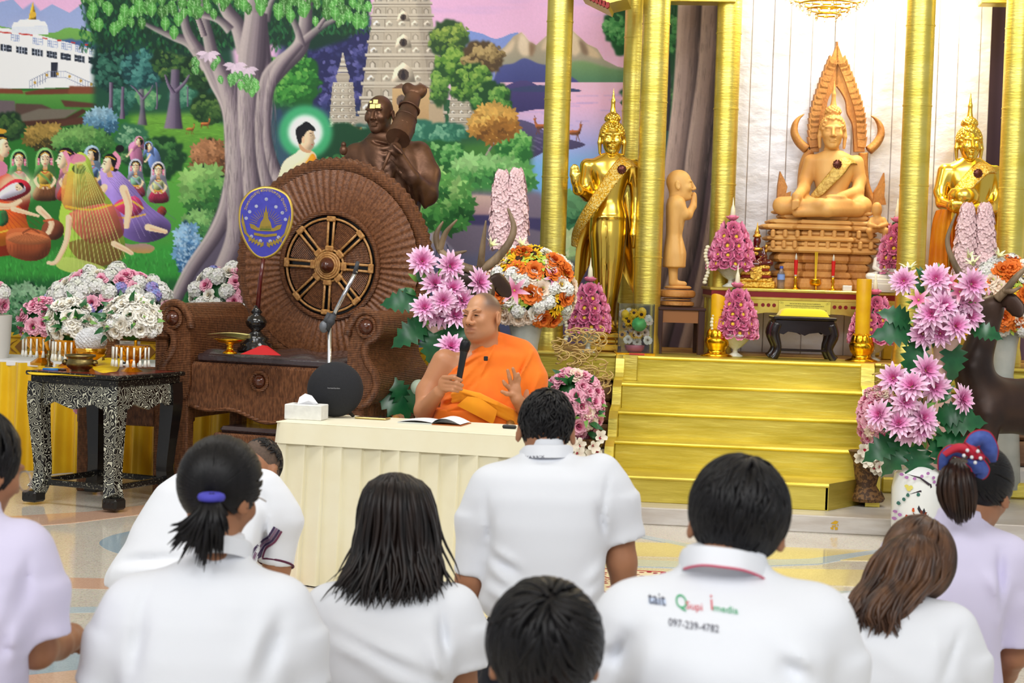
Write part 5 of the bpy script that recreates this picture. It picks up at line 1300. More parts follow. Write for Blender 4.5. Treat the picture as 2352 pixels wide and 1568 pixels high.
# ---- someone in lavender at the left edge
fr=Fr(0,1400,3.9);hc=fr.L(-48,1075,.12);R_=rot_head(-.7,.30,0);neck=fr.L(-60,1225,.02)
P1,T=person(fr,'person in lavender shirt with glasses cut off by the left edge',(hc,R_,.95,neck),[(1230,-150,40,.0,.07),(1400,-180,60,-.02,.09),(1650,-180,60,-.02,.1)],[[(50,1290,.0,.055),(82,1400,.0,.05),(84,1490,.04,.044),(132,1480,.16,.034),(150,1470,.25,.03)],[(-200,1300,.0,.055),(-240,1450,.0,.05),(-230,1560,.05,.045),(-170,1600,.25,.032)]],[(1185,-112,0,.04,.055),(1205,-160,44,.02,.08),(1235,-200,78,.0,.1),(1290,-216,92,-.02,.12),(1380,-214,88,-.03,.135),(1460,-205,60,-.035,.14),(1568,-200,56,-.035,.145),(1720,-200,60,-.03,.14)],[[(44,1270,.0,.075),(80,1350,.0,.07),(94,1462,.0,.062)],[(-190,1290,.0,.075),(-220,1380,.0,.07),(-240,1480,.0,.062)]],SKIND,LAV,.009,[(60,1330,-.08,20,1480,-.12,-.012,.016),(40,1330,-.11,30,1560,-.14,.008,.018),(70,1280,-.06,56,1350,-.08,-.004,.008),(10,1380,-.13,40,1500,-.14,.008,.02)])
lower_mesh(P1,fr,-70,1780,.19,BLACKCL)
hcp=hc+R_@np.array([0,-.012,.028])
cuts=[(hcp+R_@np.array([0,-.02,-.07]),R_@np.array([0,.5,-.85])),(hcp+R_@np.array([0,.06,.01]),R_@np.array([0,1,-.35]))]
kp=lambda d:((d@R_)[:,2]>-.66+.9*np.clip((d@R_)[:,1],0,1))
strand_part('hair',[scalp(hcp,(.084,.104,.098),R_,cuts),cap_hair(hcp,(.087,.107,.102),R_@np.array([0,-.1,1]),500,.7,.005,.02,keep=kp,out=.02)],HAIRB,P1)
obj('glasses',join(torus((0,0,0),.023,.0018,20,6,'y'),tube([(-.023,0,.004),(-.03,-.06,.004),(-.03,-.11,.0)],.0016,6)),gl,P1,smooth=True,loc=T((.033,.108,-.002)),rot=(0,0,-.7))
# ---- head of a person right at the lower edge
fr=Fr(1250,1500,2.96);hc=fr.L(1250,1510,.08);R_=rot_head(.1,.15,0);neck=fr.L(1250,1680,.0)
P6,T=person(fr,'head with tousled black hair parted at the crown at the lower edge',(hc,R_,1.0,neck),[(1690,1120,1380,.0,.07),(1850,1100,1400,.0,.09),(2100,1100,1400,.0,.1)],[[(1090,1800,.0,.055),(1060,1950,.0,.05),(1080,2080,.08,.045),(1160,2120,.25,.035)],[(1410,1800,.0,.055),(1440,1950,.0,.05),(1420,2080,.08,.045),(1340,2120,.25,.035)]],[(1690,1160,1340,.02,.06),(1730,1090,1410,.0,.09),(1790,1030,1470,.0,.11),(1900,1020,1480,-.02,.13),(2150,1040,1460,-.03,.14)],[[(1090,1790,.0,.08),(1060,1880,.0,.075),(1040,2020,.0,.065)],[(1410,1790,.0,.08),(1440,1880,.0,.075),(1460,2020,.0,.065)]],SKIND,WHITE,.012)
lower_mesh(P6,fr,1250,2200,.17,BLACKCL,0,.25)
hcp=hc+R_@np.array([0,-.008,.03])
cuts=[(hcp+R_@np.array([0,-.03,-.07]),R_@np.array([0,.3,-.95])),(hcp+R_@np.array([0,.075,.0]),R_@np.array([0,1,-.4]))]
kp=lambda d:((d@R_)[:,2]>-.7+.6*np.clip((d@R_)[:,1],0,1))
strand_part('hair',[scalp(hcp,(.09,.106,.098),R_,cuts),cap_hair(hcp,(.095,.11,.102),R_@np.array([-.02,-.75,.75]),1000,.85,.0062,.03,keep=kp,out=.04,jit=.45,bend=.5)],HAIRB,P6)
# ---- woman with brown hair, front row far right
fr=Fr(2070,1480,4.4);hc=fr.L(2106,1305,.10);R_=rot_head(-.75,.35,.22);neck=fr.L(2060,1400,.02)
P8,T=person(fr,'woman in white shirt with brown hair falling forward, head tilted right',(hc,R_,.93,neck),[(1400,1970,2150,.0,.06),(1520,1930,2200,-.02,.08),(1700,1930,2200,-.02,.09)],[[(1920,1440,.0,.05),(1900,1560,.0,.045),(1910,1680,.08,.04),(1990,1720,.25,.032)],[(2190,1470,.0,.05),(2225,1580,.0,.045),(2225,1690,.08,.04),(2140,1730,.25,.032)]],[(1350,1996,2090,.04,.05),(1368,1952,2130,.03,.065),(1386,1910,2160,.015,.08),(1410,1892,2186,.0,.095),(1460,1886,2210,-.015,.115),(1540,1896,2216,-.03,.13),(1640,1910,2206,-.03,.135),(1740,1910,2200,-.03,.13)],[[(1916,1430,.0,.07),(1890,1500,.0,.066),(1884,1600,.0,.058)],[(2180,1450,.0,.07),(2212,1520,.0,.066),(2226,1620,.0,.058)]],SKIN,WHITE,.009,[(2208,1440,-.06,2160,1560,-.12,-.004,.008),(2150,1450,-.1,2130,1568,-.13,.006,.02),(1930,1400,-.08,1940,1520,-.12,-.006,.016),(2000,1480,-.15,2120,1568,-.16,.005,.025)])
lower_mesh(P8,fr,2060,1760,.18,BLACKCL)
hcp=hc+R_@np.array([0,-.012,.025])
cuts=[(hcp+R_@np.array([0,.062,.0]),R_@np.array([.12,1,-.25]))]
kp=lambda d:((d@R_)[:,1]<.66)
capp=cap_hair(hcp,(.089,.109,.105),R_@np.array([-.05,.1,1]),620,.95,.0052,.015,keep=lambda d:((d@R_)[:,1]<.60)&((d@R_)[:,2]>-.25),out=.0,jit=.12)
hrows=[(1222,2084,2130,.06,.03),(1240,2046,2160,.06,.07),(1280,2010,2176,.06,.105),(1330,1990,2160,.05,.11),(1370,1962,2116,.03,.12),(1410,1944,2090,.02,.13),(1462,1950,2086,.015,.135)]
tip=lambda q:1412+52*min(1,q/.5)-70*max(0,q-.62)/.38
und=Field((fr.L(1960,1400)[0]-.03,-.13,fr.L(2050,1400)[2]),(fr.L(2180,1300)[0]+.03,.24,fr.L(2100,1214)[2]+.02),.008)
und.loft([(z,c_,a*.9,w_,b_*.93)for z,c_,a,w_,b_ in frame_rows(fr,hrows[:6])],.01)
und.cut(hc+R_@np.array([0,.07,.0]),R_@np.array([.12,1,-.25]));V0=und.mesh(1)
strand_part('hair',[scalp(hcp,(.087,.106,.102),R_,cuts),V0,capp,drape(fr,hrows,tip,150,.0085,14,.008,.02,1.2)],HAIRL,P8)
# ---- girl with a ribbon at the right edge
fr=Fr(2230,1400,5.0);hc=fr.L(2252,1130,.10);R_=rot_head(-.62,.32,.05);neck=fr.L(2215,1235,.02)
P9,T=person(fr,'girl in lavender shirt with blue and red ribbon bow in her ponytail',(hc,R_,.93,neck),[(1240,2120,2310,.0,.06),(1380,2090,2310,-.02,.08),(1600,2090,2310,-.02,.09)],[[(2090,1290,.0,.048),(2060,1420,.0,.042),(2064,1540,.06,.038),(2150,1580,.25,.03)],[(2320,1300,.0,.05),(2334,1400,.0,.046),(2330,1500,.02,.042),(2308,1545,.12,.034),(2270,1560,.2,.03)]],[(1196,2150,2262,.035,.05),(1212,2110,2290,.025,.065),(1234,2064,2318,.01,.085),(1262,2044,2336,.0,.1),(1320,2040,2330,-.02,.115),(1400,2050,2300,-.03,.125),(1480,2056,2290,-.03,.13),(1568,2060,2300,-.03,.135),(1680,2060,2310,-.03,.13)],[[(2084,1280,.0,.07),(2062,1350,.0,.066),(2046,1470,.0,.058)],[(2312,1290,.0,.07),(2330,1370,.0,.066),(2330,1480,.0,.058)]],SKIND,LAV,.009,[(2300,1265,-.08,2292,1400,-.1,-.012,.012),(2290,1330,-.11,2280,1480,-.12,.009,.018),(2262,1310,-.13,2290,1370,-.12,.006,.014),(2276,1360,-.12,2286,1480,-.12,-.008,.014),(2120,1320,-.12,2140,1500,-.14,.005,.03)])
lower_mesh(P9,fr,2180,1690,.18,BLACKCL)
hcp=hc+R_@np.array([0,-.012,.028]);tie=fr.L(2206,1058,-.03)
cuts=[(hcp+R_@np.array([0,-.02,-.07]),R_@np.array([0,.5,-.85])),(hcp+R_@np.array([0,.045,.01]),R_@np.array([0,1,-.2]))]
rad=np.array([.086,.107,.103])
d=hr.normal(size=(2600,3));d/=np.linalg.norm(d,axis=1)[:,None];dloc=d@R_
dloc=dloc[(dloc[:,2]>-.62+.75*np.clip(dloc[:,1],0,1))&(dloc[:,1]<.55)][:560]
s=np.linspace(0,1,10);td=(R_.T@(tie-hcp))/rad;td/=np.linalg.norm(td)
Q=dloc[:,None]*(1-s)[None,:,None]+td*s[None,:,None];Q/=np.linalg.norm(Q,axis=2,keepdims=True)+1e-6
P=hcp+np.einsum('ij,nmj->nmi',R_,Q*rad);U=np.einsum('ij,nmj->nmi',R_,Q)
strand_part('hair',[scalp(hcp,(.083,.104,.10),R_,cuts),locks(P,.0045*np.interp(s,[0,.1,.8,1],[.5,1,.9,.5]),U)],HAIRB,P9)
n=120;m=12;s=np.linspace(0,1,m);P=np.zeros((n,m,3))
for i in range(n):
 a=hr.uniform(0,2*PI);q=math.sqrt(hr.uniform(0,1));cx_=cos(a)*q
 c1=fr.L(2196+26*cx_,1046,-.11+.03*q*sin(a));c2=fr.L(2188+66*cx_,1120,-.15+.04*q*sin(a));c3=fr.L(2206+34*cx_,1206-26*abs(cx_)+hr.uniform(-8,6),-.10+.03*q*sin(a))
 P[i]=[(1-t)**3*tie+3*t*(1-t)**2*c1+3*t*t*(1-t)*c2+t**3*c3 for t in s]
obj('ponytail',locks(P,.0085*np.interp(s,[0,.2,.75,1],[.8,1,.8,.06])),HAIRD,P9,smooth=True)
RB=mat('blue_ribbon',(76,98,176),.7,0,(62,84,160),60);RR=mat('red_ribbon',(190,30,56),.7)
def bow_loop(fr,pts,wd,m,parent,name='ribbon_loop',w=-.06,edge=None):
 P=spline([fr.L(x,y,w+dw)for x,y,dw in pts],8);n=len(P);wd=np.interp(np.linspace(0,1,n),np.linspace(0,1,len(wd)),wd)
 V=[];q=np.linspace(0,PI,n)
 for i,p in enumerate(P):
  t=P[min(i+1,n-1)]-P[max(i-1,0)];t/=np.linalg.norm(t);nn=np.array([-t[2],0,t[0]])
  for e,dy in((-1,.012),(-.5,-.004),(0,-.012),(.5,-.004),(1,.012)):V.append(p+nn*wd[i]*e+np.array([0,dy,0]))
 F=[(i*5+j,(i+1)*5+j,(i+1)*5+j+1,i*5+j+1)for i in range(n-1)for j in range(4)]
 V=np.array(V);o=obj(name,(np.concatenate([V,V+(0,.003,0)]),F+[tuple(a+len(V)for a in f[::-1])for f in F]),m,parent,smooth=True)
 if edge is not None:
  for j in(0,4):obj('ribbon_edge',tube(V[j::5],.0022,5),edge,o,smooth=True)
 return o
bow_loop(fr,[(2216,1042,-.06),(2240,1012,-.06),(2262,1010,-.05),(2280,1040,-.04),(2284,1060,-.02)],[.008,.02,.026,.022,.012],RB,P9,edge=RR)
bow_loop(fr,[(2222,1060,-.065),(2244,1066,-.07),(2256,1084,-.06),(2250,1098,-.05)],[.006,.022,.026,.012],RB,P9,edge=RR)
bow_loop(fr,[(2214,1046,-.06),(2190,1036,-.06),(2172,1052,-.05),(2168,1080,-.03)],[.008,.016,.018,.014],RB,P9,edge=RR)
bow_loop(fr,[(2170,1046,-.07),(2200,1030,-.085),(2226,1036,-.085),(2244,1052,-.08)],[.008,.012,.014,.01],RR,P9,name='red_band')
bow_loop(fr,[(2216,1016,-.06),(2232,1030,-.085),(2246,1046,-.085),(2260,1052,-.07)],[.006,.012,.014,.01],RR,P9,name='red_band')
pearl=mat('pearl',(240,240,244),.2)
for x,y in((2222,1034),(2232,1050),(2246,1036),(2214,1046),(2240,1062),(2252,1052)):obj('pearl',ball(fr.L(x,y,-.165),.005,8,6),pearl,P9,smooth=True)
# ================================================================== the speaking monk
def field_for(fr,pts,pad,h):
 P=np.array([fr.L(*p)for p in pts]);return Field(P.min(0)-pad,P.max(0)+pad,h)
def paint(V,base,spots):
 """own colours of the surface: (centre, radii, R, colour, softness)"""
 C_=np.tile(lin(base),(len(V),1))
 for c,r,R,colr,sf in spots:
  q=np.linalg.norm(((V-c)@R)/np.asarray(r),axis=1);a=np.clip((1+sf-q)/(2*sf),0,1)[:,None];C_=C_*(1-a)+lin(colr)*a
 return C_
fr=Fr(1110,960,8.9);R_=rot_head(2.5,-.02,.06);hc=fr.L(1109,727,-.02);K=1.06
F=field_for(fr,[(950,660,-.3),(1260,1000,.12)],.06,.0042)
T=add_head(F,hc,R_,K,True,fr.L(1118,812,.02))
F.ell(T((0,.02,-.066)),(.073*K,.062*K,.05*K),.03,'+',R_)
for s_ in(-1,1):F.ell(T((s_*.017,.099,-.031)),(.0125*K,.011*K,.0095*K),.006,'+',R_)
F.ell(T((0,.090,-.055)),(.028*K,.014*K,.008*K),.004,'+',R_);F.ell(T((0,.088,-.069)),(.024*K,.015*K,.009*K),.004,'+',R_)
F.cap(fr.L(1112,778,.0),fr.L(1120,820,.01),.062,.075,.03)
F.loft(frame_rows(fr,[(800,1080,1150,.02,.06),(816,1040,1196,.02,.08),(840,1018,1204,.02,.095),(880,1024,1200,.0,.105),(930,1024,1190,-.02,.115),(1000,1020,1184,-.02,.12)]),.03)
L=fr.L
F.chain([L(1022,832,.01),L(984,900,-.0),L(974,942,-.05)],[.066,.056,.049],.03)
F.chain([L(974,944,-.06),L(1008,900,-.19)],[.046,.031],.02)
F.ell(L(1022,882,-.215),(.034,.022,.042),.015)
for y0,x1,y1,x2,y2,r in((866,1044,867,1060,873,.0098),(876,1048,879,1062,885,.0102),(886,1046,889,1060,894,.0098),(894,1040,896,1052,899,.0086)):
 F.chain([L(1018,y0,-.225),L(x1,y1,-.275),L(x2,y2,-.262)],[r*1.05,r,r*.85],.005)
F.chain([L(1018,872,-.20),L(1036,866,-.215),L(1054,862,-.225)],[.014,.012,.0095],.008)
F.chain([L(1208,836,.0),L(1218,950,-.06)],[.052,.046],.02);F.chain([L(1218,958,-.08),L(1187,916,-.22)],[.045,.030],.02)
F.ell(L(1182,898,-.225),(.032,.02,.042),.014,'+',(0,.1,0))
for P_ in([(1174,884,-.23),(1170,866,-.245),(1166,850,-.25)],[(1182,880,-.225),(1184,864,-.24),(1178,846,-.25)],[(1168,890,-.235),(1160,882,-.25),(1156,875,-.255)],[(1190,884,-.22),(1192,870,-.225),(1190,858,-.235)]):
 F.chain([L(*p)for p in P_],[.0105,.0098,.008],.005)
F.chain([L(1180,906,-.235),L(1164,904,-.255),L(1153,899,-.265)],[.0135,.011,.009],.008)
V,FF=F.mesh(1)
sp=[(T((0,-.02,.075)),(.10*K,.115*K,.066*K),R_,(112,86,70),.22),(T((0,.075,.07)),(.055*K,.05*K,.05*K),R_,(198,144,106),.3),(T((0,.092,-.061)),(.026*K,.02,.011*K),R_,(158,84,76),.2),(T((0,.08,-.085)),(.05,.05,.035),R_,(178,124,92),.4)]
monk=link('person',make_mesh('person',V,FF,[mat('monk_skin',(255,255,255),.42,0,attr='Col',sss=.08,spec=.5)],True,None,paint(V,(190,132,94),sp)),None,fr.o,(0,0,fr.rz))
tag(monk,'monk in orange robe speaking into a microphone behind the cream table','person')
dk=mat('eye_dark',(30,20,18),.25)
for s_ in(-1,1):
 c_=T((s_*.031,.0895,.004))
 obj('eye',xf(ball((0,0,0),(.0115,.004,.0034),12,8),c_,rz=2.5),dk,monk,smooth=True)
 obj('eyelid',tube(spline([T((s_*.014,.0915,.003)),T((s_*.03,.0965,.0105)),T((s_*.047,.085,.004))],5),[.0018,.0034,.0018],6),mat('eyelid_skin',(174,120,86),.5),monk,smooth=True)
 obj('eyebrow',tube(spline([T((s_*.012,.094,.023)),T((s_*.032,.091,.030)),T((s_*.05,.074,.024))],5),[.001,.0024,.001],6,flat=.5),mat('brow',(124,92,74),.8),monk,smooth=True)
 obj('nostril',ball(T((s_*.008,.111,-.037)),.0032,8,6),dk,monk,smooth=True)
ORG=mat('orange_robe',(246,124,14),.75,0,(238,108,8),6,bump=.15,bscale=14,sheen=.15)
S=field_for(fr,[(960,770,-.3),(1262,1000,.14)],.08,.006)
S.loft(frame_rows(fr,[(792,1092,1158,.02,.07),(800,1066,1188,.02,.095),(812,1040,1210,.02,.11),(840,1016,1222,.02,.12),(880,1018,1214,.0,.13),(930,1012,1200,-.02,.145),(985,1000,1200,-.02,.155),(1060,1010,1194,-.02,.16)]),.02)
S.chain([L(1208,826,.01),L(1222,870,-.0),L(1230,930,-.03)],[.068,.072,.062],.03)
S.cap(L(1128,778,.03),L(1196,806,.02),.046,.06,.03)
n_=np.array([-.64,-.2,.76]);S.cut(L(1078,826,-.1),n_,.015)
S.cut(L(1014,860,-.1),(-.97,-.1,.2),.01)
for a in[(1146,772,-.07,1086,900,-.16,.010,.006),(1224,808,-.08,1186,880,-.15,.014,.006),(1216,818,-.08,1180,884,-.15,-.014,.006),(1130,800,-.09,1040,850,-.14,.007,.008),(1110,812,-.1,1030,868,-.14,-.006,.007),(1100,830,-.12,1036,900,-.16,.008,.010),(1120,850,-.14,1060,910,-.17,-.006,.008),(1010,925,-.16,1060,905,-.17,.010,.008),(1004,940,-.16,1062,912,-.18,-.008,.007),(1004,955,-.16,1060,930,-.18,.010,.009),(1010,972,-.17,1050,950,-.18,-.008,.008),(1170,930,-.17,1186,975,-.16,.010,.008),(1180,920,-.16,1196,975,-.15,-.008,.006),(1240,860,-.08,1212,930,-.1,.010,.010),(1250,890,-.06,1220,946,-.09,-.010,.010),(1090,940,-.18,1082,985,-.18,-.008,.006),(1144,775,-.05,1066,817,-.11,.012,.007),(1066,817,-.11,1016,862,-.13,.012,.007)]:S.ridge(L(*a[:3]),L(*a[3:6]),a[6]*1.3,a[7]*1.25)
V,FF=S.mesh(1);link('robe',make_mesh('robe',V,FF,[ORG],True),monk)
G=Field((L(960,960)[0],-.22,.44-fr.o[2]),(L(1240,960)[0],.2,.80-fr.o[2]),.014);zs=.44-fr.o[2]
G.loft([(zs,L(1104,960)[0],.26,.0,.17),(zs+.34,L(1104,960)[0],.23,-.01,.165)],.05)
for s_ in(-1,1):G.chain([(L(1104,960)[0]+s_*.12,.0,zs+.1),(L(1104,960)[0]+s_*.13,-.2,zs+.1)],[.1,.08],.04)
V,FF=G.mesh(1);link('robe_skirt',make_mesh('robe_skirt',V,FF,[ORG],True),monk)
SASH=mat('yellow_orange_sash',(250,160,10),.75,0,(244,146,4),8,bump=.12,bscale=16,sheen=.15)
S=field_for(fr,[(1040,885,-.26),(1190,975,-.05)],.03,.005)
for(ya,yb,r)in((900,946,.016),(908,956,.015),(916,966,.014)):
 S.chain([L(1040,ya+6,-.125),L(1062,ya,-.155),L(1100,ya+10,-.178),L(1140,(ya+yb)/2+6,-.178),L(1176,yb,-.15),L(1192,yb+8,-.10)],[r*.7,r,r*1.1,r*1.1,r,r*.8],.004)
for a in[(1060,900,-.19,1170,940,-.18,.006,.004),(1064,908,-.19,1160,950,-.19,-.007,.004)]:S.ridge(L(*a[:3]),L(*a[3:6]),a[6],a[7])
V,FF=S.mesh(1);sa=link('sash',make_mesh('sash',V,FF,[SASH],True),monk)
fl_=[[(1074,910,-.205),(1104,916,-.21),(1142,942,-.205)],[(1062,920,-.212),(1098,934,-.216),(1138,958,-.21)],[(1049,931,-.205),(1090,952,-.21),(1132,974,-.205)]]
fs=sheet(lambda u,v:(lambda A:spline(A,4)[int(round(v*8))])([spline([L(*p)for p in r],4)[int(round(u*8))]for r in fl_]),8,8)
obj('sash_flap',(np.concatenate([fs[0],fs[0]+(0,.006,0)]),fs[1]+[tuple(i+len(fs[0])for i in f[::-1])for f in fs[1]]),SASH,sa,smooth=True)
lm=thing('lapel_microphone','tiny black square microphone clipped on the orange robe','microphone',fr.W(L(1116,823,-.165)),fr.rz)
obj('microphone_body',box(-.010,.010,-.012,.004,-.011,.011,.003),mat('matt_black',(22,22,26),.6),lm);obj('clip',box(-.006,.006,.004,.03,-.004,.004,.001),MATS['matt_black'],lm)
def axis_rot(d):return Vector(d).to_track_quat('Z','Y').to_euler()
hm=thing('handheld_microphone','black handheld microphone in the hand of the monk','microphone',fr.W(L(1051,889,-.245)))
dv=fr.W(L(1067,800,-.25))-fr.W(L(1051,889,-.245));hm.rotation_euler=axis_rot(dv);LN=float(np.linalg.norm(dv))
obj('handle',lathe([(.012,-.01),(.0135,0),(.0165,LN-.045),(.019,LN-.02),(.0215,LN-.012)],20),mat('mic_black',(26,27,32),.35),hm,smooth='auto')
obj('grille',lathe([(.0215,LN-.012),(.0235,LN-.004),(.0245,LN),(.0245,LN+.02),(.020,LN+.035),(.010,LN+.043),(.001,LN+.045)],20),mat('mic_grille',(40,40,44),.45,.6,(20,20,22),400),hm,smooth=True)
# his chair
wd=mat('gilt_wood',(176,128,60),.35,.3,(140,92,40),12)
ch=thing('armchair','gilt wooden armchair the monk sits on, its arm ends just above the table','chair',(fr.o[0],fr.o[1],0),fr.rz)
obj('seat',box(-.36,.30,-.16,.26,.38,.43,.01),wd,ch)
for sx in(-.34,.28):
 for sy in(-.13,.24):obj('leg',box(sx-.025,sx+.025,sy-.02,sy+.02,0,.385,.004),wd,ch)
obj('backrest',box(-.32,.26,.22,.26,.43,.86,.01),wd,ch)
for px,w in((913,.0),(1172,-.04)):
 q=fr.L(px,966,0);obj('arm',tube(spline([(q[0],.22,.70),(q[0],.0,.715),(q[0],-.14,.725),(q[0],-.18,.71)],6),.022,8),wd,ch,smooth=True);obj('arm_post',box(q[0]-.02,q[0]+.02,-.14,-.10,.43,.71,.004),wd,ch)
 # ================================================================== statues
def buddha_head(F,c,k,R=None,spire=.16,curls=True,ears=True):
 R=np.eye(3)if R is None else R;T=add_head(F,c,R,k,False,None)
 F.ell(T((0,-.01,.125)),np.array((.045,.048,.04))*k,.03*k)
 if spire:F.chain([T((0,-.01,.16)),T((0,-.01,.175)),T((0,-.01,.16+spire*.5)),T((0,-.01,.165+spire))],[.024*k,.018*k,.013*k,.002*k],.012*k);[F.ell(T((0,-.01,.175+spire*q)),(.016*k*(1.1-q),.016*k*(1.1-q),.010*k),.004)for q in(.12,.3,.48,.66)]if spire>.12 else None
 if ears:
  for s in(-1,1):F.chain([T((s*.078,-.004,.02)),T((s*.082,-.002,-.03)),T((s*.078,.0,-.10))],[.012*k,.014*k,.010*k],.008)
 F.cap(T((0,-.015,-.06)),T((0,-.02,-.15)),.045*k,.05*k,.02*k)
 for z in(-.115,-.132):F.ell(T((0,-.018,z)),np.array((.054,.054,.008))*k,.006)
 if curls:
  for i in range(150):
   z=1-(i+.5)/150*1.15;a=i*2.39996;r=math.sqrt(max(0,1-z*z));d=np.array([r*cos(a),r*sin(a),z])
   p=d*(.078,.096,.092)+(0,-.008,.022)
   if p[1]>.052 and p[2]<.075:continue
   F.ell(T(p),.0115*k,.002)
  for i in range(50):
   z=1-(i+.5)/50*1.1;a=i*2.39996;r=math.sqrt(max(0,1-z*z));F.ell(T(np.array([r*cos(a),r*sin(a),z])*(.048,.05,.043)+(0,-.01,.125)),.010*k,.002)
 return T
def part(name,F,m,parent,colors=None,sm=1):
 V,FF=F.mesh(sm);return link(name,make_mesh(name,V,FF,m if isinstance(m,list)else[m],True,None,colors),parent)
FACE=rot_head(PI)
SPK=mat('sequin_gold',(240,184,50),.35,.9,(255,228,140),90,bump=1.0,bscale=120,mix_pos=(.45,.55))
def band(fr,pts,wd,m,parent,name,flat=.18,n=8):
 """a strip of cloth lying on the figure; pts (px,py,w)"""
 P=spline([fr.L(*p)for p in pts],n);return obj(name,tube(P,wd,10,flat=flat,up=(-.8,0,.6)),m,parent,smooth=True)
def brooch(fr,x,y,w,parent):
 b=obj('brooch',join(xf(lathe([(.004,0),(.030,.0),(.03,.006),(.018,.010),(.001,.012)],14),rx=PI/2),*[xf(ball((.026*cos(t),0,.026*sin(t)),.007,8,6),(0,-.006,0))for t in np.linspace(0,2*PI,10,endpoint=False)]),mat('garnet',(96,50,40),.25,.6),parent,smooth=True,loc=fr.L(x,y,w))
def standing_buddha(fr,label,hx,hy,k,rows,arms,robe,feet,turn=0.0):
 t=fr.thing('golden_buddha_statue',label,'statue')
 H=Field(fr.L(hx,hy)[0:3]-np.array((.14,.16,.2))*k,fr.L(hx,hy)[0:3]+np.array((.14,.16,.42))*k,.0048)
 buddha_head(H,fr.L(hx,hy,0),k,rot_head(PI+turn),.17);part('head',H,GOLDP,t)
 rr_=frame_rows(fr,rows);P=[fr.L(x,y,w)for a in arms for x,y,w,r in a]
 lo=np.array(P).min(0)-.1;hi=np.array(P).max(0)+.1;lo[2]=min(r[0]for r in rr_)-.02;hi[2]=max(r[0]for r in rr_)+.05;lo[1]=min(lo[1],-.2);hi[1]=max(hi[1],.2)
 B=Field(lo,hi,.0085);B.loft(rr_,.03,p=2.1)
 for a in arms:
  Q=[fr.L(x,y,w)for x,y,w,r in a];B.chain(Q,[p[3]for p in a],.018)
 for a in feet:B.ridge(fr.L(*a[:3]),fr.L(*a[3:6]),a[6],a[7])
 part('body',B,GOLDP,t)
 lo=np.array([fr.L(x,y,.1)for x,y in robe]);n=len(robe)
 cp=[fr.L(x,y,.1)for x,y in robe];pr=[(p[0],p[2])for p in cp];sh_=sheet_robe(pr)
 obj('robe',sh_,GOLDP,t,smooth=True)
 return t
def sheet_robe(pr):
 h=len(pr)//2;A=spline(pr[:h],6);B=spline(pr[h:][::-1],6);n=len(A)
 def f(u,v):
  i=int(round(u*(n-1)));x=A[i][0]*(1-v)+B[i][0]*v;z=A[i][1]*(1-v)+B[i][1]*v
  return(x,.05+.09*sin(PI*v)*(.4+.6*u)+.012*sin(v*30+u*2)*u,z)
 V,F=sheet(f,n-1,24);return np.concatenate([V,V+(0,.012,0)]),F+[tuple(i+len(V)for i in q[::-1])for q in F]
fr=Fr(1395,805,12.45)
GBL=standing_buddha(fr,'standing golden Buddha raising its open right hand beside the pillar',1406,318,1.02,[(352,1388,1424,.0,.05),(362,1366,1444,.0,.07),(374,1346,1460,.0,.085),(400,1352,1448,.0,.10),(440,1364,1436,.0,.09),(462,1366,1432,.0,.085),(490,1356,1440,.0,.105),(540,1352,1440,.0,.115),(600,1356,1434,.0,.11),(660,1360,1424,.0,.095),(700,1366,1416,.0,.085),(736,1372,1412,.0,.07),(748,1366,1418,-.03,.10),(762,1362,1420,.0,.10)],[[(1350,382,.0,.055),(1344,420,.0,.046),(1348,448,-.03,.042),(1328,436,-.16,.034),(1321,416,-.2,.026),(1320,404,-.2,.030)],[(1313,402,-.2,.013),(1312,386,-.21,.009)],[(1318,400,-.2,.013),(1317,380,-.21,.009)],[(1323,400,-.2,.013),(1322,380,-.21,.009)],[(1327,402,-.2,.013),(1327,384,-.21,.009)],[(1326,412,-.21,.015),(1331,398,-.225,.010)],[(1456,384,.0,.055),(1462,440,.02,.044),(1460,500,.0,.036),(1457,540,-.03,.030),(1455,566,-.03,.016)]],[(1350,470),(1334,520),(1322,580),(1317,680),(1440,440),(1448,520),(1454,600),(1457,680)],[(1392,500,-.13,1390,690,-.1,-.012,.012),(1354,498,-.1,1442,498,-.1,.010,.010)])
st_=lambda fr,t,segs,m:[obj("pedestal_tier",box(a[0],b[0],-dp,dp,b[2],a[2],.008),m,t)for(x0,y0,x1,y1,dp)in segs for a,b in[(fr.L(x0,y0),fr.L(x1,y1))]]
st_(fr,GBL,[(1358,762,1420,776,.1),(1364,776,1414,788,.085),(1352,788,1424,806,.12)],GOLDP)
band(fr,[(1466,384,.02),(1440,372,-.09),(1412,400,-.125),(1384,440,-.13),(1358,476,-.12),(1336,510,-.05),(1322,540,.04),(1319,566,.07)],[.05,.06,.055,.05,.045,.04,.035,.03],SPK,GBL,'sash')
brooch(fr,1428,389,-.15,GBL)
fr=Fr(2228,800,12.4)
GBR=standing_buddha(fr,'standing golden Buddha holding an alms bowl at the right',2226,330,1.04,[(362,2208,2248,.0,.05),(374,2186,2272,.0,.07),(388,2166,2288,.0,.085),(420,2170,2282,.0,.10),(460,2184,2270,.0,.09),(500,2176,2276,.0,.105),(560,2176,2278,.0,.115),(640,2180,2272,.0,.1),(720,2190,2262,.0,.085),(770,2186,2266,.0,.1)],[[(2172,394,.0,.056),(2160,440,-.02,.046),(2164,466,-.06,.042),(2190,474,-.2,.034),(2208,470,-.23,.024)],[(2190,466,-.21,.03),(2214,462,-.24,.010)],[(2284,398,.0,.056),(2290,450,-.02,.046),(2280,478,-.06,.042),(2248,476,-.2,.034),(2228,476,-.23,.02)]],[(2172,400),(2166,480),(2166,560),(2168,690),(2286,400),(2296,480),(2300,560),(2300,690)],[(2226,520,-.13,2226,700,-.1,-.012,.012)],.0)
st_(fr,GBR,[(2180,770,2272,800,.13)],GOLDP)
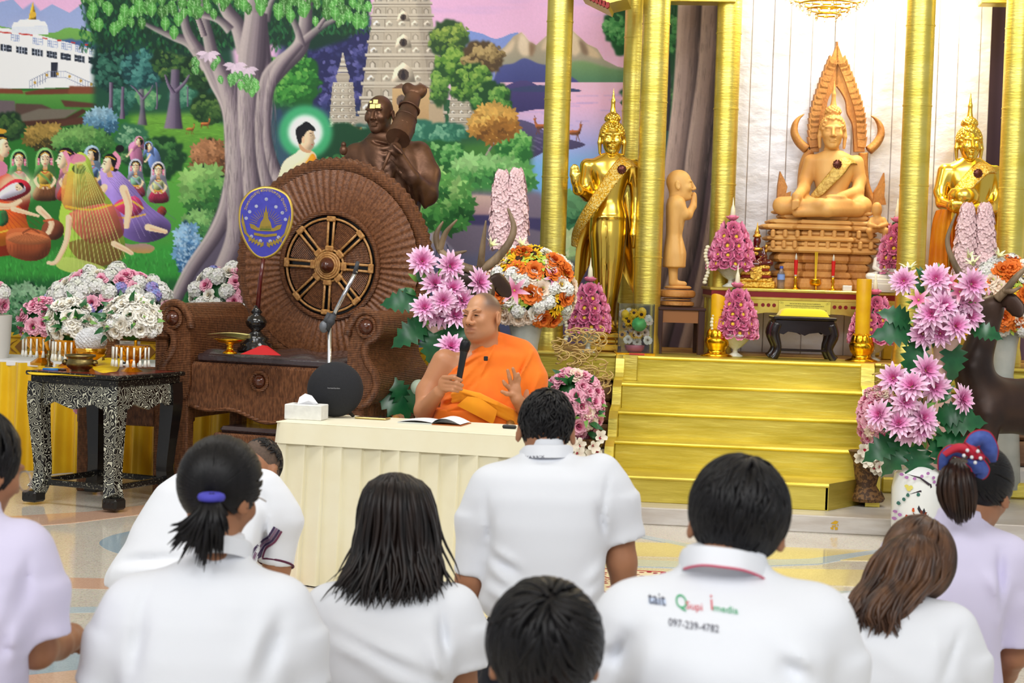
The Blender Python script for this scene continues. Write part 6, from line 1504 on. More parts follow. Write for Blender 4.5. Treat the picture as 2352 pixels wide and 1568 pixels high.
band(fr,[(2290,392,.02),(2262,384,-.09),(2232,410,-.125),(2206,440,-.13),(2182,470,-.1)],[.05,.06,.055,.05,.04],SPK,GBR,'sash')
brooch(fr,2246,398,-.145,GBR)
obj('alms_bowl',lathe([(.02,0),(.07,.01),(.10,.05),(.105,.085),(.085,.12),(.08,.125),(.075,.12),(.09,.08)],24),GOLDP,GBR,smooth=True,loc=fr.L(2212,476,-.17))
cl=[[(2150,484,-.1),(2166,480,-.16),(2186,486,-.14)],[(2142,510,-.08),(2160,506,-.16),(2182,512,-.12)],[(2136,560,-.06),(2154,556,-.15),(2176,562,-.12)],[(2132,612,-.06),(2152,618,-.15),(2176,614,-.12)]]
fs=sheet(lambda u,v:(lambda A:spline(A,4)[int(round(v*12))]+np.array([0,.012*sin(u*16),0]))([spline([fr.L(*p)for p in r],8)[int(round(u*16))]for r in cl]),16,12)
obj('hanging_cloth',(np.concatenate([fs[0],fs[0]+(0,.006,0)]),fs[1]+[tuple(i+len(fs[0])for i in f[::-1])for f in fs[1]]),mat('orange_satin',(232,150,16),.4,0,(214,120,10),6),GBR,smooth=True)
# ---- bronze monk statue with a folded umbrella on the shoulder
BRZ=mat('bronze',(128,92,70),.42,.6,(82,58,46),5,bump=.25,bscale=26,mix_pos=(.3,.7))
fr=Fr(895,1100,12.5);zf=-fr.o[2]
BM=fr.thing('bronze_monk_statue','dark bronze statue of an old monk carrying a folded umbrella behind the wicker throne','statue')
H=field_for(fr,[(830,205,-.15),(915,330,.15)],.04,.0048);R_=rot_head(PI-.35,.05,.03);hc=fr.L(872,262,0)
TT=add_head(H,hc,R_,1.16,True,fr.L(884,335,.02))
for a in[((-.04,.08,.04),(.04,.08,.04)),((-.035,.085,.055),(.035,.085,.055)),((-.03,.09,-.03),(-.035,.075,-.07)),((.03,.09,-.03),(.035,.075,-.07)),((-.03,.03,-.1),(-.02,.0,-.15)),((.03,.03,-.1),(.02,.0,-.15))]:H.ridge(TT(a[0]),TT(a[1]),-.006,.006)
part('head',H,BRZ,BM)
B=Field((fr.L(785,400)[0]-.05,-.42,zf),(fr.L(1000,400)[0]+.06,.28,fr.L(890,285)[2]),.011)
B.loft(frame_rows(fr,[(306,856,920,.02,.09),(322,834,946,.02,.12),(345,812,968,.02,.14),(390,804,978,.0,.16),(440,812,974,.0,.17),(520,838,956,.0,.16),(700,832,956,.0,.17),(1090,820,966,.0,.19)]),.03)
for a,r in(([(962,352,.02),(984,400,-.02),(980,446,-.12),(946,408,-.28),(914,352,-.33)],[.085,.08,.075,.05,.036]),([(818,355,.02),(800,420,-.04),(800,470,-.16)],[.08,.065,.05])):B.chain([fr.L(*p)for p in a],r,.03)
B.ell(fr.L(908,342,-.35),(.045,.03,.05),.02)
for i in range(4):B.cap(fr.L(904+i*5,334+i*4,-.385),fr.L(912+i*4,342+i*4,-.39),.012,.011,.004)
for k in range(7):B.ridge(fr.L(842+k*5,318+k*3,-.12-.005*k),fr.L(896+k*6,330+k*14,-.17),.03 if k%2==0 else-.022,.014)
for k in range(6):B.ridge(fr.L(850+k*16,440,-.18),fr.L(852+k*17,900,-.2),.028 if k%2 else-.024,.026)
for k in range(4):B.ridge(fr.L(936+k*12,420+k*6,-.16),fr.L(956+k*8,560,-.14),.024 if k%2 else-.02,.018)
for k in range(6):B.chain(spline([fr.L(842-k,322+4*k,-.06),fr.L(858+k,336+9*k,-.135-.006*k),fr.L(884+k,342+16*k,-.165-.004*k),fr.L(908,332+9*k,-.15),fr.L(922+k,320+3*k,-.08)],4),[.017]*17,.01)
part('body',B,BRZ,BM)
um=[fr.L(*p)for p in((914,318,-.30),(926,294,-.22),(940,250,-.1),(952,214,.02),(955,204,.05))]
U_=obj('umbrella',join(tube(um[:4],[.085,.082,.062,.052],14)),BRZ,BM,smooth='auto')
F=Field(um[3]-.14,um[3]+.14,.009);F.ell(um[3],(.07,.07,.05),.01);F.ell(um[3]+(.045,0,.02),.042,.02);F.ell(um[3]+(-.045,0,.03),.042,.02);part('umbrella_cap',F,BRZ,U_)
for p in(um[1],(um[1]+um[2])/2,um[2]):obj('umbrella_tie',xf(torus((0,0,0),.076 if p is um[1]else .07,.008,18,6),p,rx=-.6,ry=.35),BRZ,U_,smooth=True)
obj('umbrella_handle',tube([fr.L(914,318,-.3),fr.L(894,352,-.37),fr.L(876,396,-.42)],[.014,.014,.008],8),BRZ,U_,smooth=True)
obj('staff',join(tube([fr.L(798,480,-.17),fr.L(790,360,-.17)],.016,8),ball(fr.L(789,345,-.17),(.028,.028,.034),10,8),ball(fr.L(789,332,-.17),(.018,.018,.02),10,8)),BRZ,BM,smooth=True)
GSQ=mat('gold_leaf_square',(236,224,130),.35,.5)
for(x,y,w,s_)in((866,234,-.135,.10),(887,410,-.20,.085)):
 for dx,dy,sz in((0,0,.036),(.042,.003,.034),(.022,.04,.032),(-.014,.036,.016)):obj('gold_leaf',box(-sz*.5,sz*.5,-.001,.001,-sz*.42,sz*.42),GSQ,BM,loc=fr.L(x,y,w)+np.array((dx*.9-.03,(.02 if dx>.05 else 0),dy*.8-.03)),rot=(-.25 if y<300 else 0,0,.25*(dx>.05)-.25))
 # jasmine garland hung on the staff
ga=thing('jasmine_garland','small white jasmine garland with yellow tip hung on the statue staff','garland',fr.W(fr.L(790,396,-.2)),fr.rz)
Wj=mat('jasmine',(240,240,228),.6);Yj=mat('marigold',(240,200,40),.6)
for s_ in(-1,1):obj('strand',join(*[ball((s_*(.03-.027*i/5),-.01,.075-.075*i/5),.011,7,5)for i in range(6)]),Wj,ga,smooth=True)
obj('tassel',join(*[ball((.006*sin(i*2),-.01,-.008-i*.010),.013,7,5)for i in range(4)]),Yj,ga,smooth=True)
# ---- carved wooden figures
WOOD=mat('carved_teak',(226,178,106),.55,0,(206,150,82),5,(1,1,.35),bump=.15,bscale=40)
WOODD=mat('carved_teak_dark',(202,144,76),.55,0,(172,112,54),9,(1,1,.5),bump=.6,bscale=60)
fr=Fr(1558,700,12.45)
WM=fr.thing('wooden_monk_statue','carved wooden monk with joined palms standing on a round base facing right','statue')
H=field_for(fr,[(1530,390,-.1),(1590,470,.1)],.04,.005);R_=rot_head(-PI/2-.15);TT=add_head(H,fr.L(1561,424,0),R_,.92,True,fr.L(1553,462,.0));part('head',H,WOOD,WM)
B=field_for(fr,[(1510,445,-.2),(1606,665,.2)],.04,.008)
B.loft(frame_rows(fr,[(446,1544,1562,.0,.05),(456,1534,1572,.0,.10),(472,1530,1576,.0,.13),(510,1530,1572,.0,.12),(540,1530,1566,.0,.11),(580,1524,1576,.0,.13),(614,1522,1574,.0,.13)]),.02)
for z_ in(-.09,.09):B.chain([fr.L(1556,466,z_),fr.L(1572,492,z_*.9),fr.L(1580,494,z_*.5),fr.L(1592,474,z_*.2),fr.L(1594,446,0)],[.04,.034,.03,.022,.012],.015)
B.ell(fr.L(1594,462,0),(.02,.022,.06),.01)
for z_ in(-.05,.05):B.chain([fr.L(1546,612,z_),fr.L(1546,646,z_)],[.034,.03],.01);B.chain([fr.L(1544,650,z_),fr.L(1572,652,z_)],[.024,.018],.01)
B.ridge(fr.L(1562,500,-.13),fr.L(1566,600,-.14),-.008,.008)
part('body',B,WOOD,WM)
for i,(y0,y1,x0,x1)in enumerate([(655,664,1526,1588),(664,684,1512,1596),(684,690,1520,1588),(690,704,1514,1594)]):
 a,b=fr.L(x0,y0),fr.L(x1,y1);r=(b[0]-a[0])/2;obj('base_tier',lathe([(r*.9,b[2]),(r,b[2]+.008),(r*(1.04 if i==1 else 1),(a[2]+b[2])/2),(r,a[2]-.008),(r*.86,a[2])],26,(a[0]+b[0])/2),WOODD if i%2 else WOOD,WM,smooth='auto')
 # ---- seated wooden Buddha under a flame arch
fr=Fr(1900,660,12.72);L=fr.L
SB=fr.thing('seated_wooden_buddha','large carved wooden Buddha seated under a flame arch before the silver wall','statue')
H=field_for(fr,[(1880,200,-.1),(1945,370,.1)],.05,.005);buddha_head(H,L(1912,303,-.02),1.06,rot_head(PI-.12),.17);part('head',H,WOOD,SB)
B=field_for(fr,[(1770,345,-.3),(1995,500,.16)],.04,.0075)
B.loft(frame_rows(fr,[(346,1894,1934,.0,.06),(356,1872,1956,.0,.08),(368,1862,1966,.0,.095),(400,1866,1960,.0,.10),(440,1876,1944,.0,.09),(484,1866,1956,.0,.11)]),.02)
B.chain([L(1864,372,.0),L(1850,414,-.0),L(1846,434,-.06),L(1830,452,-.22),L(1826,470,-.25)],[.055,.046,.042,.032,.022],.018)
for i in range(4):B.chain([L(1821+i*4.5,462,-.265),L(1820+i*4.5,482-2*i,-.268)],[.009,.007],.003)
B.chain([L(1966,374,.0),L(1974,414,.0),L(1970,440,-.06),L(1930,452,-.18)],[.055,.046,.042,.03],.018);B.ell(L(1920,452,-.2),(.07,.04,.018),.01)
B.chain([L(1930,474,-.02),L(1795,472,-.12)],[.08,.062],.03);B.chain([L(1890,474,-.02),L(1980,474,-.10)],[.08,.07],.03)
B.chain([L(1970,480,-.16),L(1900,482,-.24),L(1830,488,-.22)],[.055,.045,.032],.02);B.chain([L(1800,476,-.14),L(1880,470,-.24),L(1950,466,-.2)],[.05,.042,.03],.02)
B.ridge(L(1930,372,-.1),L(1880,460,-.12),.006,.01);part('body',B,WOOD,SB)
band(fr,[(1968,372,.0),(1946,366,-.08),(1926,392,-.125),(1904,416,-.13),(1882,440,-.12),(1866,452,-.10)],[.045,.05,.045,.04,.035,.02],mat('pale_gold_brocade',(206,176,96),.45,.3,(170,134,60),40,bump=.8,bscale=50),SB,'sash')
brooch(fr,1923,377,-.135,SB)
Lz=lambda pts:[tuple(L(1640+x/2.449,y/2.449,0)[[0,2]])for x,y in pts]
def arch_half(side):
 out=[(548,850),(553,770),(556,700),(562,640),(578,570),(600,505),(622,440),(650,368),(672,320),(707,225)];inn=[(706,470),(672,515),(648,565),(640,630),(612,690),(604,770),(600,850)]
 if side>0:out=[(1414-x-8,y)for x,y in out];inn=[(1414-x-14,y)for x,y in inn]
 return spline(out,4),spline(inn,4)
for sd in(-1,1):
 o_,i_=arch_half(sd);pl_=Lz(list(o_)+list(i_));obj('flame_arch',prism(pl_ if sd>0 else pl_[::-1],.06,.11),WOODD,SB)
 # row of flame tongues along the outer edge
 tg=[]
 for k in range(3,len(o_)-5,2):
  p=np.array(Lz([o_[k]])[0]);t=np.array(Lz([o_[k+1]])[0])-np.array(Lz([o_[k-1]])[0]);t/=np.linalg.norm(t);nn=np.array([t[1],-t[0]])*(-1 if t[1]>0 and sd<0 else 1)
  if nn[0]*sd<0:nn=-nn
  tg.append(prism([tuple(p-t*.035-nn*.05),tuple(p-t*.045+nn*.005),tuple(p+t*.03+nn*.022),tuple(p+t*.012-nn*.01),tuple(p+t*.02-nn*.05)],.045,.12))
 obj('flame_tongues',join(*tg),WOODD,SB)
 hk=[(520,838),(478,800),(452,750),(456,700),(478,664),(508,642)];wdt=[.055,.05,.045,.036,.02,.004]
 if sd>0:hk=[(1390-x,y+8)for x,y in hk]
 obj('hook',tube(spline([L(1640+x/2.449,y/2.449,.08)for x,y in hk],5),wdt,10,flat=.6,up=(0,1,0)),WOODD,SB,smooth=True)
 lg=[(540,850),(512,900),(496,960),(490,1040),(496,1090)]if sd<0 else[(840,860),(842,940),(850,1020),(870,1090),(908,1160)]
 obj('arch_leg',tube(spline([L(1640+x/2.449,y/2.449,.08)for x,y in lg],5),[.055,.05,.045,.045,.06],10,flat=.6,up=(0,1,0)),WOODD,SB,smooth=True)
 sf=[(358,1120),(362,1040),(375,962),(400,1010),(416,1050),(408,1085),(436,1075),(432,1120)]if sd<0 else[(895,1150),(905,1080),(930,1040),(962,970),(966,1040),(962,1100),(972,1150)]
 pl_=Lz(sf);obj('side_flame',prism(pl_[::-1]if sd<0 else pl_,.02,.07),WOODD,SB)
for x0,y0,x1,y1,dp in[(1776,484,1998,494,.2),(1788,492,1990,506,.19),(1762,507,2008,518,.23),(1746,518,2014,530,.24),(1768,530,2006,544,.2),(1756,544,2016,556,.24),(1764,556,2010,568,.22),(1752,568,2010,582,.24),(1772,582,1998,604,.2),(1784,604,1990,624,.19),(1770,624,2002,640,.22),(1756,640,2012,668,.25)]:
 a,b=L(x0,y0),L(x1,y1);zt_=L((x0+x1)/2,y0)[2];zb=L((x0+x1)/2,y1)[2];hw=(b[0]-a[0])/2;cx_=(a[0]+b[0])/2;f=.26
 ol=[(-hw,-dp*.6),(-hw*.93,-dp*.78),(-hw*.52,-dp*.8),(-hw*.46,-dp*.98),(hw*.46,-dp*.98),(hw*.52,-dp*.8),(hw*.93,-dp*.78),(hw,-dp*.6),(hw,dp*.6),(-hw,dp*.6)]
 n_=len(ol);hh_=zt_-zb;VV_=[(cx_+p[0]*k,p[1]*k,zb+hh_*t_)for k,t_ in((.94,0),(1,.3),(1,.62),(.93,1))for p in ol];obj('pedestal_tier',(np.array(VV_),[(r*n_+i,r*n_+(i+1)%n_,(r+1)*n_+(i+1)%n_,(r+1)*n_+i)for r in range(3)for i in range(n_)]+[tuple(range(n_))[::-1],tuple(range(3*n_,4*n_))]),WOOD if(y1-y0)<15 else WOODD,SB)
for y,n in((537,9),(562,10)):
 for i in range(n):q=L(1775+225*i/(n-1),y+(i-n/2)*.4,-.2+.05*abs(i-n/2)/n);obj('pedestal_bracket',box(-.014,.014,-.03,.02,-.03,.025,.008),WOOD,SB,loc=q)
G=field_for(fr,[(1995,465,-.32),(2042,545,-.12)],.03,.006)
G.ell(L(2014,484,-.2),(.035,.034,.042),.01);G.ell(L(2014,474,-.2),(.03,.03,.03),.015);G.ell(L(2016,514,-.2),(.05,.04,.055),.02)
for s_ in(-1,1):G.chain([L(2016+s_*13,504,-.2),L(2016+s_*20,516,-.22),L(2016+s_*4,520,-.26)],[.018,.016,.013],.006);G.chain([L(2016+s_*8,528,-.2),L(2016+s_*20,530,-.24),L(2016+s_*16,545,-.22)],[.024,.02,.016],.008)
part('guardian_figure',G,WOOD,SB)
# ================================================================== deer
DEER=mat('dark_bronze_deer',(70,50,40),.4,.35,(48,36,32),5);ANT=mat('antler',(150,128,100),.5,0,(96,78,58),14,(1,1,.3),bump=.3)
def deer3(fr,label,e,hx,hy,antlers,bx,by):
 """e: direction the body runs back from the chest"""
 t=fr.thing('deer_statue',label,'statue');L=fr.L;s=fr.s;zf=-fr.o[2]
 sd=1;e=np.array(e)/math.hypot(*e);ex,ey=np.array([e[0],e[1],0]),np.array([-e[1],e[0],0])
 c=L(bx,by,0);q=lambda dx,w,dz:c+dx*ex+w*ey+np.array([0,0,dz]);bb_=np.array([q(-.4,-.3,0),q(-.4,.3,0),q(.95,-.3,0),q(.95,.3,0)])
 F=Field((bb_[:,0].min(),bb_[:,1].min(),zf+.05),(bb_[:,0].max(),bb_[:,1].max(),L(hx,hy-60)[2]),.012)
 h=L(hx,hy,0)
 F.chain([q(.1,0,.0),q(.38,0,-.01),q(.62,0,.0)],[.17,.155,.16],.08);F.chain([q(.02,0,.03),q(-.06,0,.22),h+(0,0,-.04)],[.15,.105,.07],.05)
 F.chain([h,h-.09*ex+(0,0,-.02),h-.19*ex+(0,0,-.06)],[.075,.06,.036],.03)
 hz=c[2]-zf
 for w_ in(-.09,.09):
  F.chain([q(.0,w_,-.05),q(.0,w_,-hz*.45),q(.0,w_,-hz+.12),q(-.02,w_,-hz+.07)],[.085,.045,.032,.038],.04)
  F.chain([q(.66,w_,-.05),q(.60,w_,-hz*.33),q(.72,w_,-hz*.55),q(.67,w_,-hz+.12),q(.65,w_,-hz+.07)],[.12,.07,.042,.032,.038],.04)
 F.chain([q(.76,0,.05),q(.84,0,-.03)],[.04,.02],.02);F.cut((0,0,zf+.06),(0,0,-1));part('body',F,DEER,t)
 for w_ in(-1,1):
  a=h+.03*ex+.045*w_*ey+(0,0,.03);b=h+.09*ex+.15*w_*ey+(0,0,-.01);obj('ear',tube(spline([a,(a+b)/2+(0,0,.03),b,b+.03*w_*ey+(0,0,-.035)],5),[.02,.055,.05,.012],12,flat=.3,up=(0,0,1)),DEER,t,smooth=True)
 for A in antlers:
  o=None
  for br in A:
   P=spline([L(x,y,w)for x,y,w in br[0]],6);o=obj('antler' if o is None else 'tine',tube(P,br[1],8),ANT,t if o is None else o,smooth=True)
 obj('base',xf(box(-.15,.95,-.2,.2,zf,zf+.065,.012),(c[0],c[1],0),math.atan2(e[1],e[0])),mat('black_base',(20,20,24),.2),t)
deer3(Fr(2230,1222,10.75),'dark bronze deer statue with branching antlers standing at the right edge',(1,.3),2276,706,[[([(2262,680,.06),(2220,650,.08),(2190,600,.1),(2176,550,.1),(2196,490,.1)],[.024,.022,.018,.014,.004])],[([(2290,686,-.05),(2312,664,-.08),(2340,630,-.1),(2390,590,-.1)],[.028,.024,.018,.006]),([(2306,668,-.08),(2326,668,-.12),(2346,658,-.14)],[.02,.014,.004])]],2250,930)
deer3(Fr(1085,1205,10.5),'dark bronze deer statue whose antlered head shows behind the monk',(-.15,1),1106,662,[[([(1092,622,.04),(1050,606,.04),(1012,576,.04),(1002,540,.04),(1018,508,.04)],[.026,.024,.02,.017,.004]),([(1010,574,.04),(1024,534,.0),(1050,504,-.02)],[.02,.015,.004]),([(1030,590,.04),(1052,582,.0),(1072,576,-.02)],[.02,.014,.004])],[([(1108,618,-.03),(1140,594,-.05),(1170,556,-.06),(1180,520,-.06),(1166,478,-.06)],[.028,.026,.022,.018,.005]),([(1104,612,-.03),(1108,570,-.08),(1116,506,-.1)],[.024,.017,.004])]],1112,910)
# ================================================================== the wicker throne
def wicker(name,a,b,sc=70,wv=(30,(1,1,1),1.5,'Z')):
 return mat(name,a,.38,0,b,sc,(1,1,.4),bump=.7,wave=wv,spec=.5,ndetail=2)
WK=wicker('brown_wicker',(134,86,54),(94,57,35));WKX=wicker('brown_wicker_upright',(136,88,56),(94,57,35),70,(30,(1,1,1),1.5,'X'))
RAT=mat('light_rattan',(196,148,88),.35,0,(160,110,60),60);KNOB=mat('dark_polished_wood',(84,42,26),.15,coat=.5);BLK=mat('black_lacquer',(16,14,14),.2)
fr=Fr(676,1136,11.25,-.35)
TH=fr.thing('wicker_throne','large brown wicker throne with round wheel backrest','throne')
ry90=lambda VF:(np.stack([VF[0][:,0],-VF[0][:,2],VF[0][:,1]],1),VF[1])
DC=np.array((.02,.44,1.42))
def disc(name,prof,m,n=64,parent=None,o=0.0):return obj(name,ry90(lathe(prof,n)),m,parent or TH,smooth='auto',loc=DC+(0,o,0))
disc('backrest',[(.60,-.06),(.60,.03),(.34,.05),(.34,-.06)],WK)
q=[]
def fan(u,v):
 a=2*PI*u;r=.335+.27*v;return(r*cos(a),-(.055+.013*(abs(((u*72)%1)-.5)*2)+.0018*((int(v*26)+int(u*144))%2)+.012*sin(PI*v)),r*sin(a))
obj('woven_fan',sheet(fan,288,26),mat('brown_wicker_fan',(136,88,56),.36,0,(96,58,35),60,bump=.3,bscale=160,spec=.5),TH,smooth=True,loc=DC)
rim=[((.628+.012*(i%2))*cos(t),-.012,(.628+.012*(i%2))*sin(t))for i,t in enumerate(np.linspace(0,2*PI,180,endpoint=False))]
obj('rim',tube(np.array(rim),.052,8,closed=True,up=(0,1,0)),WK,TH,smooth=True,loc=DC)
wh=obj('wheel_ground',ry90(lathe([(.315,.0),(.315,.02),(.001,.02)],48)),BLK,TH,loc=DC+(0,-.045,0))
obj('braid',torus((0,0,0),.335,.018,72,6,'y'),WK,TH,smooth=True,loc=DC+(0,-.07,0))
panel=sheet(lambda u,v:((.10+.18*u)*cos(.13+(PI/4-.26)*v),-.006*((int(v*14)+int(u*10))%2),(.10+.18*u)*sin(.13+(PI/4-.26)*v)),10,14)
pm=make_mesh('wheel_panel',panel[0],panel[1],[WK],True)
rod=lambda sg:tube([(.08,0,sg*.017),(.31,0,sg*.020)],.0085,6)
rm=[make_mesh('rattan_rod',*rod(sg),[RAT],True)for sg in(-1,1)];arc_=make_mesh('rattan_arc',*tube([(.296*cos(t),0,.296*sin(t))for t in np.linspace(.05,PI/4-.05,9)],.008,6,up=(0,1,0)),[RAT],True);ain=make_mesh('rattan_arc',*tube([(.10*cos(t),0,.10*sin(t))for t in np.linspace(.12,PI/4-.12,6)],.008,6,up=(0,1,0)),[RAT],True)
wr=make_mesh('rattan_wrap',*box(.09,.125,-.012,.012,-.028,.028,.006),[RAT],False);wr2=make_mesh('rattan_wrap',*box(.278,.312,-.012,.012,-.030,.030,.006),[RAT],False)
for k in range(8):
 for me_,nm,o_ in((pm,'wheel_panel',-.070),(rm[0],'rattan_rod',-.085),(rm[1],'rattan_rod',-.085),(arc_,'rattan_arc',-.080),(ain,'rattan_arc',-.080),(wr,'rattan_wrap',-.088),(wr2,'rattan_wrap',-.088)):link(nm,me_,wh,(0,o_+.045,0),(0,-k*PI/4+.04,0))
for r in(.082,.068,.054):obj('hub_ring',torus((0,0,0),r,.008,32,6,'y'),RAT,wh,smooth=True,loc=(0,-.05-(.09-r)*.3,0))
obj('hub_knob',ry90(lathe([(.05,0),(.05,.02),(.034,.03),(.030,.045),(.015,.055),(.001,.058)],24)),KNOB,wh,smooth=True,loc=(0,-.05,0))
obj('seat',box(-.60,.60,-.38,.36,.60,.815,.02),WKX,TH);
cu=sheet(lambda u,v:(-.50+1.04*u,-.37+.66*v,.885+.012*sin(u*21)*sin(v*9)-.03*max(0,abs(2*u-1)-.92)*12-.03*max(0,abs(2*v-1)-.9)*10),40,14)
obj('cushion',join(cu,box(-.50,.54,-.37,.29,.815,.868,.015)),mat('plastic_wrapped_cushion',(62,50,52),.12,coat=.6,bump=.8,bscale=30,nscale=10),TH,smooth='auto')
ap=[(-.62,.62)]+[(x,.50-.07*(1-abs(x/.5)**2)*(.55+.45*cos(x*12))+.05)for x in np.linspace(-.52,.52,29)]+[(.62,.62)]
obj('apron',prism([(-.62,.47)]+ap[1:-1]+[(.62,.47),(.62,.63),(-.62,.63)],-.385,-.35),WKX,TH);obj('apron_edge',tube([(x,-.385,z-.006)for x,z in ap[1:-1]],.012,6),WK,TH,smooth=True)
for s_ in(-1,1):
 obj('side_apron',box(s_*.6-.02,s_*.6+.02,-.36,.36,.46,.63,.004),WKX,TH)
 for y in(-.35,.33):obj('leg',join(box(s_*.585-.045,s_*.585+.045,y-.04,y+.045,.03,.62,.01),box(s_*.585-.062,s_*.585+.062,y-.058,y+.06,0,.035,.012)),WK,TH)
 P=[(.53,.62),(.53,1.02),(.555,1.10),(.60,1.155),(.66,1.165),(.725,1.13),(.735,1.06),(.70,1.01),(.655,.98),(.645,.92),(.67,.86),(.715,.80),(.725,.73),(.69,.66),(.64,.62)]
 Q=spline([(s_*a,b)for a,b in P],4,closed=True);Q=Q if s_<0 else Q
 obj('arm',prism([tuple(p)for p in Q],-.40,.38),WK,TH,smooth='auto')
 obj('arm_edge',tube([(p[0]*.985,-.40,p[1])for p in Q[4:-2]],.026,7,up=(0,1,0)),WK,TH,smooth=True)
 obj('arm_knob',ry90(lathe([(.045,0),(.042,.012),(.028,.024),(.02,.034),(.001,.037)],20)),KNOB,TH,smooth=True,loc=(s_*.645,-.41,1.075))
 obj('arm_ring',torus((s_*.645,-.41,1.075),.056,.014,28,6,'y'),WK,TH,smooth=True)
obj('rosette',ry90(lathe([(.042,0),(.040,.012),(.026,.024),(.018,.034),(.001,.037)],20)),KNOB,TH,smooth=True,loc=(-.06,-.385,.72));obj('rosette_ring',torus((-.06,-.385,.72),.054,.013,28,6,'y'),WK,TH,smooth=True)
obj('backrest_support',join(box(-.3,-.2,.42,.5,0,1.0,.01),box(.22,.32,.42,.5,0,1.0,.01)),WK,TH)
# footstool under the throne
p=atZ(606,1140,0);fs_=thing('wicker_footstool','low wicker footstool with a plastic wrapped cushion before the throne','stool',(p[0],p[1]-.25,0),YAW-.35)
obj('stool_body',box(-.2,.26,-.16,.16,.32,.42,.012),WKX,fs_);obj('cushion',box(-.17,.24,-.14,.14,.42,.46,.018),MATS['plastic_wrapped_cushion'],fs_)
for x in(-.17,.23):
 for y in(-.13,.13):obj('leg',box(x-.025,x+.025,y-.025,y+.025,0,.325,.005),WK,fs_)
 # things on the throne
ZS=.9
p=atZ(587,806,ZS);fan_=thing('ceremonial_fan','oval blue ceremonial fan with gold emblem on a black turned stand','fan',p,YAW)
obj('stand',lathe([(.11,0),(.115,.012),(.095,.03),(.10,.045),(.07,.06),(.085,.08),(.05,.10),(.028,.125),(.06,.155),(.068,.18),(.05,.21),(.025,.225),(.036,.24),(.02,.262),(.014,.28)],28),mat('black_lacquer_gold',(20,18,18),.15,0,(150,120,50),60,mix_pos=(.66,.7),coat=.5),fan_,smooth=True)
d_=depth(p);LF=Fr(587,806,d_);L=LF.L
obj('pole',tube([L(590,730),L(598,640),L(606,588)],[.016,.013,.012],10),mat('mahogany',(84,24,22),.2,coat=.4),fan_,smooth=True)
ovo=[(608,590),(588,584),(570,562),(556,530),(552,500),(556,470),(572,446),(590,436),(610,432),(634,436),(656,448),(666,466),(670,490),(666,520),(652,552),(634,578)]
ov=[tuple(L(x,y)[[0,2]])for x,y in spline(ovo,4,True)];oc=np.mean(ov,0)
scale_=lambda k:[tuple(oc+(np.array(q_)-oc)*k)for q_ in ov]
fb=obj('fan_blade',prism(ov,-.012,.012),mat('royal_blue_velvet',(58,58,168),.6,0,(50,50,156),30,coat=.3),fan_)
GT=mat('gold_embroidery',(206,176,84),.35,.6)
obj('fan_edge',tube([(a,0,b)for a,b in ov],.013,6,closed=True,up=(0,1,0)),GT,fb,smooth=True)
obj('plastic_cover',tube([(a,-.002,b)for a,b in scale_(1.05)],.004,6,closed=True,up=(0,1,0)),mat('clear_plastic',(240,240,250),.05,trans=1.0),fb,smooth=True)
fx=lambda VF,x,z,s_,rz=0:(lambda V:(np.stack([V[:,0]*cos(rz)-V[:,1]*sin(rz),np.full(len(V),-.0145),V[:,0]*sin(rz)+V[:,1]*cos(rz)],1)+np.array((x,0,z)),VF[1]))(np.asarray(VF[0])*s_)
w_=text_mesh('วัดพระบรมธาตุ พระอารามหลวง บ้านตาก',.024,0,2);V=w_[0];arc=[]
for v in V:
 a=-v[0]/.142+PI/2;r=.122+v[1]*.9;arc.append((oc[0]+r*cos(a)*1.0,-.0145,oc[1]+.012+r*sin(a)*1.28))
obj('fan_lettering',(np.array(arc),w_[1]),GT,fb)
c=oc+(.0,-.04);E=[]
E.append(fx((prism([(-.04,-.02),(.04,-.02),(.03,.02),(.016,.04),(.012,.07),(.005,.09),(0,.125),(-.005,.09),(-.012,.07),(-.016,.04),(-.03,.02)],0,.001,'z')),c[0],c[1],1))
E.append(fx(prism([(-.10,.03),(-.09,.0),(-.05,-.015),(.05,-.015),(.09,.0),(.10,.03),(.07,.022),(.05,.005),(-.05,.005),(-.07,.022)],0,.001,'z'),c[0],c[1]-.02,1))
E.append(fx(prism([(-.07,-.012),(0,-.022),(.07,-.012),(.07,.004),(0,-.006),(-.07,.004)],0,.001,'z'),c[0],c[1]-.05,1))
for k in range(17):a=PI*(.06+.88*k/16);E.append(fx(prism([(-.0016,.055),(.0016,.055),(.0006,.105),(-.0006,.105)],0,.001,'z'),c[0],c[1],1,a-PI/2))
for s_ in(-1,1):
 E.append(fx(prism([(s_*a,b)for a,b in((.145,.05),(.15,.0),(.13,-.07),(.09,-.11),(.085,-.10),(.115,-.065),(.132,.0))],0,.001,'z'),oc[0],oc[1]-.02,1))
 for k in range(5):E.append(fx(prism([(-.012,0),(0,.02),(.012,0),(0,-.02)],0,.001,'z'),oc[0]+s_*(.02+.018*k),oc[1]-.158+.008*k,1,s_*.5))
obj('emblem',join(*E),GT,fb);obj('emblem_green',fx(prism([(-.035,-.01),(.035,-.01),(.03,.014),(-.03,.014)],0,.0014,'z'),c[0],c[1]-.02,1),mat('green_embroidery',(110,140,60),.6),fb)
for dx,dz in((-.10,.06),(-.06,.095),(.06,.095),(.1,.06),(-.085,-.09),(-.03,-.115),(.03,-.115),(.08,-.09),(.0,.14),(-.12,.02),(.12,.02)):obj('star',join(*[fx(prism([(-.0025,-.011),(.0025,-.011),(.0025,.011),(-.0025,.011)],0,.001,'z'),oc[0]+dx,oc[1]+dz-.02,1,k*PI/4)for k in range(4)]),mat('white_embroidery',(220,224,244),.6),fb)
p=atZ(528,812,ZS);tr=thing('footed_tray','small golden footed tray on the throne cushion holding envelopes','tray',p,YAW)
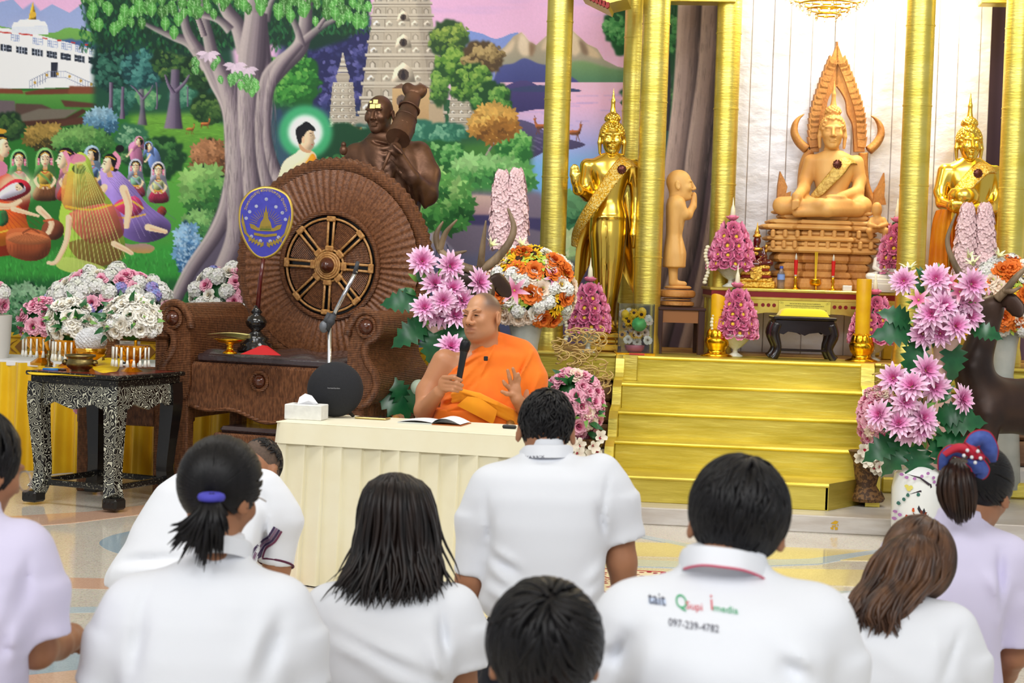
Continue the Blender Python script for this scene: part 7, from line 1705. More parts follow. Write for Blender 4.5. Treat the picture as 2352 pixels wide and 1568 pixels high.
obj('tray_foot',lathe([(.045,0),(.042,.01),(.022,.02),(.018,.05),(.03,.058)],20),GOLDD,tr,smooth=True);obj('tray_dish',lathe([(.03,.058),(.075,.066),(.095,.085),(.098,.088),(.09,.082),(.03,.068)],24),GOLDD,tr,smooth=True)
ec=mat('pale_yellow_envelope',(226,216,140),.7)
for i in range(5):e_=tag(obj('envelope',sheet(lambda u,v:(-.13+.24*u,-.05+.1*v,.0925+.005*i+.012*sin(u*PI*.9)),6,1),ec,None,loc=p,rot=(0,0,YAW-.3+.05*i)),('topmost' if i==4 else 'lowest' if i==0 else('second','third','fourth')[i-1])+' pale yellow envelope counted upwards in the stack on the small golden tray','envelope','envelopes on the tray')
p=atZ(600,814,ZS+.004);tag(obj('folded_cloth',(np.array([(-.12,-.04,0),(.12,-.03,0),(.1,.08,0),(-.1,.08,0),(.0,.03,.055),(.03,.05,.05)]),[(0,1,4),(1,2,5),(1,5,4),(2,3,4),(2,4,5),(3,0,4),(3,2,1,0)]),mat('red_cloth',(190,26,30),.7),None,loc=p,rot=(0,0,YAW)),'folded red cloth with peak on the throne cushion beside the fan stand','cloth')
# ================================================================== black table inlaid with mother of pearl
fr=Fr(262,1171,10.35,-.43)
PEARL=mat('mother_of_pearl_inlay',(22,20,20),.25,0,(206,206,186),19,ndetail=.8,coat=.3)
rp_=PEARL.node_tree.nodes.new('ShaderNodeMath');rp_.operation='PINGPONG';rp_.inputs[1].default_value=.045
for l_ in list(PEARL.node_tree.links):
 if l_.to_node.type=='MAP_RANGE' and l_.to_socket.name=='Value':
  mr_=l_.to_node;PEARL.node_tree.links.new(l_.from_socket,rp_.inputs[0]);PEARL.node_tree.links.new(rp_.outputs[0],mr_.inputs['Value']);mr_.inputs['From Min'].default_value=.031;mr_.inputs['From Max'].default_value=.035;BL2=mat('black_lacquer_plain',(20,18,18),.22,coat=.3)
OT=fr.thing('inlaid_table','square black lacquer table with mother of pearl vines and curved legs at the left','table')
W_=.60;H_=.765
obj('tabletop',join(box(-W_-.03,.03,-.03,W_+.03,H_-.025,H_,.006),box(-W_-.01,.01,-.01,W_+.01,H_-.075,H_-.02,.01)),mat('black_lacquer_band',(24,22,20),.25,0,(120,118,100),90,mix_pos=(.6,.64)),OT)
obj('tabletop_inset',box(-W_,0,0,W_,H_-.004,H_+.001),mat('red_lacquer_top',(120,40,30),.2),OT)
sk=[(0,0),(0,-.07),(.06,-.085),(.1,-.13),(.16,-.10),(.24,-.125),(.30,-.14),(.36,-.125),(.44,-.10),(.50,-.13),(.54,-.085),(.60,-.07),(.60,0)]
for rz,lc,m in((0,(-W_,-.005,H_-.07),PEARL),(PI/2,(.005,0,H_-.07),PEARL),(0,(-W_,W_-.02,H_-.07),BL2),(PI/2,(-W_+.03,0,H_-.07),BL2)):obj('apron',prism(sk,0,.025),m,OT,loc=lc,rot=(0,0,rz))
for ix_,iy_ in((0,0),(-1,0),(0,1),(-1,1)):
 x,y=ix_*W_,iy_*W_;dx,dy=(1 if ix_==0 else-1),(-1 if iy_==0 else 1);g=np.array((dx,dy,0))*.7
 P=[np.array((x,y,0))+g*o+(0,0,z)for o,z in((-.05,H_-.07),(-.04,.58),(-.055,.38),(-.07,.2),(-.06,.11),(-.03,.06))]
 obj('leg',tube(spline(P,4),[.074,.068,.058,.052,.054,.06],4,up=(1,1,0)),PEARL if iy_==0 else BL2,OT)
 f0=np.array((x,y,0))+g*-.02;obj('foot',join(box(f0[0]-.052,f0[0]+.052,f0[1]-.052,f0[1]+.052,0,.065,.012),*[ball((f0[0]-.03+.03*k,f0[1]-.053,.045),(.009,.004,.012),8,5)for k in range(3)]),mat('black_lacquer_foot',(26,24,22),.3),OT)
for a in((-W_+.05,-.05,.03,.06),(-W_+.05,-.05,W_-.06,W_-.03),(-W_+.03,-W_+.06,.03,W_-.03),(-.06,-.03,.03,W_-.03)):obj('stretcher',box(a[0],a[1],a[2],a[3],.10,.135,.006),MATS['black_lacquer_band'],OT)
# brown wicker chair behind the black table
p=atZ(194,1126,0);wc=thing('wicker_chair','brown wicker armchair frame half hidden behind the black inlaid table','chair',p,YAW-.2)
for x in(0,.5):
 for y,h_ in((0,.62 if x==0 else 1.0),(.36,1.0)):obj('leg',box(x-.04,x+.04,y-.04,y+.04,0,h_,.008),WK,wc)
obj('seat',box(-.05,.56,-.03,.40,.42,.55,.01),WKX,wc);obj('arm_rail',box(.44,.56,-.06,.41,.96,1.03,.015),WK,wc);obj('back_rail',join(box(-.04,.54,.33,.39,.92,1.0,.01),box(-.04,.54,.33,.39,.70,.76,.01)),WK,wc)
# ================================================================== cream table with its cloth, carpet below
fr=Fr(628,1326,8.32,-.286);fr.o[2]=0;TW,TD_,TZ=1.23,.5,.735
CT=fr.thing('folding_table','long folding table hidden under the cream cloth','table')
obj('tabletop',box(.02,TW-.02,.02,TD_-.02,TZ-.03,TZ-.004),mat('table_board',(180,170,150),.6),CT)
for x in(.08,TW-.08):
 for y in(.07,TD_-.07):obj('leg',lathe([(.014,.007),(.014,TZ-.03)],10,x,y),mat('steel_leg',(170,170,174),.3,1),CT)
CREAM=mat('cream_satin_cloth',(246,240,212),.5,0,(242,234,202),5,sheen=.2,bump=.08,bscale=8)
Tc=thing('tablecloth','cream pleated tablecloth covering the table of the monk down to the floor','tablecloth',fr.o,fr.rz)
obj('cloth_top',box(-.005,TW+.005,-.005,TD_+.005,TZ-.003,TZ+.003,.002),CREAM,Tc)
per=[(0,TD_),(0,0),(TW,0),(TW,TD_),(0,TD_)];sl=[TD_,TW,TD_,TW];tot=sum(sl)
def perim(s):
 s=s%tot
 for i in range(4):
  if s<=sl[i]+1e-9:
   a,b=np.array(per[i]),np.array(per[i+1]);t=(b-a)/sl[i];return a+t*s,np.array((-t[1],t[0]))*-1
  s-=sl[i]
def cloth(z0,z1,off0,off1,amp,nu,nv,sc_=0):
 def f(u,v):
  p,nrm=perim(u*tot*.99999);ph=(u*tot/.092)%1;saw=(ph*.8 if ph<.93 else(1-ph)*10.6)+sc_*.3*sin(u*63+2*v)
  o=off0+(off1-off0)*v+amp*(.5+.4*v)*saw+amp*.3*v*sin(u*41)*sin(u*17+1);z=z0+(z1-z0)*v;return(p[0]+nrm[0]*o,p[1]+nrm[1]*o,z)
 V,F=sheet(f,nu,nv);return V,F
obj('cloth_band',cloth(TZ+.001,TZ-.095,.004,.014,.002,120,4),CREAM,Tc,smooth=True);obj('cloth_skirt',cloth(TZ-.09,.006,-.012,.03,.05,1100,10,1),CREAM,Tc,smooth=True)
RUG=bpy.data.materials.new('patterned_rug');RUG.use_nodes=True
N=RUG.node_tree.nodes;K_=RUG.node_tree.links;tcn=N.new('ShaderNodeTexCoord');vo=N.new('ShaderNodeTexVoronoi');vo.inputs['Scale'].default_value=26;rp=N.new('ShaderNodeValToRGB');K_.new(tcn.outputs['Object'],vo.inputs['Vector']);K_.new(vo.outputs['Distance'],rp.inputs['Fac']);K_.new(rp.outputs['Color'],N['Principled BSDF'].inputs['Base Color']);N['Principled BSDF'].inputs['Roughness'].default_value=.95
rp.color_ramp.elements[0].color=col4((150,26,40));rp.color_ramp.elements[0].position=.3;rp.color_ramp.elements[1].color=col4((226,210,170));rp.color_ramp.elements[1].position=.42
cp=[atZ(*q_,0)[:2]for q_ in((600,1338),(1470,1396),(1530,1318),(660,1272))];cc_=np.mean(cp,0)
rg=thing('patterned_carpet','red and cream patterned carpet under the cream table','carpet',(cc_[0],cc_[1],.004));RDB=mat('crimson_border',(178,22,44),.9)
obj('carpet_border',prism([tuple(q_-cc_)for q_ in cp],0,.008,'z'),RDB,rg);obj('carpet_field',prism([tuple((q_-cc_)*(.975,.93))for q_ in cp],.008,.0095,'z'),RUG,rg)
# ---- on the cream table
ZT=TZ+.0035
def on(px,py,z=ZT):return atZ(px,py,z)
p=on(772,958);sp_=thing('round_speaker','round black fabric speaker leaning on the cream table','speaker',p,YAW);Ls=Fr(772,958,depth(p));c=Ls.L(770,894,.0);R0=65/Ls.s
obj('speaker_body',xf(ball((0,0,0),(R0,.075,R0*.98),40,20),c,rx=-.12),mat('black_speaker_cloth',(26,27,31),.85,0,(34,35,40),300,bump=.2,bscale=400),sp_,smooth=True)
obj('stand_leg',join(tube([c+(.05,.03,-.09),Ls.L(812,956,.05)],[.012,.008],8),tube([c+(-.05,.03,-.09),Ls.L(735,955,.06)],[.012,.008],8)),mat('black_metal',(24,24,26),.4),sp_,smooth=True)
tx=text_mesh('harman/kardon',.0095,.0002,3);obj('lettering',(np.stack([tx[0][:,0]*1.0,-.0764-0*tx[0][:,0],tx[0][:,1]],1)+c+(0,.001,.008),tx[1]),mat('silver_lettering',(220,220,224),.4),sp_)
p=on(700,962);tb=thing('tissue_box','white tissue box with a tissue pulled up, next to the black speaker','box',p,YAW-.2);obj('box_body',box(-.082,.095,-.055,.06,0,.07,.003),mat('white_card',(236,236,232),.6,0,(224,224,220),40),tb);obj('slot',box(-.05,.06,-.02,.025,.07,.0705),mat('slot_grey',(170,170,172),.6),tb)
obj('tissue',(np.array([(-.035,-.01,.068),(.045,0,.068),(.06,.005,.075),(.03,.005,.11),(-.005,.012,.118),(-.03,.004,.10),(.02,-.012,.088)]),[(0,1,6),(1,2,6),(2,3,6),(3,4,6),(4,5,6),(5,0,6)]),mat('tissue_white',(244,244,246),.8),tb)
p=on(856,962);ph=thing('phone','gold framed phone lying flat between speaker and book','phone',p,YAW-.28);obj('phone_body',box(-.078,.078,-.037,.037,0,.010,.004),mat('gold_phone',(190,170,110),.3,.6),ph);obj('phone_screen',box(-.07,.07,-.033,.033,.0095,.0105),mat('phone_glass',(40,40,44),.1),ph)
p=on(1004,972);bk=thing('open_book','open book with white pages lying on the cream table before the monk','book',p,YAW-.25);PG=mat('white_page',(240,240,240),.7);
obj('left_pages',sheet(lambda u,v:(-.165+.165*u,-.085+.17*v,.006+.010*sin(PI*u*.9)),10,2),PG,bk,smooth=True);obj('left_block',box(-.165,0,-.085,.085,0,.006),mat('page_edges',(210,214,210),.7),bk)
for i in range(6):obj('page',sheet(lambda u,v:(.135*u,-.085+.17*v,.008+(.028-.004*i)*sin(PI*min(1,u*1.05))**.7*(1-.4*u)),10,2),PG,bk,smooth=True)
obj('cover',box(.0,.14,-.086,.086,0,.004),mat('orange_brown_cover',(176,96,40),.5),bk)
p=on(1170,984);rc=thing('black_clicker','small black clicker at the right end of the cream table','remote',p,YAW-.28);obj('clicker_body',box(-.032,.032,-.012,.012,0,.017,.005),mat('black_plastic',(30,30,32),.4),rc);obj('button',box(-.018,-.006,-.006,.006,.0165,.0185,.001),mat('grey_button',(90,90,94),.5),rc)
# microphone boom stand behind the table
p=atZ(752,1212,0);ms=thing('microphone_stand','chrome boom microphone stand leaning in front of the throne','stand',p,YAW);Lm=Fr(752,1212,depth(p));L=Lm.L;CH=mat('chrome',(210,212,216),.15,1.0);DG=mat('dark_grey_rubber',(60,62,66),.6)
obj('pole',tube([np.array((0,0,.02)),L(757,740)],.011,10),CH,ms,smooth=True);obj('boom',tube([L(757,742),L(818,622)],.012,10),CH,ms,smooth=True);obj('boom_end',tube([L(815,628),L(822,600)],[.014,.01],8),DG,ms,smooth=True);obj('boom_clutch',join(tube([L(750,756),L(766,722)],[.022,.02],8),ball(L(759,738),.026,10,8)),DG,ms,smooth=True)
for k in range(3):a=k*2*PI/3+.4;obj('leg',tube([(0,0,.08),(.26*cos(a),.26*sin(a),.012)],.010,8),CH,ms,smooth=True)
mk=thing('boom_microphone','grey microphone on the end of the chrome boom stand','microphone',Lm.W(L(744,750)),YAW);obj('grille',ball((0,0,0),(.026,.026,.034),14,10),mat('grey_grille',(110,114,120),.5,.4),mk,smooth=True);obj('handle',tube([(.004,0,.015),(.028,.01,.075)],[.018,.014],10),DG,mk,smooth=True)
# yellow draped table along the mural
YC=mat('yellow_satin',(244,200,30),.38,0,(232,184,20),4,sheen=.2,coat=.15)
yt=thing('draped_long_table','long table with white top and yellow satin drape under the mural','table',(-4.2,12.0,0))
xa,xb=-1.85,1.25;obj('tabletop',box(xa,xb,-.34,.36,.70,.735,.004),mat('white_top',(240,240,242),.5),yt)
def drape_(u,v):s=xa+(xb-xa)*u;return(s,-.345-.03*v-(.018+.022*v)*(sin(s*46)+.5*sin(s*23+1)+.4*sin(s*95)),.725-.72*v)
obj('drape',sheet(drape_,420,6),YC,yt,smooth=True)
for x in(xa+.1,xb-.1):obj('leg',box(x-.03,x+.03,.2,.26,0,.70),MATS['steel_leg'],yt)
# ================================================================== flowers: one mesh of a kind, petals coloured from heart to tip
PET=mat('petal',(255,255,255),.6,0,attr='Col',sss=.05,spec=.3)
GR=mat('green_leaf',(44,104,52),.35,0,(30,82,44),14);GL=mat('light_green_leaf',(120,168,72),.5,0,(96,146,60),14);MON=mat('monstera_green',(36,104,58),.28,0,(22,78,46),10,spec=.6);STM=mat('stem_green',(62,104,50),.6)
GRPOT=mat('gold_glass',(232,160,24),.12,.7,coat=.5)
fr_=random.Random(21)
def bloom(name,rings,center=None,jit=.12):
 """rings: (n, length, width, elevation, start radius, curl, heart colour, tip colour, roundness)"""
 V,F,K=[],[],[]
 for n,ln,wd,el,r0,curl,c0,c1,rd in rings:
  for i in range(n):
   az=2*PI*(i+fr_.uniform(-jit,jit))/n+r0*60;e=el+fr_.uniform(-.12,.12);l=ln*fr_.uniform(.9,1.08);p=np.array([r0*cos(az),r0*sin(az),0.0]);b=len(V);ts=(0,.3,.65,1)
   for j,t in enumerate(ts):
    if j:p=p+l*(ts[j]-ts[j-1])*np.array([cos(az)*cos(e),sin(az)*cos(e),sin(e)]);e+=curl/3
    w=wd*(.35,.9,.62+.38*rd,.02+.62*rd)[j]/2;sd=np.array([-sin(az),cos(az),0]);up=np.array([-sin(e)*cos(az),-sin(e)*sin(az),cos(e)])
    for q in(-1,0,1):V.append(p+sd*w*q+up*w*.35*abs(q));K.append(lin(np.array(c0)*(1-t)+np.array(c1)*t))
   F+=[(b+j*3+q,b+j*3+q+1,b+j*3+q+4,b+j*3+q+3)for j in range(3)for q in(0,1)]
 if center:
  cv,cf=ball((0,0,center[1]),(center[0],center[0],center[0]*.6),10,6);b=len(V);V+=list(cv);F+=[tuple(a+b for a in f)for f in cf];K+=[lin(center[2])]*len(cv)
 return make_mesh(name,V,F,[PET],True,None,np.array(K))
def rose(c0,c1):return bloom('rose',[(4,.026,.03,1.35,.003,-.2,np.array(c0)*.8,c0,1),(5,.032,.038,1.1,.008,-.9,c0,c1,1),(6,.036,.044,.75,.012,-1.0,c0,c1,1),(6,.038,.046,.35,.014,-.8,c0,c1,1)])
PK0,PK1=(230,136,190),(250,216,238)
DAH=bloom('dahlia',[(8,.035,.016,1.1,.004,.2,(206,80,146),PK0,.2),(10,.055,.025,.75,.008,.1,(224,110,176),(244,186,226),.2),(12,.070,.030,.42,.010,-.1,PK0,PK1,.24),(13,.078,.034,.1,.012,-.25,(238,170,212),PK1,.24)])
LOT=bloom('folded_lotus',[(7,.030,.028,1.25,.014,.7,(240,130,178),(250,176,206),.9),(9,.042,.034,.8,.014,.8,(238,118,170),(250,176,206),.9),(10,.048,.038,.35,.014,.8,(232,108,162),(248,162,198),.9)],(.014,.012,(238,206,70)))
LOTB=bloom('folded_lotus',[(7,.034,.032,1.3,.006,.8,(240,130,178),(250,176,206),.9),(8,.044,.036,.9,.010,.8,(238,118,170),(250,176,206),.9),(10,.048,.038,.4,.012,.8,(232,108,162),(248,162,198),.9)])
ROP,ROW,ROO,ROC=rose((222,110,150),(246,190,206)),rose((238,226,200),(248,246,238)),rose((206,84,20),(240,130,50)),rose((240,206,170),(250,232,214))
SUN=bloom('sunflower',[(14,.036,.016,.25,.018,-.2,(240,170,20),(250,214,40),.3),(12,.030,.014,.5,.016,-.1,(240,170,20),(250,206,30),.3)],(.019,.004,(60,36,20)))
LIL=bloom('lily',[(6,.095,.034,.7,.006,-1.2,(214,90,140),(250,222,232),.15)],(.006,.02,(200,190,90)));LIW=bloom('lily',[(6,.085,.028,1.0,.006,-.8,(214,220,150),(248,244,226),.15)],(.006,.02,(200,190,90)))
ORC=bloom('orchid',[(5,.034,.028,.35,.003,-.2,(236,220,200),(248,244,226),.9),(1,.018,.016,.9,.004,-.6,(150,20,50),(170,30,60),.6)])
GRN=bloom('green_bloom',[(6,.034,.018,.5,.004,-.3,(200,214,90),(176,206,80),.3)])
def cluster(name,cols,n=34,R=.05,s_=.021):
 V,F,K=[],[],[]
 for i in range(n):
  z=1-(i+.5)/n*1.35;a=i*2.39996;r=math.sqrt(max(0,1-z*z));d=np.array([r*cos(a),r*sin(a),z]);u=np.cross(d,(.3,.5,.8));u/=np.linalg.norm(u);w=np.cross(d,u);p=d*R*fr_.uniform(.88,1.16);c=lin(cols[i%len(cols)])
  for k in range(4):
   t=k*PI/2+a;e=cos(t)*u+sin(t)*w;g=-sin(t)*u+cos(t)*w;b=len(V);V+=[p,p+e*s_*.6+g*s_*.5+d*.003,p+e*s_*1.1+d*.001,p+e*s_*.6-g*s_*.5+d*.003];F.append((b,b+1,b+2,b+3));K+=[c*.8,c,c,c]
 bv,bf=ball((0,0,0),R*.93,10,7);b=len(V);V+=list(bv);F+=[tuple(i+b for i in f)for f in bf];K+=[lin(cols[0])*.86]*len(bv)
 return make_mesh(name,V,F,[PET],False,None,np.array(K))
HYW=cluster('hydrangea',[(246,246,240),(238,240,226),(250,248,246)]);HYB=cluster('hydrangea',[(150,160,224),(176,150,214),(196,190,236)],30,.04);
def spike_mesh():
 V,F,K=[],[],[]
 for i in range(230):
  t=i/230;z=.46*t;r=.056*(1-t**4*.55);a=i*2.39996;p=np.array([r*cos(a),r*sin(a),z]);d=np.array([cos(a),sin(a),.25]);c=lin((248,214,216))*fr_.uniform(.82,1.05);p=p*(1+fr_.uniform(-.12,.22),1+fr_.uniform(-.12,.22),1)
  u=np.array([-sin(a),cos(a),0]);w=np.cross(d,u)
  for k in range(5):q=k*2*PI/5+a;e=cos(q)*u+sin(q)*w;g=-sin(q)*u+cos(q)*w;b=len(V);V+=[p,p+e*.017+g*.011+d*.006,p+e*.025+d*.004,p+e*.017-g*.011+d*.006];F.append((b,b+1,b+2,b+3));K+=[c*.9,c,c,c]
 return make_mesh('flower_spike',V,F,[PET],False,None,np.clip(np.array(K),0,1))
SPI=spike_mesh()
def leafm(name,L_,W_,m,n=5,notch=0):
 rows=[]
 for i in range(n+1):t=i/n;w=W_*math.sin(PI*min(1,t*1.02+.03))**.7*(1-.35*t)*(.6 if notch and i%2==1 and 0<i<n else 1);rows.append((t*L_,w/2,.12*L_*sin(PI*t)-.25*L_*t*t))
 V=[(s_*w,x,z+.15*abs(s_)*w)for x,w,z in rows for s_ in(-1,0,1)]
 return make_mesh(name,V,[(i*3+q,i*3+q+1,i*3+q+4,i*3+q+3)for i in range(n)for q in(0,1)],[m],True)
LF,LFL,MN=leafm('leaf',.07,.032,GR),leafm('leaf',.05,.024,GL),leafm('monstera_leaf',.23,.20,MON,12,1)
def put(me,nm,parent,loc,d,s_=1.0,spin=None):
 q=Vector([float(x)for x in d]).to_track_quat('Z','Y')@Matrix.Rotation(fr_.uniform(0,6.28)if spin is None else spin,3,'Z').to_quaternion()
 return link(nm,me,parent,loc,q.to_euler(),s_)
def putleaf(me,parent,loc,d,s_=1.0,nm='leaf'):
 """leaf pointing along d, its face to the viewer"""
 y=Vector([float(v)for v in d]).normalized();f=Vector((fr_.uniform(-.3,.3),-1,fr_.uniform(.2,.7)));x=y.cross(f).normalized();z=x.cross(y);return link(nm,me,parent,loc,Matrix((x,y,z)).transposed().to_euler(),s_)
def dome(fr,cx,cy,rx,ry,n,dep=.7,bottom=-.55,front=-.15):
 out=[];i=0
 while len(out)<n:
  z=1-2*((i*.7548777+.3)%1);a=2*PI*i*.5698403;i+=1;r=math.sqrt(1-z*z);d=np.array([r*cos(a),r*sin(a),z])
  if d[1]>-front or d[2]<bottom:continue
  c=fr.L(cx,cy);s=fr.s;out.append((c+d*(rx/s,dep*(rx+ry)/2/s,ry/s),d))
 fr_.shuffle(out);return out
def fill(t,fr,dm,kinds,leaves=10):
 """kinds: (mesh, name, share, scale)"""
 i=0
 for me,nm,k,s_ in kinds:
  for _ in range(k):
   if i>=len(dm):return
   p,d=dm[i];i+=1;put(me,nm,t,p,d+np.array([fr_.uniform(-.2,.2),-.25,fr_.uniform(-.1,.3)]),s_*fr_.uniform(.88,1.12))
 for _ in range(leaves):p,d=dm[fr_.randrange(len(dm))];putleaf(fr_.choice((LF,LF,LFL)),t,p*.97,d+np.array([fr_.uniform(-.5,.5),0,fr_.uniform(-.5,.5)]),fr_.uniform(.9,1.4))
def core(t,fr,cx,cy,rx,ry,dep=.7,m=None):obj('foliage_core',ball(fr.L(cx,cy),(rx*.86/fr.s,dep*.86*(rx+ry)/2/fr.s,ry*.86/fr.s),14,10),m or GR,t,smooth=True)
def vase(t,fr,prof,m,name='vase',n=28):
 """prof: (px left, px right, py) from the bottom up"""
 P=[];
 for xl,xr,y in prof:a,b=fr.L(xl,y),fr.L(xr,y);P.append(((b[0]-a[0])/2,(a[2]+b[2])/2))
 c=(fr.L(prof[0][0],prof[0][2])[0]+fr.L(prof[0][1],prof[0][2])[0])/2;return obj(name,lathe([(r,z)for r,z in P],n,c),m,t,smooth='auto')
def flowers(px,py,d,label,cat='flowers'):fr=Fr(px,py,d);return fr,fr.thing('flower_arrangement',label,cat)
# white and pink mounds on the yellow table
BSK=mat('white_basket',(226,222,214),.6)
for cx,cy,rx,ry,d,lab,n in((252,712,138,92,12.3,'great mound of white hydrangeas and pink roses behind the black inlaid table',88),(524,690,80,74,12.62,'white and pink flower mound half hidden behind the wicker throne',30),(-46,690,54,52,12.4,'pink and white flower mound cut off by the left edge',12)):
 fr,t=flowers(cx,830,d,lab);fr.o[2]=.735;t.location.z=.735;core(t,fr,cx,cy,rx,ry);vase(t,fr,[(cx-60,cx+60,832 if cx<200 or cx>300 else 828),(cx-66,cx+66,800),(cx-70,cx+70,cy+ry*.62)],BSK,'basket')
 fill(t,fr,dome(fr,cx,cy,rx,ry,n),[(HYW,'hydrangea',int(n*.52),1.0),(ROP,'rose',int(n*.26),1.05),(HYB,'hydrangea',int(n*.12),.95),(ROW,'rose',n,1.0)],26)
 # gold bowls of roses on the inlaid table
TASS=mat('white_beads',(236,236,226),.5);TG=mat('green_yellow_tassel',(200,200,90),.7)
OZ=.767
for cx,cy,rx,ry,by,bw,d,kinds,lab in((96,742,46,50,838,34,10.75,[(ROP,'rose',22,1.05),(LIL,'lily',2,.5)],'gold bowl of pink roses with bead tassels at the left of the table'),(302,738,58,52,858,34,10.5,[(ROW,'rose',30,1.05),(HYW,'hydrangea',3,.6)],'gold bowl of white roses with bead tassels at the right of the table'),(160,742,44,52,846,30,10.8,[(ROW,'rose',20,1.0),(HYW,'hydrangea',3,.6)],'bowl of white roses behind the ball of white thread')):
 p=atZ(cx,by,OZ);fr=Fr(cx,by,depth(p));t=fr.thing('rose_bowl',lab,'flowers')
 vase(t,fr,[(cx-26,cx+26,by),(cx-26,cx+26,by-6),(cx-11,cx+11,by-16),(cx-12,cx+12,by-24),(cx-bw,cx+bw,by-44),(cx-bw-6,cx+bw+6,by-66),(cx-bw-4,cx+bw+4,by-66)],GRPOT,'bowl');core(t,fr,cx,cy,rx,ry,.6);fill(t,fr,dome(fr,cx,cy,rx,ry,34,.6),kinds,22)
 for k in range(9):a=PI+PI*(k+.5)/9;q=fr.L(cx,by-62)+np.array([cos(a)*(bw+8)/fr.s,sin(a)*(bw+8)/fr.s,0]);obj('tassel',join(tube([q,q-(0,0,.075)],.006,6),tube([q-(0,0,.075),q-(0,0,.115)],[.006,.013],7)),[TASS],t,smooth=True)
 # tall vase with pink dahlias, left and right; porcelain vase
PV=mat('pale_pink_porcelain',(222,184,172),.15,0,(206,164,152),6,coat=.5)
def stems(t,fr,pts,fx,fy):
 for(x,y)in pts:a,b=fr.L(x,y+6,-.02),fr.L(fx,fy,.04);obj('stem',tube(spline([a,(a+b)/2+(0,.03,-.02),b],4),.004,5),STM,t,smooth=True)
def dahlias(t,fr,pts,s_,fx,fy,w0=-.05):
 for i,(x,y)in enumerate(pts):p=fr.L(x,y,w0-.05*(i%3));put(DAH,'dahlia',t,p,(fr_.uniform(-.5,.5)+(x-fx)/160,-1,fr_.uniform(.0,.7)),s_*fr_.uniform(.92,1.1))
 stems(t,fr,pts,fx,fy)
def monst(t,fr,L_):
 for x,y,dx,dy,s_ in L_:putleaf(MN,t,fr.L(x,y,-.02),(dx,-.35,-dy),s_,'monstera_leaf')
def sprigs(t,fr,cx,cy,rx,ry,n,s_=1.2,me=None):
 for _ in range(n):a=fr_.uniform(0,6.28);q=math.sqrt(fr_.random());putleaf(me or fr_.choice((LF,LFL)),t,fr.L(cx+rx*q*cos(a),cy+ry*q*sin(a),fr_.uniform(-.06,.06)),(cos(a),-.3,-sin(a)+.4),s_*fr_.uniform(.7,1.3))
fr,t=flowers(990,1218,10.05,'pink dahlias with monstera leaves in a tall pale vase between throne and monk');
vase(t,fr,[(960,1020,1218),(950,1030,1150),(940,1050,1020),(962,1022,880),(980,1006,820),(974,1018,760),(966,1026,748)],PV)
dahlias(t,fr,[(970,600),(1035,610),(1100,648),(1000,652),(1040,662),(975,706),(1012,722),(1044,724),(1036,796),(990,720),(1062,690),(1018,690)],.95,995,750)
monst(t,fr,[(980,745,-.8,.5,1.0),(1000,748,-.1,1,1.0),(1020,745,.7,.7,1.1),(960,690,-1,.1,.9),(1040,740,.3,.9,1.0)]);sprigs(t,fr,1000,680,55,70,44)
fr,t=flowers(940,1140,10.9,'dark monstera plant low beside the wicker throne near the monk','plant');vase(t,fr,[(925,965,1140),(920,972,1060)],BSK,'pot');monst(t,fr,[(940,960,-.7,-.6,1.2),(950,950,.4,-1,1.1),(935,975,-.9,.3,1.2),(955,965,.3,.8,1.2),(930,930,-.4,-.9,.9)]);stems(t,fr,[(940,962),(948,955),(936,978)],944,1065)
obj('pale_gourd',ball(fr.L(962,890,-.05),(.05,.05,.05),12,8),mat('pale_green',(190,206,184),.5),t,smooth=True)
fr,t=flowers(2150,1215,10.5,'pink dahlias and lilies in a tall pale pink vase left of the right deer')
vase(t,fr,[(2130,2172,1222),(2130,2172,1180),(2128,2180,1060),(2132,2184,940),(2142,2176,880),(2128,2184,800),(2118,2196,776)],PV)
dahlias(t,fr,[(2076,645),(2150,640),(2232,652),(2222,690),(2160,690),(2168,702),(2228,726),(2130,742),(2196,748),(2120,766),(2160,766),(2140,720),(2196,700)],1.05,2156,780)
for x,y in((2110,690),(2176,650),(2205,672)):put(LIL,'lily',t,fr.L(x,y,-.1),(fr_.uniform(-.5,.5),-1,.4),.9)
for x,y in((2088,622),(2236,610)):put(LIW,'lily',t,fr.L(x,y,0),(-.3,-.4,1),.8)
monst(t,fr,[(2100,760,-1,.1,1.15),(2110,780,-.3,1,1.1),(2180,780,.1,1,1.1),(2090,740,-.9,-.3,.9),(2230,760,.9,.1,.8)]);sprigs(t,fr,2150,700,70,70,50)
fr,t=flowers(2105,1248,10.15,'white porcelain vase painted with roosters, filled with pink dahlias and monstera')
PO=vase(t,fr,[(2056,2152,1248),(2046,2162,1236),(2044,2164,1180),(2043,2165,1120),(2050,2160,1086),(2066,2142,1072),(2088,2124,1058),(2090,2122,1036),(2084,2128,1030)],mat('white_porcelain',(236,238,236),.12,0,(228,232,230),3,coat=.6),n=40)
def decal(fr,cx,rpx,P,m,name='painted_motif',lift=1.0):
 """brushwork lying on the round of the vase"""
 s=fr.s;V=[];c=fr.L(cx,1150)
 for x,y in P:X=fr.L(x,y)[0]-c[0];R=rpx/s*1.004+.0006;V.append((c[0]+X,-math.sqrt(max(R*R-X*X,0))-.0006*lift,fr.L(x,y)[2]))
 return obj(name,(np.array(V),[tuple(range(len(V)))[::-1]]),m,PO)
pm_=lambda n,c:mat('paint_'+n,c,.25)
def blob(cx,cy,rx,ry,k=7):return[(cx+rx*cos(t)*fr_.uniform(.8,1.1),cy+ry*sin(t)*fr_.uniform(.8,1.1))for t in np.linspace(0,2*PI,k,endpoint=False)]
dr=lambda P,c,n:decal(fr,2104,60.5,P,pm_(n,c))
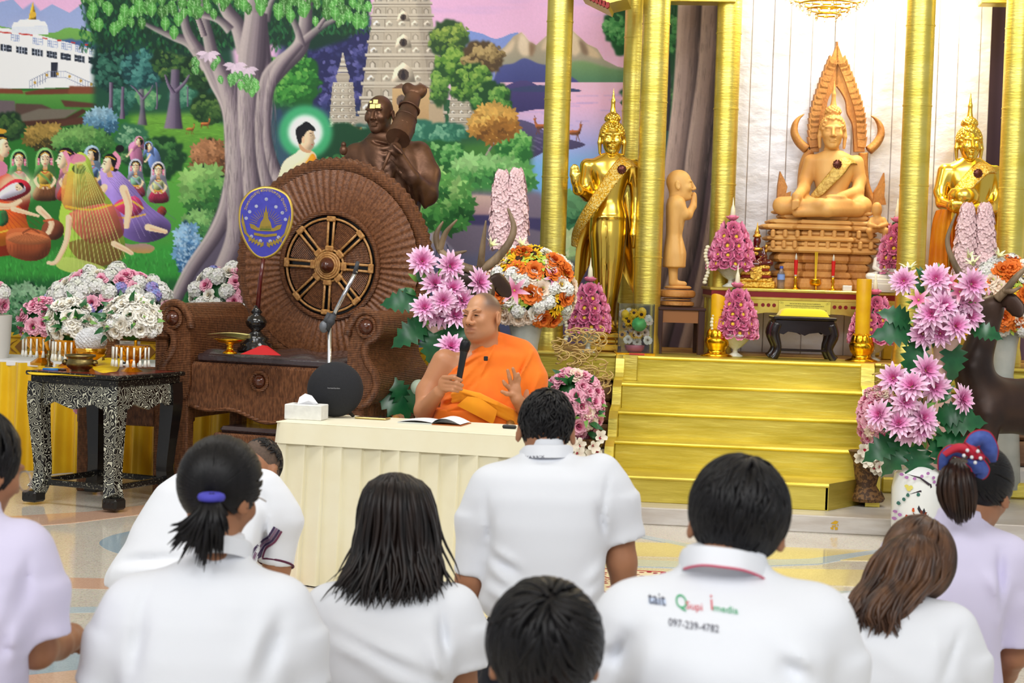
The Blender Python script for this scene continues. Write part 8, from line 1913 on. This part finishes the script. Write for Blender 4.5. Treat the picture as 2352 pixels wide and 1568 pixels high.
for P in([(2112,1190),(2118,1160),(2128,1130),(2122,1104),(2126,1104),(2133,1130),(2126,1160),(2122,1190)],[(2122,1130),(2100,1122),(2076,1128),(2100,1118),(2124,1124)],[(2120,1108),(2100,1092),(2070,1082),(2100,1088),(2124,1104)]):dr(P,(60,50,60),'dark_branch')
for x,y in((2062,1084),(2072,1090),(2088,1092),(2104,1086),(2118,1080),(2132,1090),(2140,1108),(2134,1100),(2050,1170),(2058,1176),(2048,1186)):dr(blob(x,y,4.5,4),(176,120,180),'violet')
for x,y in((2076,1116),(2080,1112),(2072,1110)):dr(blob(x,y,5,5),(226,214,110),'yellow')
for x,y in((2074,1130),(2066,1140),(2056,1150),(2096,1128),(2140,1170),(2150,1160)):dr(blob(x,y,4,5),(60,110,100),'teal')
for cx,cy,fl in((2094,1176,1),(2112,1170,-1),(2136,1184,1),(2080,1192,1)):
 dr([(cx-10*fl,cy-8),(cx-4*fl,cy-2),(cx+6*fl,cy-4),(cx+12*fl,cy-10),(cx+12*fl,cy),(cx+4*fl,cy+10),(cx-6*fl,cy+8)],(120,56,36),'russet');dr(blob(cx-9*fl,cy-12,3.4,4),(206,96,40),'orange');dr(blob(cx-9*fl,cy-16,2.6,2),(196,30,30),'red')
 dr([(cx+10*fl,cy-8),(cx+15*fl,cy-18),(cx+18*fl,cy-10),(cx+13*fl,cy)],(40,40,50),'dark_tail')
for x,y,rx in((2066,1208,14),(2090,1204,16),(2120,1208,20),(2148,1212,12),(2074,1222,18),(2110,1224,22)):dr(blob(x,y,rx,6,9),(130,168,130),'celadon');dr(blob(x+3,y+3,rx*.6,2.4),(50,80,70),'moss')
dahlias(t,fr,[(2052,868),(2128,850),(2094,886),(2146,888),(2210,916),(2078,922),(2086,986),(2114,984),(2020,952),(2090,950),(2120,960),(2064,972)],1.05,2108,1020)
monst(t,fr,[(2080,1010,-.6,.9,1.05),(2110,1020,-.1,1,1.15),(2150,1000,.8,.5,1.2),(2160,970,1,-.1,1.1),(2060,1010,-.9,.5,1.0),(2150,960,.9,-.3,.9),(2140,1010,.5,.8,1.1)]);sprigs(t,fr,2110,940,80,70,60)
fr=Fr(2206,1180,11.2);t=fr.thing('tall_vase','tall blue and white porcelain vase standing empty behind the dahlias','vase');z0=fr.o[2];vase(t,fr,[(2186,2226,1180),(2180,2232,1120),(2176,2234,960),(2190,2222,880),(2196,2216,850),(2188,2224,830)],mat('blue_white_porcelain',(214,224,222),.15,0,(96,120,150),9,mix_pos=(.6,.63),coat=.5))
# roses, sunflowers and pale spikes
GV=mat('grey_white_vase',(196,196,186),.25,0,(170,174,166),5)
for cx,cy,rx,ry,by,d,sp_,lab in((1216,664,98,92,1120,11.25,((1150,570),(1188,566)),'round bouquet of orange and white roses with sunflowers behind the monk'),(2312,690,84,92,1120,11.6,((2212,640),(2262,640)),'round bouquet of orange and white roses with sunflowers beyond the right deer')):
 fr,t=flowers(cx-20,by,d,lab);core(t,fr,cx,cy,rx,ry)
 vase(t,fr,[(cx-70,cx+30,by),(cx-70,cx+30,by-20),(cx-60,cx+20,960),(cx-44,cx+4,860),(cx-50,cx+10,790),(cx-60,cx+20,740)],GV)
 fill(t,fr,dome(fr,cx,cy,rx,ry,96,.7,-.75),[(ROO,'rose',20,1.25),(HYW,'hydrangea',16,.85),(SUN,'sunflower',16,1.25),(ROC,'rose',16,1.15),(GRN,'green_bloom',20,1.3),(ROW,'rose',6,1.1),(LIL,'lily',3,.9)],30)
 for x,y in sp_:link('flower_spike',SPI,t,fr.L(x,y,.05),(0,fr_.uniform(-.04,.08),0),1.02)
 put(LIL,'lily',t,fr.L(cx-34,cy+4,-.32),(-.1,-1,.2),1.05,.4);[put(LIW,'lily',t,fr.L(cx-20+70*k,cy-ry-6,-.1),(.3-.5*k,-.5,1),.8)for k in(-1,0)]
 # pyramids of folded lotus on glass bowls
GLS=mat('cut_glass',(236,238,226),.15,trans=.3,bump=.4,bscale=60,spec=.6)
BUD=mat('cream_bud',(238,234,206),.5)
AZ=1.37
for i,(cx,cy,rx,ry,by,d,zb,lab)in enumerate(((1350,702,46,58,806,12.05,PZ,'pyramid of pink folded lotus on a glass bowl below the raised hand Buddha'),(1677,560,50,56,662,12.5,AZ,'pyramid of pink folded lotus on the altar table behind the dark red Buddha'),(1688,716,46,58,812,12.2,PZ,'pyramid of pink folded lotus under the altar beside the burnt yellow candle'),(2004,730,54,56,824,12.2,PZ,'pyramid of pink folded lotus under the altar behind the tall yellow candle'),(2054,566,36,58,668,12.5,AZ,'pyramid of pink folded lotus behind the small white Buddha'))):
 p=at(cx,by,d);p[2]=zb;fr=Fr(cx,by,d);fr.o=p;t=fr.thing('lotus_pyramid',lab,'flowers');c=fr.L(cx,cy);s=fr.s;h0=fr.L(cx,cy+ry)[2]
 obj('glass_bowl',lathe([(.05,.0),(.055,.008),(.018,.03),(.016,max(.05,h0-.10)),(.05,h0-.06),(.10,h0-.005),(.115,h0+.02),(.10,h0+.02)],20),GLS,t,smooth=True);obj('foliage_core',lathe([(rx*.7/s,h0),(rx*.75/s,h0+ry*.9/s),(.03,h0+ry*1.95/s)],14,ell=.7),GR,t,smooth=True)
 for k,(z,r,n)in enumerate(((.16,1.0,13),(.52,.98,12),(.90,.84,10),(1.28,.62,7),(1.62,.38,4),(1.95,0,1))):
  for j in range(n):
   a=2*PI*(j+.5*(k%2))/n;q=np.array([cos(a)*r*rx*.86/s,sin(a)*r*rx*.62/s,h0+z*ry/s])
   if n>1 and sin(a)>.75:continue
   put(LOT if(j*7+k*3)%3 else LOTB,'folded_lotus',t,q,(cos(a),sin(a),.25)if n>1 else(0,-.1,1),(.95,1.0,1.0)[i%3]*fr_.uniform(.92,1.08))
 obj('cream_bud',lathe([(.004,h0+2.0*ry/s),(.018,h0+2.15*ry/s),(.014,h0+2.45*ry/s),(.006,h0+2.6*ry/s),(.001,h0+2.9*ry/s)],10),BUD,t,smooth=True)
 if i in(0,1,2):obj('bead_garland',join(*[ball((-(rx+6)/s-.012*sin(m*.7),-.03,h0+.14-.022*m),(.017,.017,.013),7,5)for m in range(12 if zb==AZ else 10)]),BUD,t,smooth=True)
 # dried golden vines with roses and orchids, both sides of the stairs
VINE=mat('dried_gold_vine',(206,176,110),.5,.2)
for cx,dy,sg,lab in((1318,0,1,'basket of pink roses with white orchids and dried golden curls left of the stairs'),(2016,30,-1,'pink roses and white orchids half hidden by dahlias right of the stairs')):
 fr,t=flowers(cx+20*sg,1120+dy,11.0 if sg>0 else 10.95,lab);obj('vase',(lambda q:lathe([(.10,.0),(.11,.02),(.07,.10),(.09,.24),(.12,.30)],18,q[0]))(fr.L(cx+24*sg,1100)),mat('brown_lattice',(120,86,48),.6,0,(70,46,26),50,mix_pos=(.48,.52)),t,smooth='auto')
 cy=930+dy;rx,ry=(60,78)if sg>0 else(34,64);core(t,fr,cx,cy,rx,ry);fill(t,fr,dome(fr,cx,cy,rx,ry,56 if sg>0 else 34,.7,-.9),[(ROP,'rose',40 if sg>0 else 30,1.1),(ROC,'rose',8,1.0)],34)
 obj('stem_bundle',tube([fr.L(cx+22*sg,1090+dy),fr.L(cx+4*sg,990+dy)],[.05,.06],8),STM,t)
 for k in range(16 if sg>0 else 20):x,y=(cx+fr_.uniform(-4,66),fr_.uniform(1002,1066))if sg>0 else(fr_.uniform(1966,2052),fr_.uniform(1028,1082));put(ORC,'orchid',t,fr.L(x,y,-.12+fr_.uniform(-.04,.04)),(fr_.uniform(-.4,.4),-1,.1),1.15)
 for k in range(80 if sg>0 else 20):
  x,y=(cx+fr_.uniform(-40,66),fr_.uniform(770,900))if sg>0 else(cx+fr_.uniform(-20,40),fr_.uniform(850,920));x+=18 if y>840 else 0;c=fr.L(x,y,.05);r=fr_.uniform(.010,.024);P=[c+np.array([r*(1+.2*q)*cos(q*1.1+k),.02*sin(q),r*sin(q*1.1+k)+.008*q])for q in np.linspace(0,6.5,16)];obj('dried_curl',tube(P,.0042,4),VINE,t,smooth=True)
fr,t=flowers(250,1096,11.7,'low spray of pink orchids standing on the floor behind the black inlaid table');vase(t,fr,[(225,275,1104),(220,280,1060),(236,264,1010),(232,268,990)],PV)
for k in range(26):x,y=176+6*k,916+fr_.uniform(-16,28);put(ROP if k%3 else ORC,'rose' if k%3 else 'orchid',t,fr.L(x,y,-.03),(fr_.uniform(-.4,.4),-1,.3),.8)
stems(t,fr,[(190,925),(220,918),(250,925),(285,920),(315,930)],250,1000);sprigs(t,fr,250,945,60,30,20)
# ================================================================== altar table and what stands on it
fr=Fr(1848,820,12.42);fr.o[2]=PZ;L=fr.L;AT=fr.thing('altar_table','gilded altar table with dark red bands and a yellow plaque before the silver wall','table')
GF=mat('gilded_front',(226,206,110),.35,.75,(206,180,80),12);AH=AZ-PZ
x0,x1=L(1630,662)[0],L(2066,674)[0];yb=.56
obj('tabletop',box(x0,x1,-.02,yb,AH-.022,AH-.001,.005),GF,AT);obj('red_band',box(x0+.012,x1-.012,-.012,yb,AH-.058,AH-.022),DKRED,AT);obj('lower_rail',box(x0+.01,x1-.01,-.015,yb,AH-.078,AH-.058,.003),GF,AT)
w=x1-x0;ap=[(x0+.02,AH-.078),(x0+.02,AH-.24)]+[(x0+w*t,AH-.078-d)for t,d in((.07,.15),(.09,.10),(.16,.09),(.20,.105),(.30,.085),(.5,.082),(.70,.085),(.80,.105),(.84,.09),(.91,.10),(.93,.15))]+[(x1-.02,AH-.24),(x1-.02,AH-.078)]
obj('apron',prism(ap,-.012,.012),GF,AT)
for sx in(x0+.02,x1-.10):
 for y in(-.01,yb-.08):obj('leg',box(sx,sx+.08,y,y+.07,0,AH-.07,.008),GOLD,AT)
for sg in(-1,1):
 cx_=(x0+x1)/2
 for k in range(3):obj('red_dot',xf(lathe([(.013,0),(.013,.003)],14),(cx_+sg*(.205+.038*k),-.012,AH-.112),rx=PI/2),DKRED,AT)
 obj('red_bar',box(*sorted((cx_+sg*.315,cx_+sg*.44)),-.0145,-.011,AH-.122,AH-.102,.001),DKRED,AT)
pq=obj('plaque',box(-.175,.175,-.026,-.022,AH-.165,AH-.078),mat('yellow_plaque',(226,214,90),.5),AT,loc=((x0+x1)/2,0,0));dk_=mat('plaque_ink',(110,104,50),.7)
rr=random.Random(9)
for r,hw in enumerate((.10,.13,.09,.15,.11)):
 q=[];x=-hw
 while x<hw:l_=rr.uniform(.004,.008);z=AH-.096-.0145*r;q+=[box(x,x+l_,-.0266,-.0262,z-.003,z+rr.uniform(.001,.003)),box(x,x+.0014,-.0266,-.0262,z-.003,z+.005)];x+=l_+rr.uniform(.002,.005)
 tag(obj('inscription_line',join(*q),dk_,pq),kind='stuff')
for sx in(-1,1):obj('corner_flourish',join(*[torus((sx*(.163-.012*k),-.0262,AH-(.09 if k<2 else .154)-.004*k),.006,.0008,12,4,'y')for k in range(3)]),dk_,pq)
def onA(px,w=.05):q=atZ(px,668,AZ);f=Fr(px,668,12.42+w);f.o[2]=AZ;return f
# dark red Buddha on a golden tiered base
RUBY=mat('ruby_glass',(84,8,14),.08,coat=.8);GOR=mat('ornate_gold',(232,196,96),.28,1.0,(200,150,60),60,bump=.8,bscale=90)
fr=onA(1732,.12);L=fr.L;t=fr.thing('ruby_buddha','small dark red Buddha with gold crown on a golden tiered base','statue')
for a,b,c_,d_,m in((1688,1778,646,662,GOR),(1692,1772,638,646,GOR),(1698,1768,632,638,DKRED),(1696,1768,622,632,GOR),(1702,1764,617,622,DKRED),(1700,1766,610,617,GOR)):A,B=L(a,d_),L(b,c_);obj('base_tier',box(A[0],B[0],-.09,.09,max(0,A[2]),B[2],.01),m,t)
obj('apron_cloth',prism([(L(1719,612)[0],L(1719,612)[2]),(L(1745,612)[0],L(1745,612)[2]),(L(1745,636)[0],L(1745,636)[2]),(L(1732,644)[0],L(1732,644)[2]),(L(1719,636)[0],L(1719,636)[2])][::-1],-.105,-.08),GOR,t)
B=field_for(fr,[(1696,530,-.12),(1768,612,.1)],.02,.004);B.ell(L(1739,553,0),(.026,.028,.034),.01);B.cap(L(1738,560),L(1736,575),.018,.02,.01);B.ell(L(1736,582),(.05,.035,.045),.02)
for s_ in(-1,1):B.chain([L(1736+s_*17,572),L(1736+s_*21,590,-.02),L(1736+s_*4,598,-.07)],[.018,.015,.011],.008);B.chain([L(1736+s_*8,600),L(1736+s_*32,604,-.05),L(1734-s_*8,607,-.08)],[.026,.022,.016],.01)
part('body',B,RUBY,t)
obj('crown',lathe([(.026,0),(.03,.006),(.024,.018),(.016,.026),(.02,.032),(.012,.05),(.006,.07),(.001,.105)],14),GOR,t,smooth=True,loc=L(1739,545));obj('collar',torus(L(1737,572,-.01),.034,.012,20,8,'z'),GOR,t,smooth=True);obj('chest_ornament',join(ball(L(1736,582,-.035),(.022,.008,.016),8,6),*[ball(L(1736+s_*x,y,-.03),(.011,.010,.014),8,6)for s_ in(-1,1)for x,y in((24,566),(24,576),(33,604),(12,592))]),GOR,t,smooth=True)
# bottle, candles, incense, white Buddha
fr=onA(1793,.1);L=fr.L;t=fr.thing('water_bottle','clear plastic water bottle with blue cap on the altar table','bottle');obj('bottle_body',lathe([(.024,.0),(.026,.01),(.024,.03),(.026,.05),(.026,.10),(.012,.13),(.011,.14)],20),mat('clear_bottle',(226,232,244),.05,trans=.9),t,smooth=True);obj('bottle_label',lathe([(.0265,.062),(.0265,.098)],20,cap=False),mat('blue_label',(130,160,226),.4),t,smooth=True);obj('bottle_cap',lathe([(.0125,.138),(.0125,.155)],16),mat('blue_cap',(70,90,180),.4),t,smooth='auto')
for px,lab in((1826,'red candle with glass tip in a gold holder, nearer the water bottle'),(1912,'red candle with glass tip in a gold holder, nearer the white Buddha')):
 fr=onA(px,.06);t=fr.thing('red_candle',lab,'candle');obj('holder',lathe([(.026,0),(.024,.006),(.010,.014),(.014,.03),(.009,.045),(.015,.06),(.009,.075),(.013,.088)],16),GOLDD,t,smooth=True);obj('candle',lathe([(.0105,.10),(.014,.20)],14),mat('red_wax',(206,24,24),.4),t,smooth='auto');obj('glass_tip',lathe([(.008,.086),(.008,.102)],10),GLS,t,smooth=True);obj('glass_tip',lathe([(.008,.20),(.007,.225),(.001,.245)],10),GLS,t,smooth=True)
fr=onA(1872,.06);t=fr.thing('incense_pot','small golden three legged incense pot holding tall yellow sticks','pot');obj('pot_body',lathe([(.012,.024),(.036,.034),(.042,.05),(.034,.066),(.042,.074),(.036,.072)],22),GOLDD,t,smooth=True)
for k in range(3):a=k*2.1-1.57;obj('leg',tube([(.024*cos(a),.024*sin(a),.034),(.034*cos(a),.034*sin(a),.0)],[.008,.005],7),GOLDD,t,smooth=True)
for k in range(3):obj('incense_stick',tube([(-.003+.003*k,0,.06),(-.008+.008*k,0,.26)],.0026,6),mat('yellow_stick',(226,190,30),.6),t)
fr=onA(2026,.08);L=fr.L;t=fr.thing('white_buddha','small white porcelain seated Buddha on a round white base','statue');WP=mat('white_ceramic',(236,232,224),.2,coat=.4)
B=field_for(fr,[(1986,560,-.1),(2064,675,.1)],.02,.0045);B.ell(L(2029,578),(.024,.027,.031),.01);B.cap(L(2029,585),L(2029,600),.016,.018,.01);B.ell(L(2028,608),(.05,.036,.05),.02);B.ell(L(2026,620),(.045,.034,.03),.02)
for s_ in(-1,1):B.chain([L(2028+s_*15,596),L(2028+s_*19,614,-.02),L(2028+s_*4,622,-.05)],[.019,.016,.011],.008);B.chain([L(2028+s_*8,630),L(2026+s_*30,634,-.03),L(2026-s_*8,636,-.06)],[.026,.022,.015],.01)
part('body',B,WP,t);obj('base',lathe([(.115,0),(.125,.03),(.125,.055),(.11,.06),(.115,.066),(.115,.085),(.10,.092)],28),WP,t,smooth='auto')
fr=onA(1948,.0);tag(obj('white_box',box(-.035,.025,.0,.04,0,.036,.002),WP,None,loc=fr.o,rot=(0,0,YAW)),'small white box at the foot of the white Buddha on the altar table','box')
# lacquer stool with a cushion, tall candles
fr=Fr(1840,824,12.15);fr.o[2]=PZ;L=fr.L;t=fr.thing('lacquer_stool','low black lacquer stool with curved legs in front of the altar','stool');EB=mat('ebony_lacquer',(30,22,24),.22,coat=.4);hw=.195
obj('stool_top',join(box(-hw-.015,hw+.015,-.12,.12,.262,.285,.006),box(-hw,hw,-.11,.11,.235,.262,.004)),EB,t)
for y in(-.11,.085):obj('apron',prism([(-hw,.24),(-hw,.18),(-.14,.165),(-.11,.185),(-.03,.175),(0,.16),(.03,.175),(.11,.185),(.14,.165),(hw,.18),(hw,.24)],y,y+.025),EB,t)
for sx in(-1,1):
 for y in(-.095,.095):obj('leg',tube(spline([(sx*(hw-.02),y,.24),(sx*(hw+.002),y,.17),(sx*(hw-.025),y,.08),(sx*(hw-.01),y,.03),(sx*(hw+.012),y,.004)],4),[.034,.034,.024,.026,.03],8,flat=.8),EB,t,smooth=True)
obj('stretcher',box(-hw+.03,hw-.03,-.1,-.08,.055,.072,.003),EB,t)
tag(obj('yellow_cushion',xf(sheet(lambda u,v:(-.165+.33*u,-.09+.18*v,.287+.052*(max(0,1-abs(2*u-1)**6)*max(0,1-abs(2*v-1)**4))**.5),20,12),(0,0,0)),mat('yellow_velvet',(240,216,20),.7,sheen=.3),None,smooth=True,loc=fr.o,rot=(0,0,YAW)),'bright yellow cushion lying on the black lacquer stool','cushion')
WAX=mat('yellow_wax',(240,190,20),.35,0,(228,172,16),10,sss=.1,bump=.15,bscale=14)
for cx,yt,by,burnt,lab in((1646,674,818,1,'thick yellow candle with burnt hollow top in a golden lotus holder'),(1978,640,830,0,'thick tall yellow candle with flat top in a golden lotus holder')):
 p=atZ(cx,by,PZ);fr=Fr(cx,by,depth(p));t=fr.thing('altar_candle',lab,'candle');zt_=fr.L(cx,yt)[2]
 obj('holder',lathe([(.105,0),(.11,.008),(.07,.022),(.06,.045),(.075,.065),(.085,.10),(.078,.125),(.055,.135),(.045,.13)],28),GOLDD,t,smooth=True)
 for k in range(8):a=k*PI/4+.3;obj('lotus_petal',xf(ball((0,0,0),(.03,.012,.042),10,7),(.062*cos(a),.062*sin(a),.145),rz=a+PI/2,rx=-.2),GOLDD,t,smooth=True)
 n=36;prof=[(.049,.12),(.049,(zt_+.1)/2),(.05,zt_-.01),(.047,zt_)];V,F=lathe(prof,n,cap=False);V=np.array(V)
 if burnt:V[-n:,2]-=.025*(1+np.sin(np.arange(n)*2*PI/n+.6));V[-2*n:-n,2]-=.025*(1+np.sin(np.arange(n)*2*PI/n+.6))
 obj('candle',(V,F+[tuple(range((len(prof)-1)*n,len(prof)*n))]),WAX,t,smooth='auto')
 if burnt:obj('burnt_wick',join(ball((-.0,-.018,zt_-.028),(.034,.026,.012),10,6),ball((.012,-.03,zt_-.02),(.02,.016,.012),8,6)),mat('soot',(40,24,12),.8),t,smooth=True)
 # wooden stand under the wooden monk, glass flower box
fr=Fr(1558,808,12.45);fr.o[2]=PZ;L=fr.L;t=fr.thing('wooden_stand','dark square wooden stand carrying the wooden monk statue','stand');DW=mat('dark_rosewood',(58,32,28),.3);MW=mat('brown_panel',(142,92,50),.4);a,b=L(1502,708)[0],L(1616,708)[0];zt_=L(1558,704)[2]
obj('stand_top',box(a,b,-.17,.17,zt_-.022,zt_-.001,.004),DW,t);obj('apron',box(a+.02,b-.02,-.155,.155,zt_-.105,zt_-.02),MW,t)
for x in(a+.005,b-.05):
 for y in(-.165,.12):obj('leg',box(x,x+.045,y,y+.045,0,zt_-.02,.003),DW,t)
fr=Fr(1457,806,12.12);fr.o[2]=PZ;L=fr.L;t=fr.thing('glass_flower_box','clear glass box of yellow and white flowers beside the pillar','box');a,b=-.118,.118;h=.335;CG=mat('clear_glass',(246,250,250),.02,trans=1.0,spec=.5)
for q in(box(a,b,-.1,-.096,.012,h),box(a,b,.096,.1,.012,h),box(a,a+.004,-.096,.096,.012,h),box(b-.004,b,-.096,.096,.012,h),box(a,b,-.1,.1,h,h+.004)):obj('glass_pane',q,CG,t)
obj('box_base',box(a-.012,b+.012,-.115,.11,0,.014,.003),GOLDD,t);obj('red_label',box(-.04,.06,-.118,-.114,.002,.012),mat('red_label',(206,60,60),.5),t);obj('pink_bowl',lathe([(.04,.014),(.06,.03),(.068,.06),(.06,.062)],20),mat('pink_ceramic',(190,96,116),.3),t,smooth=True)
for i in range(34):
 x,y,z=fr_.uniform(-.085,.085),fr_.uniform(-.07,.05),.075+.22*fr_.random();me_=(ROW if z<.12 else(SUN,HYW,ROC,SUN)[i%4]);put(me_,{'rose':'rose','sunflower':'sunflower','hydrangea':'hydrangea'}[me_.name.split('.')[0]],t,(x,y,z),(x*3,-1,.4),.62 if me_ is not HYW else .5)
obj('lotus_leaf',xf(lathe([(.001,0),(.04,.004),(.048,.012)],18),(.02,-.075,.20),rx=PI/2-.2),mat('bright_green_leaf',(110,220,130),.5),t,smooth=True)
for k in range(3):obj('yellow_fruit',ball((-.07+.055*k,-.03,.26+.02*(k==2)),(.03,.03,.034),10,8),mat('yellow_fruit',(240,200,30),.4),t,smooth=True)
# ================================================================== things on the inlaid table
def onT(px,py):q=atZ(px,py,OZ);f=Fr(px,py,depth(q));return f
fr=onT(206,848);t=fr.thing('golden_bowl','golden footed bowl holding the ball of white thread','bowl');obj('bowl_body',lathe([(.07,0),(.068,.012),(.03,.03),(.034,.05),(.085,.085),(.105,.13),(.10,.13),(.08,.09)],28),GRPOT,t,smooth=True)
Bt=thing('thread_ball','big ball of white cotton thread in the golden bowl','ball',fr.o+(0,0,.175),fr.rz);TH_=mat('white_thread',(244,244,246),.8,bump=.6,nscale=10,wave=(26,(1,.4,1),4,'DIAGONAL'));obj('ball_body',ball((0,0,0),(.098,.098,.084),28,16),TH_,Bt,smooth=True)
for k in range(26):
 q=np.array(Matrix.Rotation(fr_.uniform(0,6),3,'Z')@Matrix.Rotation(fr_.uniform(.2,1.3),3,'X'));P=np.array([(cos(a),sin(a),0)for a in np.linspace(0,2*PI,28,endpoint=False)])@q.T*(.0985,.0985,.0845);obj('thread',tube(P,.0022,4,closed=True),TH_,Bt,smooth=True)
fr=onT(184,858);t=fr.thing('brass_pot','old brass incense pot with lion lugs in front of the white thread','pot');obj('pot_body',lathe([(.05,0),(.055,.012),(.05,.022),(.075,.04),(.085,.06),(.075,.08),(.07,.092),(.088,.10),(.088,.112),(.078,.112),(.06,.08)],28),BRASS,t,smooth=True)
for s_ in(-1,1):obj('lug',ball((s_*.086,-.01,.066),(.02,.022,.018),10,8),BRASS,t,smooth=True)
for px,py,lab in((112,842,'brass candlestick with a leaning yellow candle left of the brass pot'),(237,840,'brass candlestick with a yellow candle right of the thread ball')):
 fr=onT(px,py);t=fr.thing('candlestick',lab,'candlestick');obj('stick',lathe([(.026,0),(.024,.006),(.008,.014),(.010,.035),(.007,.05),(.02,.07),(.022,.076),(.009,.082),(.013,.10),(.010,.10)],18),BRASS,t,smooth=True);dx=-.028 if px<200 else .012;obj('candle',tube([(0,0,.09),(dx,0,.165)],[.0095,.011],10),mat('orange_wax',(240,160,20),.4),t,smooth=True)
CY=mat('yellow_cloth',(250,214,10),.6,0,(244,204,6),8);cl=[[(62,850),(120,842),(200,838),(262,820),(278,836)],[(70,856),(130,852),(200,850),(240,838),(270,852)],[(96,858),(140,858),(200,861),(238,862),(252,862)]];hz=[[0,.004,.006,.05,.02],[0,.002,.004,.03,.012],[0,0,0,.006,0]]
G_=[[atZ(x,min(y+4,866),OZ+.002)+(0,0,hz[i][j])for j,(x,y)in enumerate(r)]for i,r in enumerate(cl)];A_=[spline(r,4)for r in G_]
fs=sheet(lambda u,v:spline([r[int(round(u*16))]for r in A_],4)[int(round(v*8))],16,8);tag(obj('yellow_cloth',(np.concatenate([fs[0],fs[0]+(0,0,.003)]),fs[1]+[tuple(i+len(fs[0])for i in f[::-1])for f in fs[1]]),CY,None,smooth=True),'crumpled bright yellow cloth spread on the inlaid table under the brass pot','cloth')
fr=onT(122,856);fr.o[2]+=.012;t=fr.thing('blue_lighter','blue gas lighter lying on the yellow cloth','lighter');obj('lighter_body',tube([(-.06,0,.007),(.03,0,.007)],[.008,.009],8),mat('lighter_blue',(40,120,190),.4),t,smooth=True);obj('lighter_tip',tube([(.03,0,.007),(.075,0,.007)],.004,8),mat('matt_black',(22,22,26),.6),t,smooth=True)
p=at(313,734,10.85);t=thing('candle_lantern','small golden lantern frame with yellow candle rising behind the white roses','lantern',(p[0],p[1],OZ),YAW);h=p[2]-OZ+.02
obj('lantern_post',lathe([(.035,0),(.03,.012),(.010,.03),(.010,h-.03),(.05,h)],14),GOLDD,t,smooth=True)
for q in(box(-.05,.05,-.04,.04,h,h+.012),box(-.05,.05,-.04,.04,h+.10,h+.112),box(-.05,-.038,-.04,.04,h,h+.11),box(.038,.05,-.04,.04,h,h+.11)):obj('lantern_bar',q,BRASS,t)
obj('candle',tube([(.04,-.05,h+.02),(.045,-.05,h+.12)],.010,10),mat('orange_wax',(240,160,20),.4),t,smooth=True)
# ================================================================== crystal chandelier of the altar bay, its lower rim just inside the picture
p=at(1905,-40,12.35);t=thing('crystal_chandelier','bright crystal chandelier hanging above the seated wooden Buddha','chandelier',p);CRY=mat('crystal',(255,250,236),.02,trans=1.0,spec=.8);LMP=mat('lamp_glow',(255,226,170),.4,emit=9.0)
for k in range(6):
 r,z=.36-.055*k,-.035*k-.06;obj('crystal_ring',torus((0,0,z+.02),r,.006,40,6),GOLDD,t,smooth=True);n=int(r*90)
 if n:tag(obj('crystal_drops',join(*[ball((r*cos(a),r*sin(a),z),(.011,.011,.019),6,4)for a in np.linspace(0,2*PI,n,endpoint=False)]),CRY,t),kind='stuff')
for k in range(8):a=k*PI/4;obj('bulb',ball((.22*cos(a),.22*sin(a),-.02),(.03,.03,.045),10,8),LMP,t,smooth=True)
obj('stem',tube([(0,0,-.02),(0,0,6.0-p[2])],.015,8),GOLDD,t)
# ================================================================== repeats share a group
for stem_,ph_ in{'golden_pillar':'golden pillars of the altar canopy','golden_beam':'golden beams of the altar canopy','lotus_pyramid':'pyramids of folded pink lotus','red_candle':'red candles on the altar table','altar_candle':'thick yellow altar candles','rose_bowl':'gold bowls of roses on the inlaid table','candlestick':'brass candlesticks on the inlaid table','deer_statue':'pair of deer statues','golden_buddha_statue':'standing golden Buddhas','flower_arrangement':'flower arrangements around the dais'}.items():
 for o in C.objects:
  if o.parent is None and o.name.split('.')[0]==stem_:o['group']=ph_
for o in C.objects:
 if o.parent is None and o.get('category')=='person' and o!=monk:o['group']='people kneeling on the floor'
